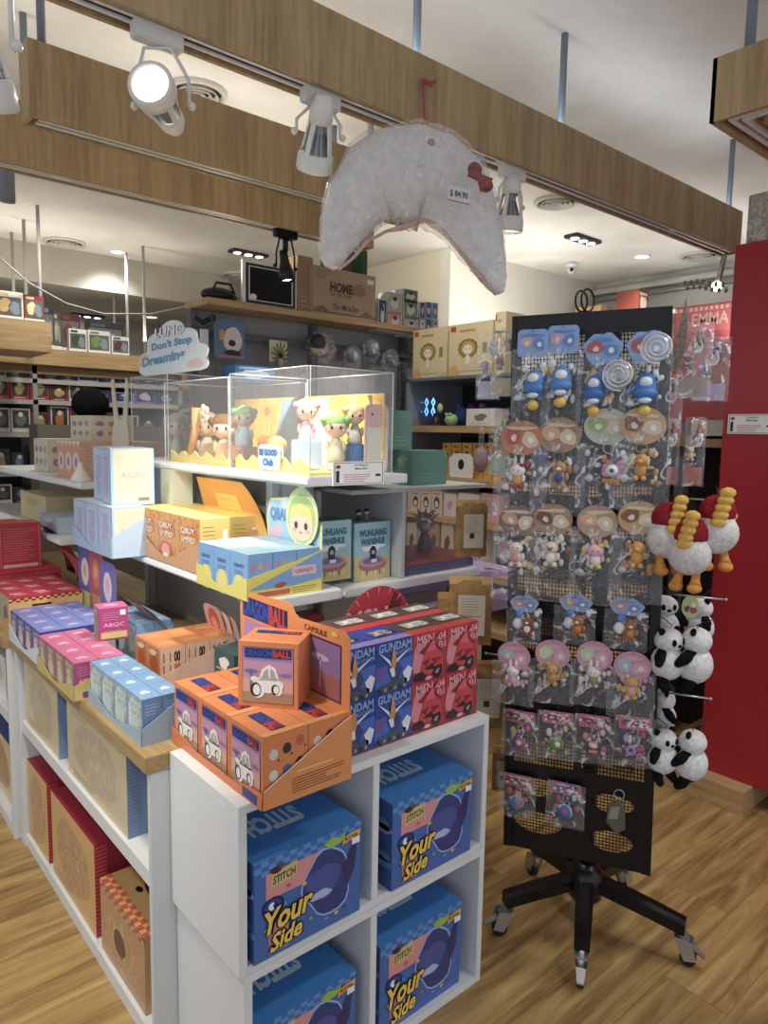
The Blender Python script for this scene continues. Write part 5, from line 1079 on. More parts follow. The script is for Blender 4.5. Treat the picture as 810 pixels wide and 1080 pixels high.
def pack(px, py, w, ch, H_, style, cc, toy, tc, label, group=None, tx=0, tz=None, ts=.04, plane=-D-.05, bag=True, seed=1, ring=True, name='keychain_pack', extra=()):
    """one packet hanging on the mesh: px, py = picture point of its card centre"""
    x, z = rl(px, py, plane); rz = random.Random(seed*17+int(px)); tl = rz.uniform(-.06, .06)
    P_ = RC+RXv*x+RYv*plane; t = thing(name, label, 'keychain', (P_.x, P_.y, z+ch/2), RA+rz.uniform(-.1, .1), group)
    b = MB(); c1, c2, c3 = cc
    if style == 'round': pts = [(w/2*math.cos(a), -ch/2+ch/2*math.sin(a)) for a in [2*PI*k/26 for k in range(26)]]
    elif style == 'cloud': pts = [(w/2*(1+.06*math.sin(5*a))*math.cos(a), -ch/2+ch/2*(1+.08*math.sin(6*a+1))*math.sin(a)) for a in [2*PI*k/40 for k in range(40)]]
    else: pts = [(a, c-ch/2) for a, c in rr(-w/2, -ch/2, w/2, ch/2, min(w, ch)*.18)]
    b.plate([pts], (0, 0, 0), (1, 0, 0), (0, 0, 1), .0012, m(c1, .4)); F = Face(b, (-w/2, -.0008, -ch), (w, 0, 0), (0, 0, ch))
    F.blob(.3, .55, .2, .22, m(c2, .4), 2, seed, amp=.2).blob(.7, .45, .19, .22, m(c3, .4), 2, seed+4, amp=.2).ell(.72, .45, .07, .09, m('#e8e4dc', .4), 3)
    F.blob(.5, .78, .3, .06, m(c3, .4), 3, seed+2, amp=.4).blob(.32, .5, .07, .09, m('#dcd4c8', .4), 3, seed)
    if style == 'strip':
        r2 = random.Random(seed)
        for k in range(16): F.blob(r2.uniform(.06, .94), r2.uniform(.15, .85), .05, .1, m(r2.choice([c2, c3, '#e8dcdc', '#3c2428']), .4), 4, k)
    b.build('header_card', t)
    k_ = MB(); k_.tube([(0, .0, -.006), (0, -.012, -.004), (0, plane*0+.045, .0)], .0012, METAL, 5); k_.build('hook', t)
    tz = tz if tz is not None else -ch-(H_-ch)*.45
    if ring:
        MB().torus((tx*.4, -.008, -ch-.008), .014, .0013, m(c1 if style == 'round' and seed % 2 else '#c8c8cc', .3, .6), n=18, k=5).build('key_ring', t)
    fb = MB(Matrix.Translation((tx, -.004, tz)) @ Matrix.Rotation(tl*4, 4, 'Z')); fig(fb, toy, *tc, s=ts)
    for e in extra: fig(MB(), *e) if False else fb.ball(*e)
    fb.tube([(0, 0, ts*.9), (-tx*.5, 0, (-ch-tz-.02))], .0014, m(tc[1], .5), 5)
    r3 = random.Random(seed*7+3); pal = [tc[0], tc[1], tc[2], cc[0], '#d8dce0', '#8c8478']
    for _ in range(16 if style in ('round', 'rect') else (22 if style == 'cloud' and H_ > .2 else 5)):
        fb.ball((r3.uniform(-.42, .42)*w-tx, r3.uniform(.004, .014), r3.uniform(-.5, .62)*(H_-ch)*.55), (r3.uniform(.005, .012), .006, r3.uniform(.006, .015)), m(r3.choice(pal), .4), 7)
    for (dx, dz, c, rr_) in ((-.022, .03, tc[2], .009), (.024, .045, tc[1], .008)): fb.ball((dx, .006, dz), (rr_, rr_*.6, rr_*1.3), m(c, .5), 8)
    fb.build('charm', t)
    if bag:
        bm_ = bag_mesh(w*1.28, H_-(ch*.5 if style != 'strip' else 0), .016, seed % 4); q = MB(Matrix.Translation((0, -.002, -(ch*.7 if style != 'strip' else 0)))); q.add([v[:] for v in bm_.v], bm_.f, BAG, True); q.build('clear_bag', t)
    return t
BL = ('#7fa6dc', '#c88a9c', '#5c86c8'); TAN = ('#b98a5c', '#d8b890', '#8c5c3c')
R1 = [(562, 362, 'blue', ('#3f7cc0', '#d8dcdc', '#e0bc38'), 'leftmost packet of the top row, blue card over a glossy blue charm'),
      (594, 358, 'blue', ('#4a86c8', '#dce0e0', '#e0bc38'), 'second packet of the top row, plain blue card with a blue charm'),
      (636, 368, 'blue', ('#3c70b8', '#d8d8dc', '#e0b030'), 'third packet of the top row, ruffled blue card with a clear coil'),
      (683, 366, 'blue', ('#3c78c8', '#c8dce8', '#d8b840'), 'rightmost packet of the top row, blue card partly under a clear coil')]
for k, (px, py, ky, tc, lab) in enumerate(R1): pack(px, py, .085 if k < 2 else .10, .075 if k < 2 else .085, .25, 'rect' if k < 2 else 'cloud', (BL[0], ('#c8a0b4', '#b8565c')[k > 1], BL[2]), ky, tc, lab, 'blue carded charm packets, top row', ts=.056, tx=(.01, 0, -.015, .0)[k], tz=-.155, seed=k+1, ring=False)
for k, (px, py, c) in enumerate(((652, 395, '#b8c4d0'), (693, 366, '#bcd0e4'))):
    x, z = rl(px, py, -D-.075); P_ = RC+RXv*x-RYv*(D+.075); b = MB()
    b.tube([((.008+.0016*i/3)*math.cos(i*.5)*1.6, 0, (.008+.0016*i/3)*math.sin(i*.5)*1.6) for i in range(36)], .0022, m('#c6cfd6', .25), 5); b.lathe([(.038, -.001), (.038, .001), (.001, .0012)], m_plastic('milky_disc%d' % k, .35, .2), n=22, A=Vector((0, -1, 0)).to_track_quat('Z', 'X').to_matrix())
    b.build('coil_strap', loc=(P_.x, P_.y, z), rot=RA, label='translucent coiled strap on the %s blue packet of the top row' % ('third', 'rightmost')[k], cat='strap')
R2 = [(550, 462, 'rabbit', ('#e4e0d8', '#a8352c', '#d89c4c'), 'leftmost of the second row, orange round card with a white charm in red'),
      (590, 459, 'bear', ('#b88c5c', '#e8e0d0', '#3f5ca0'), 'second of the second row, ringed brown round card with a tan bear in blue'),
      (640, 450, 'camera', ('#c88cb4', '#e8e8ec', '#c8802c'), 'third of the second row, green and pink card with a pink camera charm'),
      (678, 449, 'dog', ('#c8903c', '#d8a04c', '#e8d8a0'), 'rightmost of the second row, tan round card with a yellow dog charm')]
for k, (px, py, ky, tc, lab) in enumerate(R2): pack(px, py, .118, .098, .25, 'round', (('#c07a4c', '#a8805c', '#b8bca0', '#c09a68')[k], ('#b8584c', '#d8a878', '#8cb060', '#8c5c3c')[k], '#d8c0a0'), ky, tc, lab, 'round carded charm packets, second row', ts=.044, tx=(-.005, .006, .02, .0)[k], tz=-.165, seed=k+6)
R3 = [(546, 549, 'bear', ('#e4d8cc', '#e0c868', '#d88c9c'), 'leftmost of the third row, brown round card over a white duck like charm in pink'),
      (583, 548, 'bear', ('#e0d4bc', '#9c6c40', '#e4e0d8'), 'second of the third row, tan round card over a cream charm with a pink star'),
      (630, 550, 'rabbit', ('#e4b0c0', '#e0c05c', '#e8e0dc'), 'third of the third row, tan round card over pink and yellow charms'),
      (674, 546, 'dog', ('#d89c3c', '#e0b054', '#c88434'), 'rightmost of the third row, light tan card over an orange dog charm')]
for k, (px, py, ky, tc, lab) in enumerate(R3): pack(px, py, .108, .09, .26, 'round', (('#8c6450', '#a8845c', '#b89470', '#c49c60')[k], ('#c8a078', '#7c5038', '#d8a878', '#8c5838')[k], '#d8c4a4'), ky, tc, lab, 'round carded charm packets, third row', ts=.044, tz=-.15, seed=k+11)
R4 = [(553, 637, 'four'), (607, 636, 'five'), (661, 640, 'six')]
for k, (px, py, _) in enumerate(R4): pack(px, py, .078+.012*(k > 0), .05, .135, 'cloud', ('#8fa8d0', '#c88c80', '#6c8cc8'), 'bear', ('#b06c3c', '#e0e4ea', '#d8802c') if k else ('#8c4c2c', '#e8e4e0', '#e0dcd8'), ('left', 'middle', 'right')[k]+(' packet of the fourth row, blue cloud card over a dark brown charm' if k == 0 else ' packet of the fourth row, blue cloud card over an orange bear charm'), 'blue cloud carded packets, fourth row', ts=.036, tx=.012, tz=-.095, seed=k+16, ring=False, extra=(((-.028, .0, .012), (.015, .012, .017), m('#dfe4ea', .5), 10), ((-.024, 0, .04), (.012, .01, .012), m('#4a8cd8', .5), 8)))
R5 = [(542, 692, 'rabbit', ('#e8dce0', '#e0a0b8', '#e4b4c4'), 'leftmost of the fifth row, pink topped oval card with a white and pink charm'),
      (583, 690, 'bear', ('#c8a050', '#d88c94', '#b88c3c'), 'second of the fifth row, pink oval card over a golden cat like charm'),
      (627, 692, 'rabbit', ('#ece4e4', '#e0b4c4', '#8c9c50'), 'third of the fifth row, pink and green oval card over a white charm'),
      (667, 703, 'bear', ('#d8b048', '#d88ca4', '#e4a0b4'), 'rightmost of the fifth row, pink topped card over a small golden charm and pink bow')]
for k, (px, py, ky, tc, lab) in enumerate(R5): pack(px, py, .098, .085, .17, 'round', ('#d294ac', ('#a8c0c8', '#c8d8a8', '#b8d0a0', '#9cc0cc')[k], '#e0a8b8'), ky, tc, lab, 'pink oval carded packets, fifth row', ts=.038, tz=-.108, seed=k+21, ring=k == 3)
R6 = [(549, 756, 'ball', ('#8c5ca8', '#d85c94', '#e0c040'), 'leftmost of the patterned bag row, purple and yellow charm'),
      (588, 757, 'ball', ('#5c9c4c', '#e0c040', '#e4e0dc'), 'second of the patterned bag row, green and yellow bow charm'),
      (627, 761, 'cup', ('#b83830', '#e4dcd4', '#c89c84'), 'third of the patterned bag row, red cup charm with round ears'),
      (670, 763, 'donut', ('#b088c8', '#d8508c', '#c89cc8'), 'rightmost of the patterned bag row, lilac ring doughnut charm')]
for k, (px, py, ky, tc, lab) in enumerate(R6): pack(px, py, .088, .038, .145, 'strip', ('#c8607c', '#8c2c44', '#e8d4d8'), ky, tc, lab, 'patterned topper bags, sixth row', ts=.032, tz=-.095, seed=k+31, ring=False, plane=-D-.02)
for k, (px, py, ky, tc, lab) in enumerate(((546, 823, 'ball', ('#4c8cc0', '#e0c040', '#d85c3c'), 'left one of the two lowest packets, rainbow ball charm'), (597, 832, 'ball', ('#4068b4', '#c8d4e4', '#c83c54'), 'right one of the two lowest packets, blue and white ball charm'))): pack(px, py, .088, .036, .135, 'strip', (('#c8607c', '#8c2c44', '#e8d4d8') if k == 0 else ('#b85c80', '#4c6cb8', '#e8d4d8')), ky, tc, lab, 'patterned topper bags, lowest row', ts=.034, tz=-.085, seed=k+41, ring=False, plane=-D-.02)
# lone key ring with grey leaf pouch
x, z = rl(653, 838, -D-.02); P_ = RC+RXv*x-RYv*(D+.02); t = thing('keyring', 'lone steel key ring with a folded grey and olive pouch, low right on the mesh', 'keyring', (P_.x, P_.y, z), RA)
MB().torus((0, 0, 0), .014, .0016, METAL, n=18, k=5).build('ring', t); b = MB(); b.plate([[(0, 0), (.018, -.02), (.022, -.08), (-.002, -.10), (-.03, -.07), (-.028, -.02)]], (0, -.004, -.015), (1, 0, 0), (0, 0, 1), .008, m('#5f5f48', .6)); b.plate([[(-.02, -.02), (.004, -.012), (.0, -.05), (-.026, -.055)]], (0, -.010, -.018), (1, 0, 0), (0, 0, 1), .003, m('#8c8c84', .5)); b.build('pouch', t)

# --- plush toys on the right side arms
def arm(px, py, L_, z=None, side=1):
    x, z_ = rl(px, py, -D+.06); z_ = z or z_
    b = MB(); b.tube([(side*HW, -D+.06, z_), (side*(HW+L_), -D+.06, z_)], .0028, METAL, 6).ball((side*(HW+L_), -D+.06, z_), .005, METAL, 6); b.build('hook_arm', rack, label='chrome hook arm')
arm(720, 526, .13); arm(740, 630, .13); arm(735, 735, .11)
PW = m_fuzz('white_plush', '#e4e4e0', '#c4c4c2'); PK = m_fuzz('black_plush', '#1c1c20', '#0e0e10')
def panda(px, py, dpl, label, rot=0, s=.055, back=False, group='panda plush keychains'):
    x, z = rl(px, py, dpl); P_ = RC+RXv*x+RYv*dpl
    t = thing('plush_panda', label, 'plush toy', (P_.x, P_.y, z), RA+rot, group)
    MB().ball((0, 0, .05*s), (.70*s, .6*s, .68*s), PW, 18).build('body', t)
    hd = MB(); hd.ball((0, 0, .92*s), (.58*s, .52*s, .48*s), PW, 16); sg_ = 1 if back else -1
    if not back: hd.ball((0, -.5*s, .82*s), (.1*s, .06*s, .07*s), PK, 8); [hd.ball((q*.24*s, -.44*s, .95*s), (.11*s, .08*s, .14*s), PK, 8) for q in (-1, 1)]
    h = hd.build('head', t)
    for q in (-1, 1):
        MB().ball((q*.42*s, 0, 1.3*s), (.16*s, .1*s, .15*s), PK, 10).build('ear', h)
        MB().tube([(q*.3*s, 0, .52*s), (q*.66*s, -.16*s, .36*s), (q*.86*s, -.3*s, .22*s)], [.2*s, .21*s, .15*s], PK, 10).ball((q*.86*s, -.3*s, .22*s), .16*s, PK, 8).build('arm', t)
        MB().tube([(q*.3*s, 0, -.4*s), (q*.38*s, -.16*s, -.72*s), (q*.4*s, -.3*s, -.84*s)], [.22*s, .22*s, .17*s], PK, 10).ball((q*.4*s, -.3*s, -.84*s), .18*s, PK, 8).build('leg', t)
    MB().tube([(0, .1*s, 1.25*s), (.01, .0, 1.5*s), (0, .04, 1.8*s)], .0015, BLACK, 5).build('cord', t)
    return t
pan = [(704, 700, -D-.02, 'panda plush at the left of the upper pair, facing right', .9, .058, False), (733, 702, -D+.0, 'panda plush at the right of the upper pair, its back turned', -1.9, .062, True), (700, 660, -D+.10, 'panda plush highest at the left, half hidden above the others', .4, .052, False), (737, 662, -D+.12, 'panda plush highest at the right beside the green tag', -.9, .052, False),
       (699, 801, -D-.0, 'slim panda plush lowest left, beside the edge of the mesh panel', .8, .052, False), (729, 806, -D+.02, 'round panda plush lowest right, in front of the red cabinet', -2.0, .058, True), (699, 757, -D+.08, 'white backed panda plush just above the lowest pair', 1.8, .05, True)]
for a in pan: panda(*a[:4], rot=a[4], s=a[5]*1.22, back=a[6])
MAR = m_fuzz('maroon_plush', '#a01c2c', '#7c1420'); YEL = m_fuzz('yellow_plush', '#e8bc3c', '#d09a28'); ORP = m_fuzz('orange_plush', '#e09a30', '#c87c20'); GW = m_fuzz('grey_white_plush', '#dedbd6', '#bcb8b4')
def goose(px, py, dpl, label, rot, s=.055):
    x, z = rl(px, py, dpl); P_ = RC+RXv*x+RYv*dpl
    t = thing('plush_bird', label, 'plush toy', (P_.x, P_.y, z), RA+rot, 'hooded bird plush keychains')
    MB().ball((0, 0, 0), (1.0*s, .85*s, .98*s), GW, 18).ball((0, 0, .5*s), (.8*s, .7*s, .7*s), GW, 16).build('body', t)
    h = MB().ball((0, 0, 1.0*s), (.82*s, .72*s, .78*s), MAR, 18).build('hood', t)
    b = MB(); 
    for k in range(5): b.ball((-.1*s+.08*s*k, -.66*s, (.55+.34*k)*s), (.36*s, .26*s, .26*s), YEL, 10)
    b.build('bill', t, label='ridged yellow bill')
    for q in (-1, 1): MB().tube([(q*.36*s, 0, -.8*s), (q*.4*s, -.01, -1.15*s), (q*.42*s, -.015, -1.4*s)], [.2*s, .2*s, .3*s], ORP, 10).ball((q*.42*s, -.02, -1.5*s), (.34*s, .4*s, .24*s), ORP, 10).build('foot', t)
    MB().tube([(0, 0, 1.5*s), (0, .01, 1.9*s), (0, .03, 2.2*s)], .0014, BLACK, 5).build('cord', t)
goose(704, 568, -D-.04, 'leftmost of the three white bird plushes in dark red hoods', .5); goose(727, 585, -D-.07, 'middle and lowest white bird plush with a dark red hood', -.3); goose(755, 562, -D-.04, 'rightmost white bird plush with a dark red hood, against the red cabinet', .2, .056)
x, z = rl(762, 542, -D+.02); P_ = RC+RXv*x-RYv*(D-.02); b = MB(); 
for k in range(3): b.ball((.012*k, 0, .012*(1-k)*(1 if k % 2 else .4)), (.013, .01, .013), YEL, 8)
b.tube([(0, 0, 0), (-.03, 0, .015)], .012, m_fuzz('brown_plush', '#8c4c34', '#6c3424'), 8).build('plush_flower', loc=(P_.x, P_.y, z), rot=RA, label='small yellow and brown plush piece poking out right of the birds', cat='plush toy')
x, z = rl(728, 640, -D+.03); P_ = RC+RXv*x-RYv*(D-.03); b = MB(); b.plate([[(.022*math.cos(a), .032*math.sin(a)) for a in [2*PI*k/18 for k in range(18)]]], (0, 0, 0), (1, 0, 0), (0, 0, 1), .0015, m('#b4bc74', .4)); F = Face(b, (-.02, -.0012, -.03), (.04, 0, 0), (0, 0, .06)); F.blob(.3, .4, .16, .14, m('#6c3c58', .4), 1, 2).blob(.7, .35, .2, .16, m('#a83c34', .4), 1, 4).ell(.7, .6, .14, .1, m('#e0dcc8', .4), 1)
b.build('swing_tag', loc=(P_.x, P_.y, z), rot=RA, label='lime green oval swing tag above the panda plushes', cat='tag')
# long clear bags hanging beyond (right side)
def long_bag(px, py, w, h, cols, label, dpl, toy='bear'):
    x, z = rl(px, py, dpl); P_ = RC+RXv*x+RYv*dpl; t = thing('toy_packet', label, 'toy packet', (P_.x, P_.y, z), RA+.2)
    bm_ = bag_mesh(w, h, .02, 3); q = MB(); q.add([v[:] for v in bm_.v], bm_.f, BAG, True); q.build('clear_bag', t)
    b = MB(); z_ = -h*.42
    
    for k in range(2):
        bb = MB(Matrix.Translation(((-.012 if k % 2 else .012), 0, z_+.03-.055*k))); fig(bb, ('rabbit', 'bear', 'dog')[(int(px)+k) % 3], cols[k % len(cols)], cols[(k+1) % len(cols)], cols[(k+2) % len(cols)], .024)
        o0 = len(b.v); b.v += bb.v
        for f, mi, sm in zip(bb.f, bb.mi, bb.sm): b.f.append([o0+q for q in f]); b.mi.append(b._m(bb.mats[mi])); b.sm.append(sm)
    b.build('toy', t); MB().box(-w*.42, w*.42, .004, .006, -h*.98, -h*.72, m(cols[0], .4)).build('card', t)
long_bag(708, 440, .055, .19, ('#b8604c', '#c8d4cc', '#c8ccb0', '#bcd4cc'), 'narrow clear packet with pale green and white beads, left of the pair beyond the rack', -D+.09)
long_bag(735, 440, .055, .19, ('#b05c4c', '#d8c0a0', '#e0e4e4', '#dcb888'), 'narrow clear packet with white and peach pieces, right of the pair beyond the rack', -D+.09)
long_bag(752, 355, .10, .18, ('#9c8cb0', '#4c5888', '#c8c4cc', '#3c3834'), 'wide clear packet with blue grey toys near the pink cloth', -D+.18)
long_bag(735, 340, .09, .2, ('#8c8078', '#a09488', '#6c6258', '#8c8074'), 'clear packet of grey brown pieces right of the mesh panel top', -D+.05)
long_bag(708, 395, .07, .17, ('#b8a8a0', '#c8b8b0', '#a89890'), 'crumpled clear packet against the right edge of the mesh', -D+.12)
# curved brown feathers
x, z = rl(722, 345, -D+.02); P_ = RC+RXv*x-RYv*(D-.02); b = MB(); b.plate([[(0, .08), (.008, .0), (.0, -.1), (-.035, -.12), (-.02, -.04)]], (0, 0, 0), (1, 0, 0), (0, 0, 1), .006, m_fuzz('taupe_plush', '#8c8074', '#6c6256')); b.build('plush_ear', loc=(P_.x, P_.y, z), rot=RA, label='pointed taupe plush ear in a clear packet at the upper right of the rack', cat='plush toy')
# tall left packets behind the first column + brown paper bags
def brown_bag(px, py, w, h, label, dpl, rot=0, lean=0):
    x, z = rl(px, py, dpl); P_ = RC+RXv*x+RYv*dpl; t = thing('brown_packet', label, 'packet', (P_.x, P_.y, z), RA+rot, None)
    K1 = m_fuzz('kraft_'+str(int(px)), '#a8824c', '#8a6636', 30); b = MB(); n = 8; vs = []
    for sd in (-1, 1):
        for j in range(n+1):
            for i in range(7):
                u, v = i/6, j/n; pf = .022*math.sin(PI*u)*math.sin(PI*min(1, v+.08)); vs.append(((u-.5)*w, sd*pf+.013*noise.noise(Vector((u*4, v*5, sd+px))), -h*v+.004*noise.noise(Vector((u*9, 0, px)))))
    fs = []
    for s_ in (0, 1):
        for j in range(n):
            for i in range(6): a = s_*(n+1)*7+j*7+i; f = (a, a+1, a+8, a+7); fs.append(f if s_ else f[::-1])
    b.add(vs, fs, K1, True); b.build('bag', t)
    b = MB(); F = Face(b, (-w*.3, -.026, -h*.82), (w*.62, 0, 0), (0, 0, h*.62)); F.rect(0, 0, 1, 1, m('#b8ae94', .5), 1).lines(.1, .5, .9, .95, 7, m('#6c6250', .5), 2, 3, .15).rect(.3, .28, .55, .44, m('#2c2620', .5), 2).lines(.1, .46, .9, .5, 1, m('#3c342c', .5), 2); b.build('label', t, label='pale printed label')
    MB().box(-w*.5, w*.5, -.004, .004, -.012, .01, m('#c9a04c', .4)).build('folded_top', t)
    return t
brown_bag(497, 612, .13, .2, 'brown kraft packet with a pale label hanging left of the rack, nearest', -D+.0, .35)
brown_bag(475, 628, .08, .17, 'brown kraft packet tucked behind the labelled one, toward the red robot boxes', -D+.10, .5)
brown_bag(515, 700, .12, .2, 'lower brown kraft packet left of the pink carded charms', -D+.06, .35)
brown_bag(500, 705, .09, .2, 'second lower brown packet against the cube shelf', -D+.10, .4)
brown_bag(498, 530, .1, .17, 'beige packet above the kraft ones, left of the third charm row', -D+.1, .5)
brown_bag(530, 790, .06, .14, 'shadowed brown packet low beside the cube shelf', -D+.10, .3)
for k, (px, py, dl) in enumerate(((533, 345, .02), (517, 350, .06), (530, 430, .04), (538, 520, .05))):
    long_bag(px, py, .075, .2, (('#c8b894', '#a88c6c', '#8c9cb0'), ('#c8c4d8', '#b8a8c8', '#d8d0e0'), ('#a8c4a0', '#c8d0b0', '#8c7c6c'), ('#c8a8b0', '#e0c0c4', '#a87c84'))[k], ('clear packet at the upper left side of the rack, next to the first blue card', 'lilac clear packet farther left of the rack top', 'green tinted clear packet left of the second charm row', 'pink tinted clear packet left of the third charm row')[k], -D+dl)
for py, L_ in ((350, .12), (455, .12), (600, .13), (690, .12)): arm(520, py, L_, side=-1)

# ================================================================== bagged plush crescent
HK = at(446, 84, 'Y', BY-.012)
pil = thing('bagged_plush', 'big white crescent plush in clear plastic, hanging from a beam by red string', 'plush toy', HK)
AN = math.radians(-40.7); PU = Vector((math.cos(AN), math.sin(AN), 0)); PN = Vector((PU.y, -PU.x, 0)); PN = -PN if PN.dot(CM @ Vector((0, 0, 1))) > 0 else PN
PO = at(443, 200, 'Y', BY-.10)
def pp(zx, zy, off=0):  # picture crop coords -> plane of the plush
    return onplane(330+zx/3.68, 70+zy/3.68, PO+PN*off, PN)
sc_ = (pp(100, 0)-pp(0, 0)).length/100
spine = [(68, 760, 48), (95, 690, 72), (125, 610, 96), (170, 525, 125), (235, 450, 160), (315, 420, 180), (395, 420, 182), (470, 435, 176), (535, 485, 158), (590, 560, 132), (635, 645, 106), (675, 735, 78), (705, 815, 52), (722, 868, 28)]
def crescent(grow, mt, disp, nn=40, mid=1, th=.62):
    pts = [(pp(x, y), r_*sc_*grow) for x, y, r_ in spine]; P2 = []
    for i in range(len(pts)-1):
        for k in range(3): f = k/3; P2.append((pts[i][0].lerp(pts[i+1][0], f), pts[i][1]*(1-f)+pts[i+1][1]*f))
    P2.append(pts[-1]); vs = []; fs = []; n = 32; L = len(P2); N_ = PN
    ext = [(P2[0][0]-(P2[1][0]-P2[0][0])*.9, P2[0][1]*.45)]+P2+[(P2[-1][0]+(P2[-1][0]-P2[-2][0])*.8, P2[-1][1]*.3)]
    L = len(ext)
    for i, (c, r_) in enumerate(ext):
        t_ = (ext[min(i+1, L-1)][0]-ext[max(i-1, 0)][0]).normalized(); s_ = t_.cross(N_).normalized()
        for k in range(n):
            a = 2*PI*k/n; p = c+s_*math.cos(a)*r_+N_*math.sin(a)*r_*th
            q = p*14; d = noise.noise(q)*.6+noise.noise(q*2.7)*.4+.35*abs(noise.noise(Vector((i*.35, k*.55, 3))))
            p = p+(p-c).normalized()*disp*d; vs.append(p-HK)
    for i in range(L-1):
        for k in range(n): fs.append((i*n+k, i*n+(k+1) % n, (i+1)*n+(k+1) % n, (i+1)*n+k))
    fs.append(tuple(range(n-1, -1, -1))); fs.append(tuple((L-1)*n+k for k in range(n)))
    return MB().add(vs, fs, mt, True)
crescent(.98, m_fuzz('white_fluff', '#dedbd5', '#cdc8c1', 50), .010).build('plush_body', pil)
crescent(1.05, BAG2, .026).build('clear_bag', pil, label='crinkled clear plastic bag')
b = MB(); 
seam = [(285, 640), (340, 628), (430, 596), (490, 606), (545, 668), (600, 752), (655, 830), (708, 885)]
b.tube([pp(x, y, .012)-HK for x, y in seam], [.004, .008, .008, .008, .007, .007, .006, .003], m_fuzz('pinkish_trim', '#d0b0a4', '#b89084', 60), 8)
b.tube([pp(x, y, .012)-HK for x, y in ((285, 640), (210, 680), (160, 740), (100, 790))], [.004, .005, .005, .003], m_fuzz('pinkish_trim2', '#d0b4a8', '#b89488', 60), 8)
b.build('trim', pil, label='pinkish inner seam')
b = MB(); o_ = .165
for (x, y), s_ in (((628, 400), 1), ((672, 462), .95)): 
    A = Matrix.Rotation(math.radians(-40), 3, PN); b.ball(pp(x, y, o_*.8)-HK, (.020*s_, .016, .016), m_fuzz('dusty_rose_plush', '#a05c58', '#7c4444'), 14)
b.plate([[(-.022, -.018), (.0, -.008), (.022, -.02), (.026, .0), (.022, .02), (0, .008), (-.024, .018), (-.03, 0)]], pp(648, 432, o_*.86)-HK, (PU-Vector((0, 0, 1))).normalized()*1.15, (PU+Vector((0, 0, 1))).normalized()*1.0, .012, m_fuzz('dusty_rose_plush2', '#a05c58', '#7c4444')); b.build('bow', pil, label='dusty rose bow')
b = MB(); w_ = (pp(600, 500)-pp(520, 500)); F = Face(b, pp(522, 545, o_)-HK, w_*1.0+Vector((0, 0, -.012)), Vector((0, 0, .05))); F.rect(0, .35, 1, 1.0, m('#cfcdc8', .4), 1); F.text('$ 84.90', .1, .5, .9, .85, m('#3c3c44', .4), 3); F.rect(0, .32, 1, .36, m('#2c2c30', .4), 2); b.build('price_sticker', pil, label='price sticker')
b = MB(); b.tube([(0, 0, 0), (0, -.004, -.05), (0, -.01, -.11), pp(428, 245)-HK+Vector((0, 0, .01))], .0028, m('#b8404c', .5), 6); b.tube([(0, 0, .0), (.02, -.01, -.004), (.04, -.008, .006)], .005, m('#b8404c', .5), 6).tube([(0, 0, 0), (.01, -.01, -.012), (.028, -.01, -.012)], .003, m('#b8404c', .5), 6); b.build('red_string', pil, label='red string knotted on a hook')
b = MB(); b.tube([pp(428, 240)-HK, pp(425, 300, .02)-HK, pp(420, 380, .1)-HK], [.008, .016, .010], BAG2, 10).ball(pp(460, 300, .06)-HK, (.014, .01, .012), m('#a07c84', .5), 8); b.build('bag_neck', pil, label='gathered neck of the plastic bag')
# ================================================================== wire grid wall unit behind, with a wooden top shelf
YB = 2.9; zt = 2.085
t = thing('grid_wall_unit', 'grey wire grid display wall with a wooden top board, behind the clear cases', 'display wall', (2.2, YB+.1, 0)); T = W(t)
MB(T).bbox(1.47, 3.2, YB, YB+.22, zt, zt+.03, OAKX, .002).build('top_board', t, label='pale oak top board')
G_ = m('#8a9096', .5); 
for x in (1.47, 2.13, 2.75): MB(T).box(x, x+.035, YB+.16, YB+.2, 0, zt, m('#5c6166', .5)).build('upright', t)
b = MB(T); k = 1.5
while k < 3.18: b.box(k-.0012, k+.0012, YB+.14, YB+.143, .9, zt-.12, G_); k += .045
k = .9
while k < zt-.12: b.box(1.49, 3.18, YB+.14, YB+.143, k-.0012, k+.0012, G_); k += .045
b.build('wire_grid', t); MB(T).box(1.49, 3.18, YB+.2, YB+.21, .8, zt, m('#9a9c9e', .6)).build('back_panel', t); MB(T).box(1.49, 3.18, YB+.135, YB+.16, zt-.12, zt-.09, m('#5c6166', .5)).build('rail', t)
def onY(px, py, y): return at(px, py, 'Y', y)
# picture frame, HOME box, cartons on top board
a, c = onY(256, 324, YB+.06), onY(314, 284, YB+.06)
t = thing('framed_picture', 'black screened picture in a white frame standing on the oak top board', 'picture', ((a.x+c.x)/2, YB+.06, zt+.03)); T = W(t); h = c.z-zt-.03; 
b = MB(T); b.box(a.x, c.x, YB+.06, YB+.075, zt+.03, zt+.03+h, m('#e4e4dc', .4)); b.build('frame', t)
F_ = MB(T); F = Face(F_, (a.x, YB+.0585, zt+.03), (c.x-a.x, 0, 0), (0, 0, h)); F.rect(.05, .06, .95, .94, m('#2c3440', .3), 1).rect(.1, .12, .9, .88, m('#d8dcd8', .4), 2).rect(.12, .14, .88, .86, m('#141a20', .12), 3); F.ell(.18, .2, .06, .07, m('#d8dcd8', .4), 4); F_.build('picture_glass', t, label='dark glossy picture surface')
def cart(px0, py0, px1, py1, y, d, col, label, name='carton', cat='carton', art=None, base=None, tcol='#6c5038', txt=None, group=None):
    a, c = onY(px0, py0, y), onY(px1, py1, y); z0 = base if base is not None else a.z
    def dflt(b, F, Lf, Tp):
        if txt: F.text(txt, .28, .55, .75, .8, m(tcol, .4), 2)
        F.lines(.1, .1, .85, .35, 3, m(tcol, .4), 2, 3, .12)
    return carton(max(.02, c.x-a.x), d, max(.02, c.z-z0), m(col, .45), art or dflt).build(name, loc=(a.x, y, z0), label=label, cat=cat, group=group)
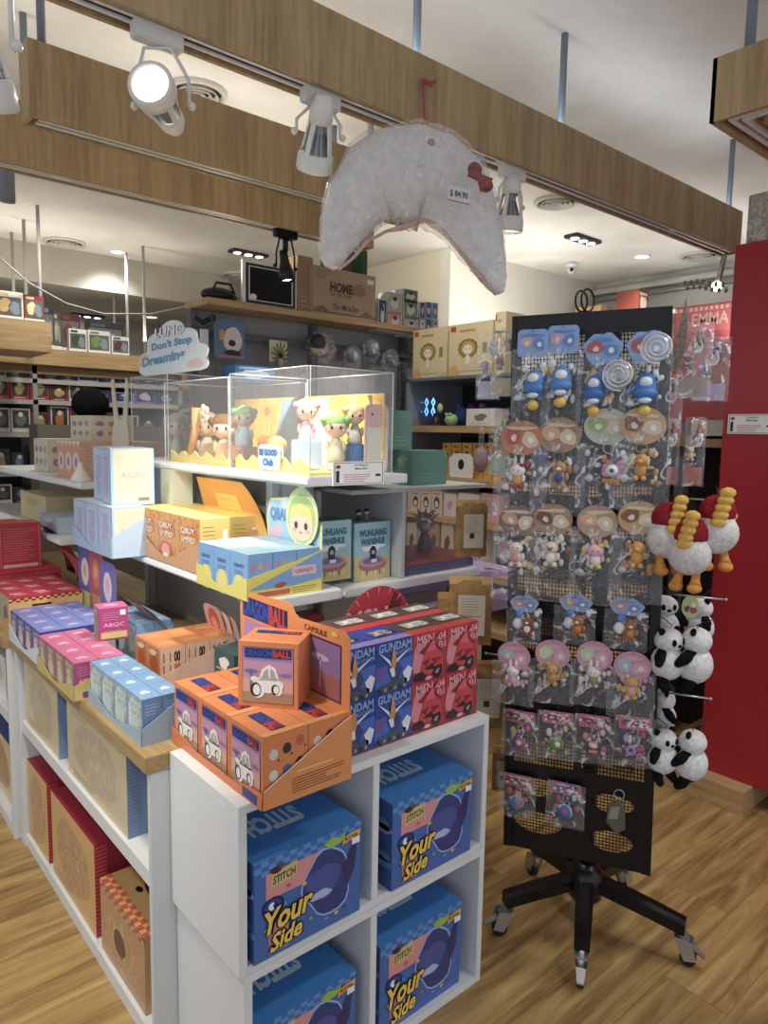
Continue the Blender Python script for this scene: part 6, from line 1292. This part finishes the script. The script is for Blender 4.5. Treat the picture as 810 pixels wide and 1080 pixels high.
def art_home(b, F, Lf, Tp):
    F.text('HOME', .26, .5, .62, .72, m('#4c3c30', .5), 2, bold=.05); F.text('OF THE STARS', .27, .42, .6, .48, m('#4c3c30', .5), 2); F.blob(.72, .62, .1, .16, m('#8c7660', .5), 2, 3); F.text('The Miracles', .3, .14, .72, .26, m('#5c4a3c', .5), 2, shear=.3)
    F.poly([(.0, .08), (.14, .2), (.26, .08)], m('#7c6650', .5), 2).poly([(.74, .08), (.86, .2), (1, .08)], m('#7c6650', .5), 2).rect(0, .05, 1, .07, m('#5c4a3c', .5), 2); F.lines(.04, .76, .28, .95, 4, m('#5c4a3c', .5), 2, 2, .2); F.rect(.86, .8, .97, .9, m('#d8dce0', .4), 3)
cart(330, 338, 396, 292, YB+.02, .16, '#a98f72', 'brown cardboard box printed HOME on the oak top board', art=art_home, base=zt+.03)
cart(314, 335, 330, 272, YB+.05, .14, '#9c7c5c', 'tall brown carton directly left of the printed HOME box', base=zt+.03, tcol='#d0b890')
ch_ = onY(360, 275, YB+.19); carton(.25, .02, .38, m('#6c5a48', .5)).build('carton', loc=(ch_.x-.12, YB+.19, zt+.03), label='flat dark carton standing behind the printed HOME box', cat='carton')
carton(.03, .1, .37, m('#24503c', .5)).build('binder', loc=(2.405, YB+.1, zt+.03), label='dark green upright binder at the right of the cardboard boxes', cat='binder')
Sm = [(400, 425, '#3a4a5c', 398, 312), (411, 425, '#8c7c5c', 409, 310)]
cols = ['#2c3a4c', '#b8a068', '#6c7c5c', '#3c4c3c', '#c0ccd4', '#2a3a5c', '#4c7cb0', '#5c4a6c', '#8c9ca4']
k = 0
for (x0, x1, yt, yb, c) in ((399, 408, 316, 348, '#2c4058'), (409, 424, 310, 330, '#a8a088'), (409, 424, 330, 350, '#c8806c'), (425, 441, 307, 318, '#58684c'), (425, 441, 318, 336, '#6c8064'), (426, 441, 336, 354, '#a8a4a8'), (443, 448, 319, 335, '#2c3850'), (449, 455, 319, 335, '#2f5c94'), (456, 462, 320, 336, '#4c88c0'), (443, 448, 337, 353, '#b8c4d0'), (449, 455, 337, 353, '#24406c'), (456, 462, 337, 353, '#88a4bc')):
    def a_(b, F, Lf, Tp, c=c): F.rect(.06, .04, .94, .96, m(c, .4), 1).blob(.5, .5, .26, .3, m('#c8c4bc', .4), 2, k).ell(.5, .7, .16, .1, m('#3c3c44', .4), 3)
    cart(x0, yb, x1, yt, YB+.03+.0*k, .08, '#b8bcc4', 'small boxed figure on the oak board, %s (%s from the left)' % (('blue grey', 'cream', 'coral', 'olive, topmost', 'green', 'grey', 'navy', 'blue', 'sky blue', 'pale, lower row', 'dark blue, lower row', 'steel blue, lower row')[k], ORD[k]), 'figure_box', 'figure box', a_, group='small boxed figures on the oak top board')
    k += 1
# things hung on the grid
a, c = onY(227, 378, YB+.1), onY(258, 338, YB+.1); b = MB(); b.bbox(a.x, c.x, YB+.09, YB+.12, a.z, c.z, m('#6f8ba6', .4), .008); F = Face(b, (a.x, YB+.088, a.z), (c.x-a.x, 0, 0), (0, 0, c.z-a.z)); F.rect(.05, .03, .95, .96, m('#5a7a9c', .4), 1).blob(.55, .48, .3, .32, m('#d8ccc0', .4), 2, 3, amp=.1).ell(.52, .4, .12, .08, m('#2c2c34', .4), 3).blob(.55, .15, .3, .08, m('#2c2c38', .4), 3, 5).rect(.05, .03, .95, .1, m('#b87c64', .4), 4).rect(.1, .45, .25, .7, m('#c89c4c', .4), 3)
b.build('hanging_pack', label='blue blister pack with a cream shape hung on the wire grid', cat='blister pack')
def puff(px, py, y, r, cols, label, name='wrapped_toy', cat='toy', clear=True):
    p = onY(px, py, y); t = thing(name, label, cat, p); b = MB()
    rr_ = random.Random(px)
    for k, c in enumerate(cols): b.ball((rr_.uniform(-.5, .5)*r, -k*.004, rr_.uniform(-.5, .5)*r), r*rr_.uniform(.4, .7), m(c, .5), 10, disp=.15, fr=30)
    b.build('toy', t)
    if clear: q = MB(); q.ball((0, 0, 0), (r*1.2, r*.7, r*1.2), BAG, 14, disp=.25, fr=30); q.build('clear_bag', t)
for args in ((339, 368, .07, ('#8c94a8', '#a88c90', '#c8b48c', '#3c3438'), 'bagged grey and pink plush on the wire grid above the nearest clear case'), (372, 377, .05, ('#7c8088', '#585c64', '#a8aab0'), 'silver wrapped packet on the wire grid, left one'), (392, 370, .05, ('#6c7078', '#b0b2b8', '#484c54'), 'silver wrapped packet on the wire grid, middle one'), (412, 380, .05, ('#8c9088', '#70746c', '#4c5058'), 'silver wrapped packet on the wire grid, right one under the board'), (186, 376, .03, ('#8c2c34', '#6c2430'), 'dark red plush arm above the clear cases')):
    puff(args[0], args[1], YB+.08, *args[2:])
def art_sm(c2):
    def a(b, F, Lf, Tp): F.blob(.5, .5, .3, .3, m(c2, .4), 1, 4).rect(.1, .8, .9, .9, m(c2, .4), 1)
    return a
cart(248, 402, 290, 388, YB-.02, .1, '#3f7cc8', 'bright blue packet lying behind the middle clear case', 'packet', 'packet', art_sm('#a8c8e8'))
t = thing('small_cactus', 'tiny spiky dark plant with a pale card on the wire grid', 'plant', onY(296, 388, YB+.06)); b = MB()
for k in range(9): a_ = -PI*.1+PI*1.2*k/8; b.tube([(0, 0, .05), (.05*math.cos(a_), 0, .06+.06*math.sin(a_))], .0025, m('#2c3428', .6), 5)
b.build('stems', t); MB().lathe([(.02, 0), (.025, .04), (.001, .045)], m('#5c5c58', .5), n=12).build('pot', t); MB().box(-.05, .05, .02, .022, .03, .13, m('#c8cc98', .4)).build('card', t)
t = thing('grip_hook', 'black sprung clamp at the left end of the wire grid wall', 'clamp', onY(214, 340, YB+.05)); MB().tube([(-.04, 0, .02), (0, 0, 0), (.03, -.02, .02)], .012, BLACK, 8).ball((.035, -.02, .02), .018, m('#24304c', .4), 10).build('jaw', t); MB().box(-.015, .02, -.01, 0, -.16, -.03, m('#d0d4d8', .4)).build('hang_tag', t)
t = thing('black_bag', 'black handled bag lying on the left end of the oak top board', 'bag', (1.58, YB+.1, zt+.03)); MB().ball((0, 0, .03), (.09, .05, .035), BLACK, 14).build('body', t); MB().tube([(-.05, -.03, .04), (-.03, -.03, .08), (.04, -.03, .08), (.06, -.03, .04)], .006, BLACK, 6).build('handle', t)

# ================================================================== display unit facing left, behind the rack
XS = 2.6; YA, YZ = 1.65, 2.86
t = thing('display_shelving', 'tall shelving with honey coloured wooden shelves seen between the clear cases and the rack', 'shelving', (XS+.2, (YA+YZ)/2, 0)); T = W(t)
HON = m_wood('honey_shelf', '#a8834c', '#c09a60', '#cfab72', 'Y'); shz = (1.585, 1.325, 1.125, .87, .6)
for z in shz: MB(T).bbox(XS, XS+.42, YA, YZ, z-.035, z, HON, .002).build('shelf', t)
MB(T).box(XS+.42, XS+.43, YA, YZ, 0, 1.84, m('#2c2c30', .6)).build('back_panel', t); MB(T).box(XS, XS+.42, YZ-.02, YZ-.001, 0, 1.84, m('#7c8084', .5)).build('side_panel', t)
MB(T).box(XS, XS+.42, YA, YZ, 1.815, 1.83, m('#6c7078', .4)).build('top_glass', t, label='grey top shelf')
def onX(px, py, x): return at(px, py, 'X', x)
def sbox(px0, px1, pyt, z0, col, label, art=None, d=.1, x=XS+.015, name='small_box', cat='box', group=None, tcol='#5c4a3c', txt=None):
    a, c = onX(px0, 500, x), onX(px1, 500, x); h = onX((px0+px1)/2, pyt, x).z-z0; w_ = max(.02, a.y-c.y)
    def da(b, F, Lf, Tp):
        Lf.rect(.03, .03, .97, .97, m(col, .4), 1)
        if txt: Lf.text(txt, .2, .7, .8, .86, m(tcol, .4), 2)
        Lf.lines(.12, .08, .85, .22, 2, m(tcol, .4), 2, 3, .18); Lf.blob(.5, .5, .22, .2, m(tcol, .4), 2, 2)
    return carton(d, w_, max(.02, h), m(col, .4), art or da).build(name, loc=(x, c.y, z0), label=label, cat=cat, group=group)
def art_lion(b, F, Lf, Tp):
    Lf.rect(0, 0, 1, 1, m('#d8c694', .4), 1).rect(.04, .86, .16, .96, m('#b8402c', .4), 2).text('SUNNY LEO', .25, .82, .8, .9, m('#c8924c', .4), 2)
    for k in range(12): a_ = 2*PI*k/12; Lf.ell(.45+.17*math.cos(a_), .52+.14*math.sin(a_), .07, .055, m('#a8843c', .4), 2, 8)
    Lf.ell(.45, .52, .17, .14, m('#c8a04c', .4), 3).ell(.45, .5, .11, .09, m('#e8e0cc', .4), 4).ell(.4, .51, .015, .015, m('#5c4434', .4), 5, 8).ell(.5, .51, .015, .015, m('#5c4434', .4), 5, 8).ell(.45, .3, .06, .1, m('#e4dcc4', .4), 4)
    Lf.poly([(.0, .0), (.28, .0), (.16, .22), (0, .14)], m('#d8a45c', .4), 2).poly([(.7, 0), (1, 0), (1, .1)], m('#b8bc6c', .4), 2).rect(.78, .4, .88, .6, m('#9c7c44', .4), 2)
    for k in range(8): Lf.ell(.24+.07*k, .08, .015, .02, m('#5c8c3c', .4), 3, 8)
    F.rect(0, 0, 1, 1, m('#c8b27c', .4), 1); Tp.rect(0, 0, 1, 1, m('#dccb9c', .4), 1)
for k, (x0, x1, yt) in enumerate(((433, 468, 347), (470, 515, 341))): sbox(x0, x1, yt, 1.831, '#d4c28c', 'cream box printed with a sun maned toy, %s of the pair beside the rack top' % ('left' if k == 0 else 'right'), art_lion, .13, group='cream sun maned toy boxes')
sbox(517, 528, 330, 1.831, '#c8b88c', 'third cream box partly behind the rack', art_lion, .13)
# y=443 shelf items
for k, (x0, x1, yt, c, lab) in enumerate(((490, 520, 431, '#e6e2d4', 'cream notice box'), (455, 462, 436, '#2c2c34', 'tiny dark box'))): sbox(x0, x1, yt, 1.586, c, lab+' on the top honey shelf', tcol='#8c7c6c')
b = MB(); b.ball((0, 0, .03), (.035, .035, .03), m('#8cc070', .5), 14).ball((-.02, -.01, .055), .01, m('#8cc070', .5), 8).ball((-.02, .015, .055), .01, m('#8cc070', .5), 8); q = onX(476, 441, XS+.05); b.build('frog_toy', loc=(q.x, q.y, 1.586), label='round lime green toy on the top honey shelf', cat='toy')
b = MB(); b.tube([(0, 0, 0), (0, 0, .06)], .014, m('#d8dcdc', .4), 10).ball((0, 0, .09), (.016, .016, .025), m('#c8d890', .5), 10); q = onX(464, 441, XS+.05); b.build('small_figure', loc=(q.x, q.y, 1.586), label='slim white and green figure on the top honey shelf', cat='figurine')
for k, (px, c) in enumerate(((436, '#4c9cf0'), (443, '#58a8f8'), (450, '#4c9cf0'), (457, '#60b0ff'))):
    q = onX(px, 424, XS+.1); b = MB(); A = Vector((-1, 0, 0)).to_track_quat('Z', 'Y').to_matrix(); b.tube([Vector((0, 0, .03)), Vector((0, .012, .05)), Vector((0, 0, .07)), Vector((0, -.012, .05))], .004, m(c, .3, emit=2.5), 6, closed=True).tube([Vector((0, 0, -.02)), Vector((0, .012, 0)), Vector((0, 0, .025)), Vector((0, -.012, 0))], .004, m(c, .3, emit=2.5), 6, closed=True)
    b.build('neon_letter', loc=(q.x, q.y, 1.66), label='glowing blue tube character, %s of four on the top honey shelf' % ORD[k], cat='neon sign', group='glowing blue characters')
for k, (px, c) in enumerate(((488, '#4c64b8'), (500, '#5c3c6c'), (428, '#c8603c'), (512, '#8c5c5c'))):
    q = onX(px, 425, XS+.2); b = MB(); b.ball((0, 0, .05), (.04, .045, .05), m(c, .5), 12).ball((0, .02, .1), .02, m(c, .5), 8); b.build('toy_figure', loc=(q.x, q.y, 1.586), label='%s rounded toy at the back of the top honey shelf' % ('cobalt blue', 'plum', 'orange', 'dusty red')[k], cat='toy')
def art_yb(b, F, Lf, Tp):
    Lf.rect(0, 0, 1, 1, m('#e0a82c', .4), 1).text('MOLI', .2, .84, .8, .93, m('#8c5c1c', .4), 2); Lf.ell(.5, .6, .2, .16, m('#1c1c20', .4), 2).ell(.5, .56, .13, .1, m('#e8e4dc', .4), 3).lines(.15, .1, .85, .3, 2, m('#a8741c', .4), 2, 2, .2)
for k, (x0, x1) in enumerate(((466, 475), (476, 486), (487, 497), (498, 509), (510, 519), (520, 528))): sbox(x0, x1, 467, 1.326, '#e0a82c', 'bright yellow box with black capped face, %s along the second honey shelf' % ORD[k], art_yb, .1, x=XS+.06, group='bright yellow boxes')
a, c = onX(476, 497, XS+.04), onX(500, 497, XS+.04); b = MB(); w_ = a.y-c.y; b.plate([[(0, 0), (w_, 0), (w_*1.05, .09), (w_*.85, .12), (w_*.15, .12), (-w_*.05, .09)]], (XS+.03, a.y, 1.327), (0, -1, 0), (0, 0, 1), .003, m('#e4e4e0', .4)); F = Face(b, (XS+.028, a.y, 1.327), (0, -w_, 0), (0, 0, .12)); F.ell(.5, .55, .13, .22, m('#26262c', .4), 1)
b.build('shelf_card', label='white half round card in front of the yellow boxes', cat='card')
q = onX(470, 460, XS+.03); b = MB(); b.add([(0, 0, 0), (.25, 0, .01), (.25, .3, .012), (0, .3, .0)], [(0, 1, 2, 3)], m('#b8a48c', .4)); b.add([(0, 0, -.003), (.25, 0, .007), (.25, .3, .009), (0, .3, -.003)], [(3, 2, 1, 0)], m('#b8a48c', .4)); b.build('flat_card', loc=(q.x, q.y-.32, q.z), label='flat brown card sheet above the yellow boxes', cat='card')
q = onX(507, 485, XS-.12); b = MB(); b.ball((0, 0, 0), (.03, .04, .06), m_fuzz('mauve_plush', '#a88c90', '#8c7478'), 12).tube([(0, 0, .05), (0, .0, .15)], .012, BAG, 8); b.build('hanging_plush', loc=q, label='mauve bagged plush hanging before the yellow boxes', cat='plush toy')
q = onX(504, 513, XS+.02); b = MB(); b.lathe([(.05, 0), (.075, .06), (.07, .06), (.001, .03)], m('#c890a0', .4), n=18); b.build('pink_bowl', loc=(q.x+.05, q.y, 1.126), label='pink open tub on the third honey shelf', cat='tub')
def art_face(c1, c2):
    def a(b, F, Lf, Tp): Lf.rect(0, 0, 1, 1, m(c1, .4), 1).ell(.5, .5, .28, .26, m(c2, .4), 2).ell(.5, .44, .17, .14, m('#e4d4c4', .4), 3).lines(.15, .84, .85, .94, 1, m(c2, .4), 2)
    return a
for k, (x0, x1) in enumerate(((425, 433), (434, 444), (445, 455), (456, 467))): sbox(x0, x1, 518, 1.126, '#dcc0a0', 'peach box with a dark haired face, %s along the third honey shelf' % ORD[k], art_face('#dcc0a0', '#2c2426'), .1, group='peach faced boxes')
for k, (x0, x1, c) in enumerate(((469, 482, '#dcd0c8'), (484, 507, '#e0d4cc'), (508, 528, '#e0a8a8'))): sbox(x0, x1, 521, 1.126, c, ('pale box with pastel animals, smaller', 'pale box with pastel animals, wider', 'salmon pink box')[k]+' on the third honey shelf', None, .1, tcol='#b8a0b0')
for k, (x0, x1, yt, c) in enumerate(((430, 441, 552, '#c8b090'), (442, 452, 553, '#8cb0b0'), (453, 465, 551, '#b89078'), (467, 480, 552, '#d8bc94'), (484, 491, 553, '#6c6ca0'), (494, 504, 555, '#c8b8a0'), (505, 512, 556, '#d8d0c0'))): sbox(x0, x1, yt, .871, c, '%s small box on the fourth honey shelf, %s from the left' % (('tan', 'teal grey', 'brown', 'cream and gold', 'indigo', 'beige', 'ivory')[k], ORD[k]), None, .1)
# purple box & pale tray behind the kit boxes
p = at(455, 640, 'X', 1.72); b = MB(); b.bbox(1.50, 2.1, 1.70, 2.2, 1.02, 1.05, m('#9c84b8', .4), .002)
b.bbox(1.52, 2.0, 1.60, 1.66, .93, .99, m('#8c7aa0', .4), .003); b.build('purple_carton', label='lilac lidded carton under the clear case with the silver figure', cat='carton')
MB().bbox(1.30, 1.86, 1.80, 1.82, .78, 1.05, m('#b8b4a8', .5), .001).build('inner_panel', label='grey beige panel under the right hand shelf behind the kit boxes', cat='panel')
MB().bbox(1.40, 1.86, 1.62, 2.2, 0, .93, m('#c8b48c', .5), .003).build('storage_cabinet', label='beige side of the cabinet between the cube shelf and the rack', cat='cabinet')

# ================================================================== far shelving at the left
YF = 5.2
def far_unit(x0, x1, y, zs, top, label, fascia=True):
    t = thing('wall_shelving', label, 'shelving', ((x0+x1)/2, y+.2, 0)); T = W(t)
    for z in zs: MB(T).box(x0, x1, y, y+.35, z-.03, z, m('#a8a49a', .5)).build('shelf', t)
    MB(T).box(x0, x1, y+.36, y+.37, 0, top, m('#3a3a40', .7)).build('back_panel', t)
    for x in (x0, (x0+x1)/2, x1-.03): MB(T).box(x, x+.03, y+.0, y+.35, 0, top, m('#8c8c88', .5)).build('upright', t)
    if fascia: MB(T).bbox(x0, x1, y-.05, y+.36, top-.11, top, OAKX, .003).bbox(x0, x1, y-.0, y+.3, top-.17, top-.11, m('#7c6444', .5), .003).build('fascia', t, label='honey oak fascia board')
    return t
FZ = (1.86, 1.72, 1.50, 1.24, 1.03, .6)
far_unit(.3, 2.42, YF, FZ, 2.06, 'wall shelving at the far left, packed with small boxed toys under an oak fascia')
far_unit(2.5, 3.8, YF+.9, FZ, 2.0, 'second stretch of wall shelving beyond the wire grid wall')
def bank(x0, x1, y, z, h, n, pal, desc, group, seed, d=.1, name='boxed_toy'):
    r = random.Random(seed); w_ = (x1-x0)/n; src = {}
    for i in range(n):
        k = r.randrange(len(pal)); c, nm, c2 = pal[k]; lab = '%s boxed toy, %s %s' % (nm, ORD[i], desc); hh = h*(1-.12*(k % 3))
        loc = (x0+i*w_+.003, y, z+.0005)
        if k not in src:
            def a_(b, F, Lf, Tp, c=c, c2=c2): F.rect(.08, .18, .92, .94, m('#3c3a3c', .4), 1).blob(.5, .52, .26, .28, m(c2, .4), 2, k+seed).ell(.5, .75, .12, .1, m('#d0c8b8', .4), 3).rect(0, 0, 1, .14, m(c, .4), 4).lines(.2, .04, .8, .12, 1, m('#e4e0d8', .4), 5)
            src[k] = carton(w_-.006, d, hh, m(c, .4), a_).build(name, loc=loc, label=lab, cat='boxed toy', group=group)
        else: dup(src[k], loc, None, lab, group)
RP = [('#a83c3c', 'red', '#8c8450'), ('#b8b4ac', 'grey', '#5c6c50'), ('#8c3434', 'dark red', '#a89450'), ('#c8c4bc', 'white', '#b86c3c')]
DP = [('#3c4454', 'slate', '#8c94a0'), ('#54443c', 'brown', '#a88c6c'), ('#2c2c34', 'black', '#6c7ca0'), ('#8c2c2c', 'red', '#c8a06c'), ('#c8c0b0', 'ivory', '#6c5c4c')]
BP = [('#3c6cc8', 'royal blue', '#a8c8e8'), ('#2c3c8c', 'navy', '#6c8cd8'), ('#8ca8d8', 'pale blue', '#3c5cb0'), ('#5c5cc0', 'violet', '#c8b8e8')]
bank(1.1, 1.72, YF+.03, 1.721, .13, 5, RP, 'along the second shelf of the far shelving', 'far wall second shelf', 2); bank(1.1, 1.72, YF+.03, 1.501, .18, 5, RP, 'along the third shelf of the far shelving', 'far wall third shelf', 3)
bank(1.1, 1.78, YF+.03, 1.241, .17, 6, DP, 'along the fourth shelf of the far shelving', 'far wall fourth shelf', 4); bank(1.1, 1.8, YF+.03, 1.031, .14, 6, DP, 'along the fifth shelf of the far shelving', 'far wall fifth shelf', 5)
bank(1.1, 1.65, YF+.03, 1.861, .06, 5, DP, 'along the narrow top shelf of the far shelving', 'far wall top shelf', 6)
bank(1.66, 2.38, YF+.03, 1.861, .07, 5, BP, 'along the top shelf, right half of far shelving', 'far wall blue boxes', 7); bank(1.74, 2.38, YF+.03, 1.721, .10, 4, BP, 'along the second shelf, right half of far shelving', 'far wall blue boxes lower', 8)
bank(1.8, 2.38, YF+.03, 1.501, .15, 4, DP, 'along the third shelf, right half of far shelving', 'far wall right half', 9); bank(1.1, 2.3, YF+.03, .601, .25, 8, DP, 'along the lowest shelf of the far shelving', 'far wall lowest shelf', 12)
bank(2.55, 3.7, YF+.93, 1.721, .13, 7, BP, 'along the shelving beyond the wire grid wall', 'beyond the grid wall', 10); bank(2.55, 3.7, YF+.93, 1.501, .16, 7, DP, 'along the third shelf beyond the wire grid wall', 'beyond the grid wall lower', 11)
# cartons on top of the bulkhead
def art_big(c1, c2):
    def a(b, F, Lf, Tp): F.rect(.0, .0, 1, 1, m(c1, .4), 1).rect(.06, .12, .94, .8, m('#5c5c5c', .4), 2).blob(.35, .5, .22, .24, m(c2, .4), 3, 2).blob(.7, .42, .2, .22, m('#7c8c9c', .4), 3, 5).rect(.1, .84, .5, .94, m(c2, .4), 3).rect(0, 0, 1, .1, m('#e4e0dc', .4), 3)
    return a
z6 = 2.061
t = thing('bulkhead', 'boxed oak bulkhead at the left edge in front of the far shelving', 'bulkhead', (.9, 4.6, 1.98)); a = at(0, 364, 'Y', 4.5); c = at(54, 340, 'Y', 4.5); MB(W(t)).bbox(-.2, c.x, 4.5, 4.95, a.z-.02, c.z, OAKX, .003).build('casing', t)
zb_ = c.z+.001
for k, (x0, x1, yt, c1, c2) in enumerate(((-6, 24, 309, '#d8d0c8', '#c8a868'), (26, 46, 313, '#8c2c34', '#d8c890'))):
    cart(x0, 340, x1, yt, 4.55, .15, c1, ('white and green figure box', 'wine red figure box with a golden shape')[k]+' on the oak bulkhead at the left edge', 'figure_box', 'figure box', art_big(c1, c2), base=zb_)
for k, (x0, x1, yt, c1, c2, nm) in enumerate(((47, 56, 323, '#24242c', '#5c6c8c', 'narrow black'), (57, 64, 330, '#3c4430', '#a8a060', 'olive'), (64, 84, 332, '#4c1c20', '#6c3430', 'wide maroon'), (73, 91, 348, '#d8d8d4', '#3c4c2c', 'white, green creature'), (93, 116, 350, '#d0d0cc', '#6c8c3c', 'white and yellow'), (118, 136, 356, '#d8d8d4', '#5c2c30', 'white, small'), (92, 130, 342, '#1c2028', '#3c4858', 'long black'))):
    cart(x0, 363, x1, yt, YF-.02+(.06 if nm in ('wide maroon', 'long black') else 0), .05, c1, '%s figure box on top of the oak fascia at the far left' % nm, 'figure_box', 'figure box', art_big(c1, c2), base=z6)
for k, (px, y) in enumerate(((43, 4.9), (28, 5.3), (15, 5.7), (120, 6.1), (134, 5.7), (152, 5.4))):
    q = at(px, 320, 'Y', y); MB().cyl((q.x, y, 2.07), (q.x, y, ZC), .011, m('#9c9c98', .5)).build('ceiling_rod', label='slim grey rod from the ceiling above the far left shelving, %s from the left' % ORD[(2, 1, 0, 3, 4, 5)[k]], cat='rod', group='slim ceiling rods')
a, c = at(0, 272, 'Y', 4.4), at(150, 330, 'Y', 4.8); b = MB(); b.tube([at(0, 272, 'Y', 4.4), at(30, 298, 'Y', 4.5), at(70, 320, 'Y', 4.6), at(110, 331, 'Y', 4.7), at(160, 331, 'Y', 4.8), at(200, 322, 'Y', 4.9)], .005, m('#a8a8a4', .5), 6); b.build('cable', label='thin grey cable sagging across the ceiling at the far left', cat='cable')
b = MB(); b.ball((0, 0, 0), (.12, .1, .11), m_fuzz('black_felt', '#18181a', '#0c0c0e', 40), 18); q = at(95, 410, 'Y', 4.9); b.build('black_hat', loc=(q.x, q.y, q.z-.1), label='round black plush dome above the cream dotted box', cat='plush toy')
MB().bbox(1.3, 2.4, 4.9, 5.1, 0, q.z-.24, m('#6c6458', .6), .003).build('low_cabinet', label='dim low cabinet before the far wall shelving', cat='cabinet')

# ================================================================== far right wall shelf
XW = 5.2
a, c = at(762, 400, 'X', XW), at(704, 335, 'X', XW)
MB().bbox(XW, XW+.35, 1.6, 3.4, 0, 1.62, m('#7c7a78', .6), .004).build('wall_cabinet', label='grey cabinet against the right wall behind the rack', cat='cabinet')
q = at(735, 320, 'X', 5.0)
b = MB(); y0_, y1_ = at(712, 330, 'X', 5.0).y, at(790, 330, 'X', 5.0).y; z0_, z1_ = at(730, 352, 'X', 5.0).z, at(712, 332, 'X', 5.0).z
b.bbox(5.0, 5.02, y1_, y0_, 1.62, z1_+.05, m('#a8484c', .5), .002); F = Face(b, (4.999, y0_, 1.62), (0, -(y0_-y1_), 0), (0, 0, z1_+.05-1.62)); F.rect(.02, .78, 1, .98, m('#b85c5c', .5), 1); F.text('EMMA', .25, .83, .75, .93, m('#cfa09c', .5), 3)
for k in range(14): F.rect(.07*k, .95, .07*k+.04, .98, m('#d0a8a0', .5), 2)
b.build('banner', label='rose red banner lettered EMMA on the right, behind the rack', cat='banner')
zsh = at(673, 324, 'X', 5.3).z-.06
for k, (px, py, w_, h_, c) in enumerate(((673, 324, .2, .2, '#94402f'), (634, 326, .25, .12, '#d8b070'))):
    q = at(px, py, 'X', 5.3); carton(.15, w_, h_, m(c, .5), art_sm('#e8c8b8')).build('gift_box', loc=(5.3, q.y, zsh), label=('red box standing high on the right wall shelf above the rack', 'pink box low behind the rack top')[k], cat='gift box')
MB().bbox(5.25, 5.76, 1.4, 3.6, zsh-.031, zsh-.001, m('#d8d4c8', .5), .002).build('wall_shelf', label='pale high shelf along the right wall', cat='shelf')
t = thing('leafy_branch', 'thin branch with small green leaves by the red cabinet', 'plant', at(745, 302, 'X', 3.1)); o_ = t.location
pts = [at(x, y, 'X', 3.1)-Vector(o_) for x, y in ((768, 303), (752, 302), (738, 299), (724, 301))]; b = MB(); b.tube(pts, .0018, m('#5c5c3c', .6), 5); b.build('stem', t); b = MB()
for k in range(14):
    f = k/13*(len(pts)-1); i = min(int(f), 2); p = pts[i].lerp(pts[i+1], f-i); b.ball(p+Vector((0, .008, .012*(1 if k % 2 else -1))), (.003, .008, .011), m('#6c7858', .6), 8)
b.build('leaves', t)
MB().tube([at(757, 300, 'X', 3.2), at(764, 270, 'X', 3.2)], .012, METAL, 8).ball(at(756, 302, 'X', 3.2), .022, m('#fff4e0', .4, emit=6), 12).build('wall_spotlight', label='small bright spotlight at the edge of the red cabinet', cat='spotlight')
MB().bbox(3.05, 3.25, 1.18, 1.33, 2.331, 2.52, m_art('hologram_print', ['#b8a0a0', '#7c8c9c', '#c8c4a8', '#a86c6c', '#8ca8a0'], 40), .003).build('figure_box', label='shimmering printed box on top of the red cabinet', cat='figure box')
b = MB(); q = at(620, 318, 'X', 2.3); b.torus((0, 0, 0), .03, .003, BLACK, n=18, k=5); b.torus((.0, .02, .0), .028, .003, BLACK, n=18, k=5); q_ = onplane(620, 314, RC-RYv*D, RYv); b.build('cable_coil', loc=(q_.x, q_.y, ZTp+.03), label='thin black cable loop sticking up behind the rack top', cat='cable')
# tall wall-side post right of rack
MB().bbox(3.5, 3.56, 1.75, 1.8, 0, 1.62, m('#8c9096', .4), .003).build('shelf_upright', label='grey metal upright seen between the rack and the red cabinet', cat='post')
a = at(733, 452, 'X', 3.45); MB().bbox(3.45, 3.46, a.y-.15, a.y+.02, a.z-.05, a.z+.04, m('#d8d8d0', .4), .001).build('price_sign', label='small white card on the shelf edge right of the rack', cat='sign')
MB().bbox(3.45, 4.2, 1.5, 2.6, 1.50, 1.56, m('#b8946c', .5), .003).build('wall_shelf', label='wooden shelf glimpsed between the rack and the red cabinet', cat='shelf')
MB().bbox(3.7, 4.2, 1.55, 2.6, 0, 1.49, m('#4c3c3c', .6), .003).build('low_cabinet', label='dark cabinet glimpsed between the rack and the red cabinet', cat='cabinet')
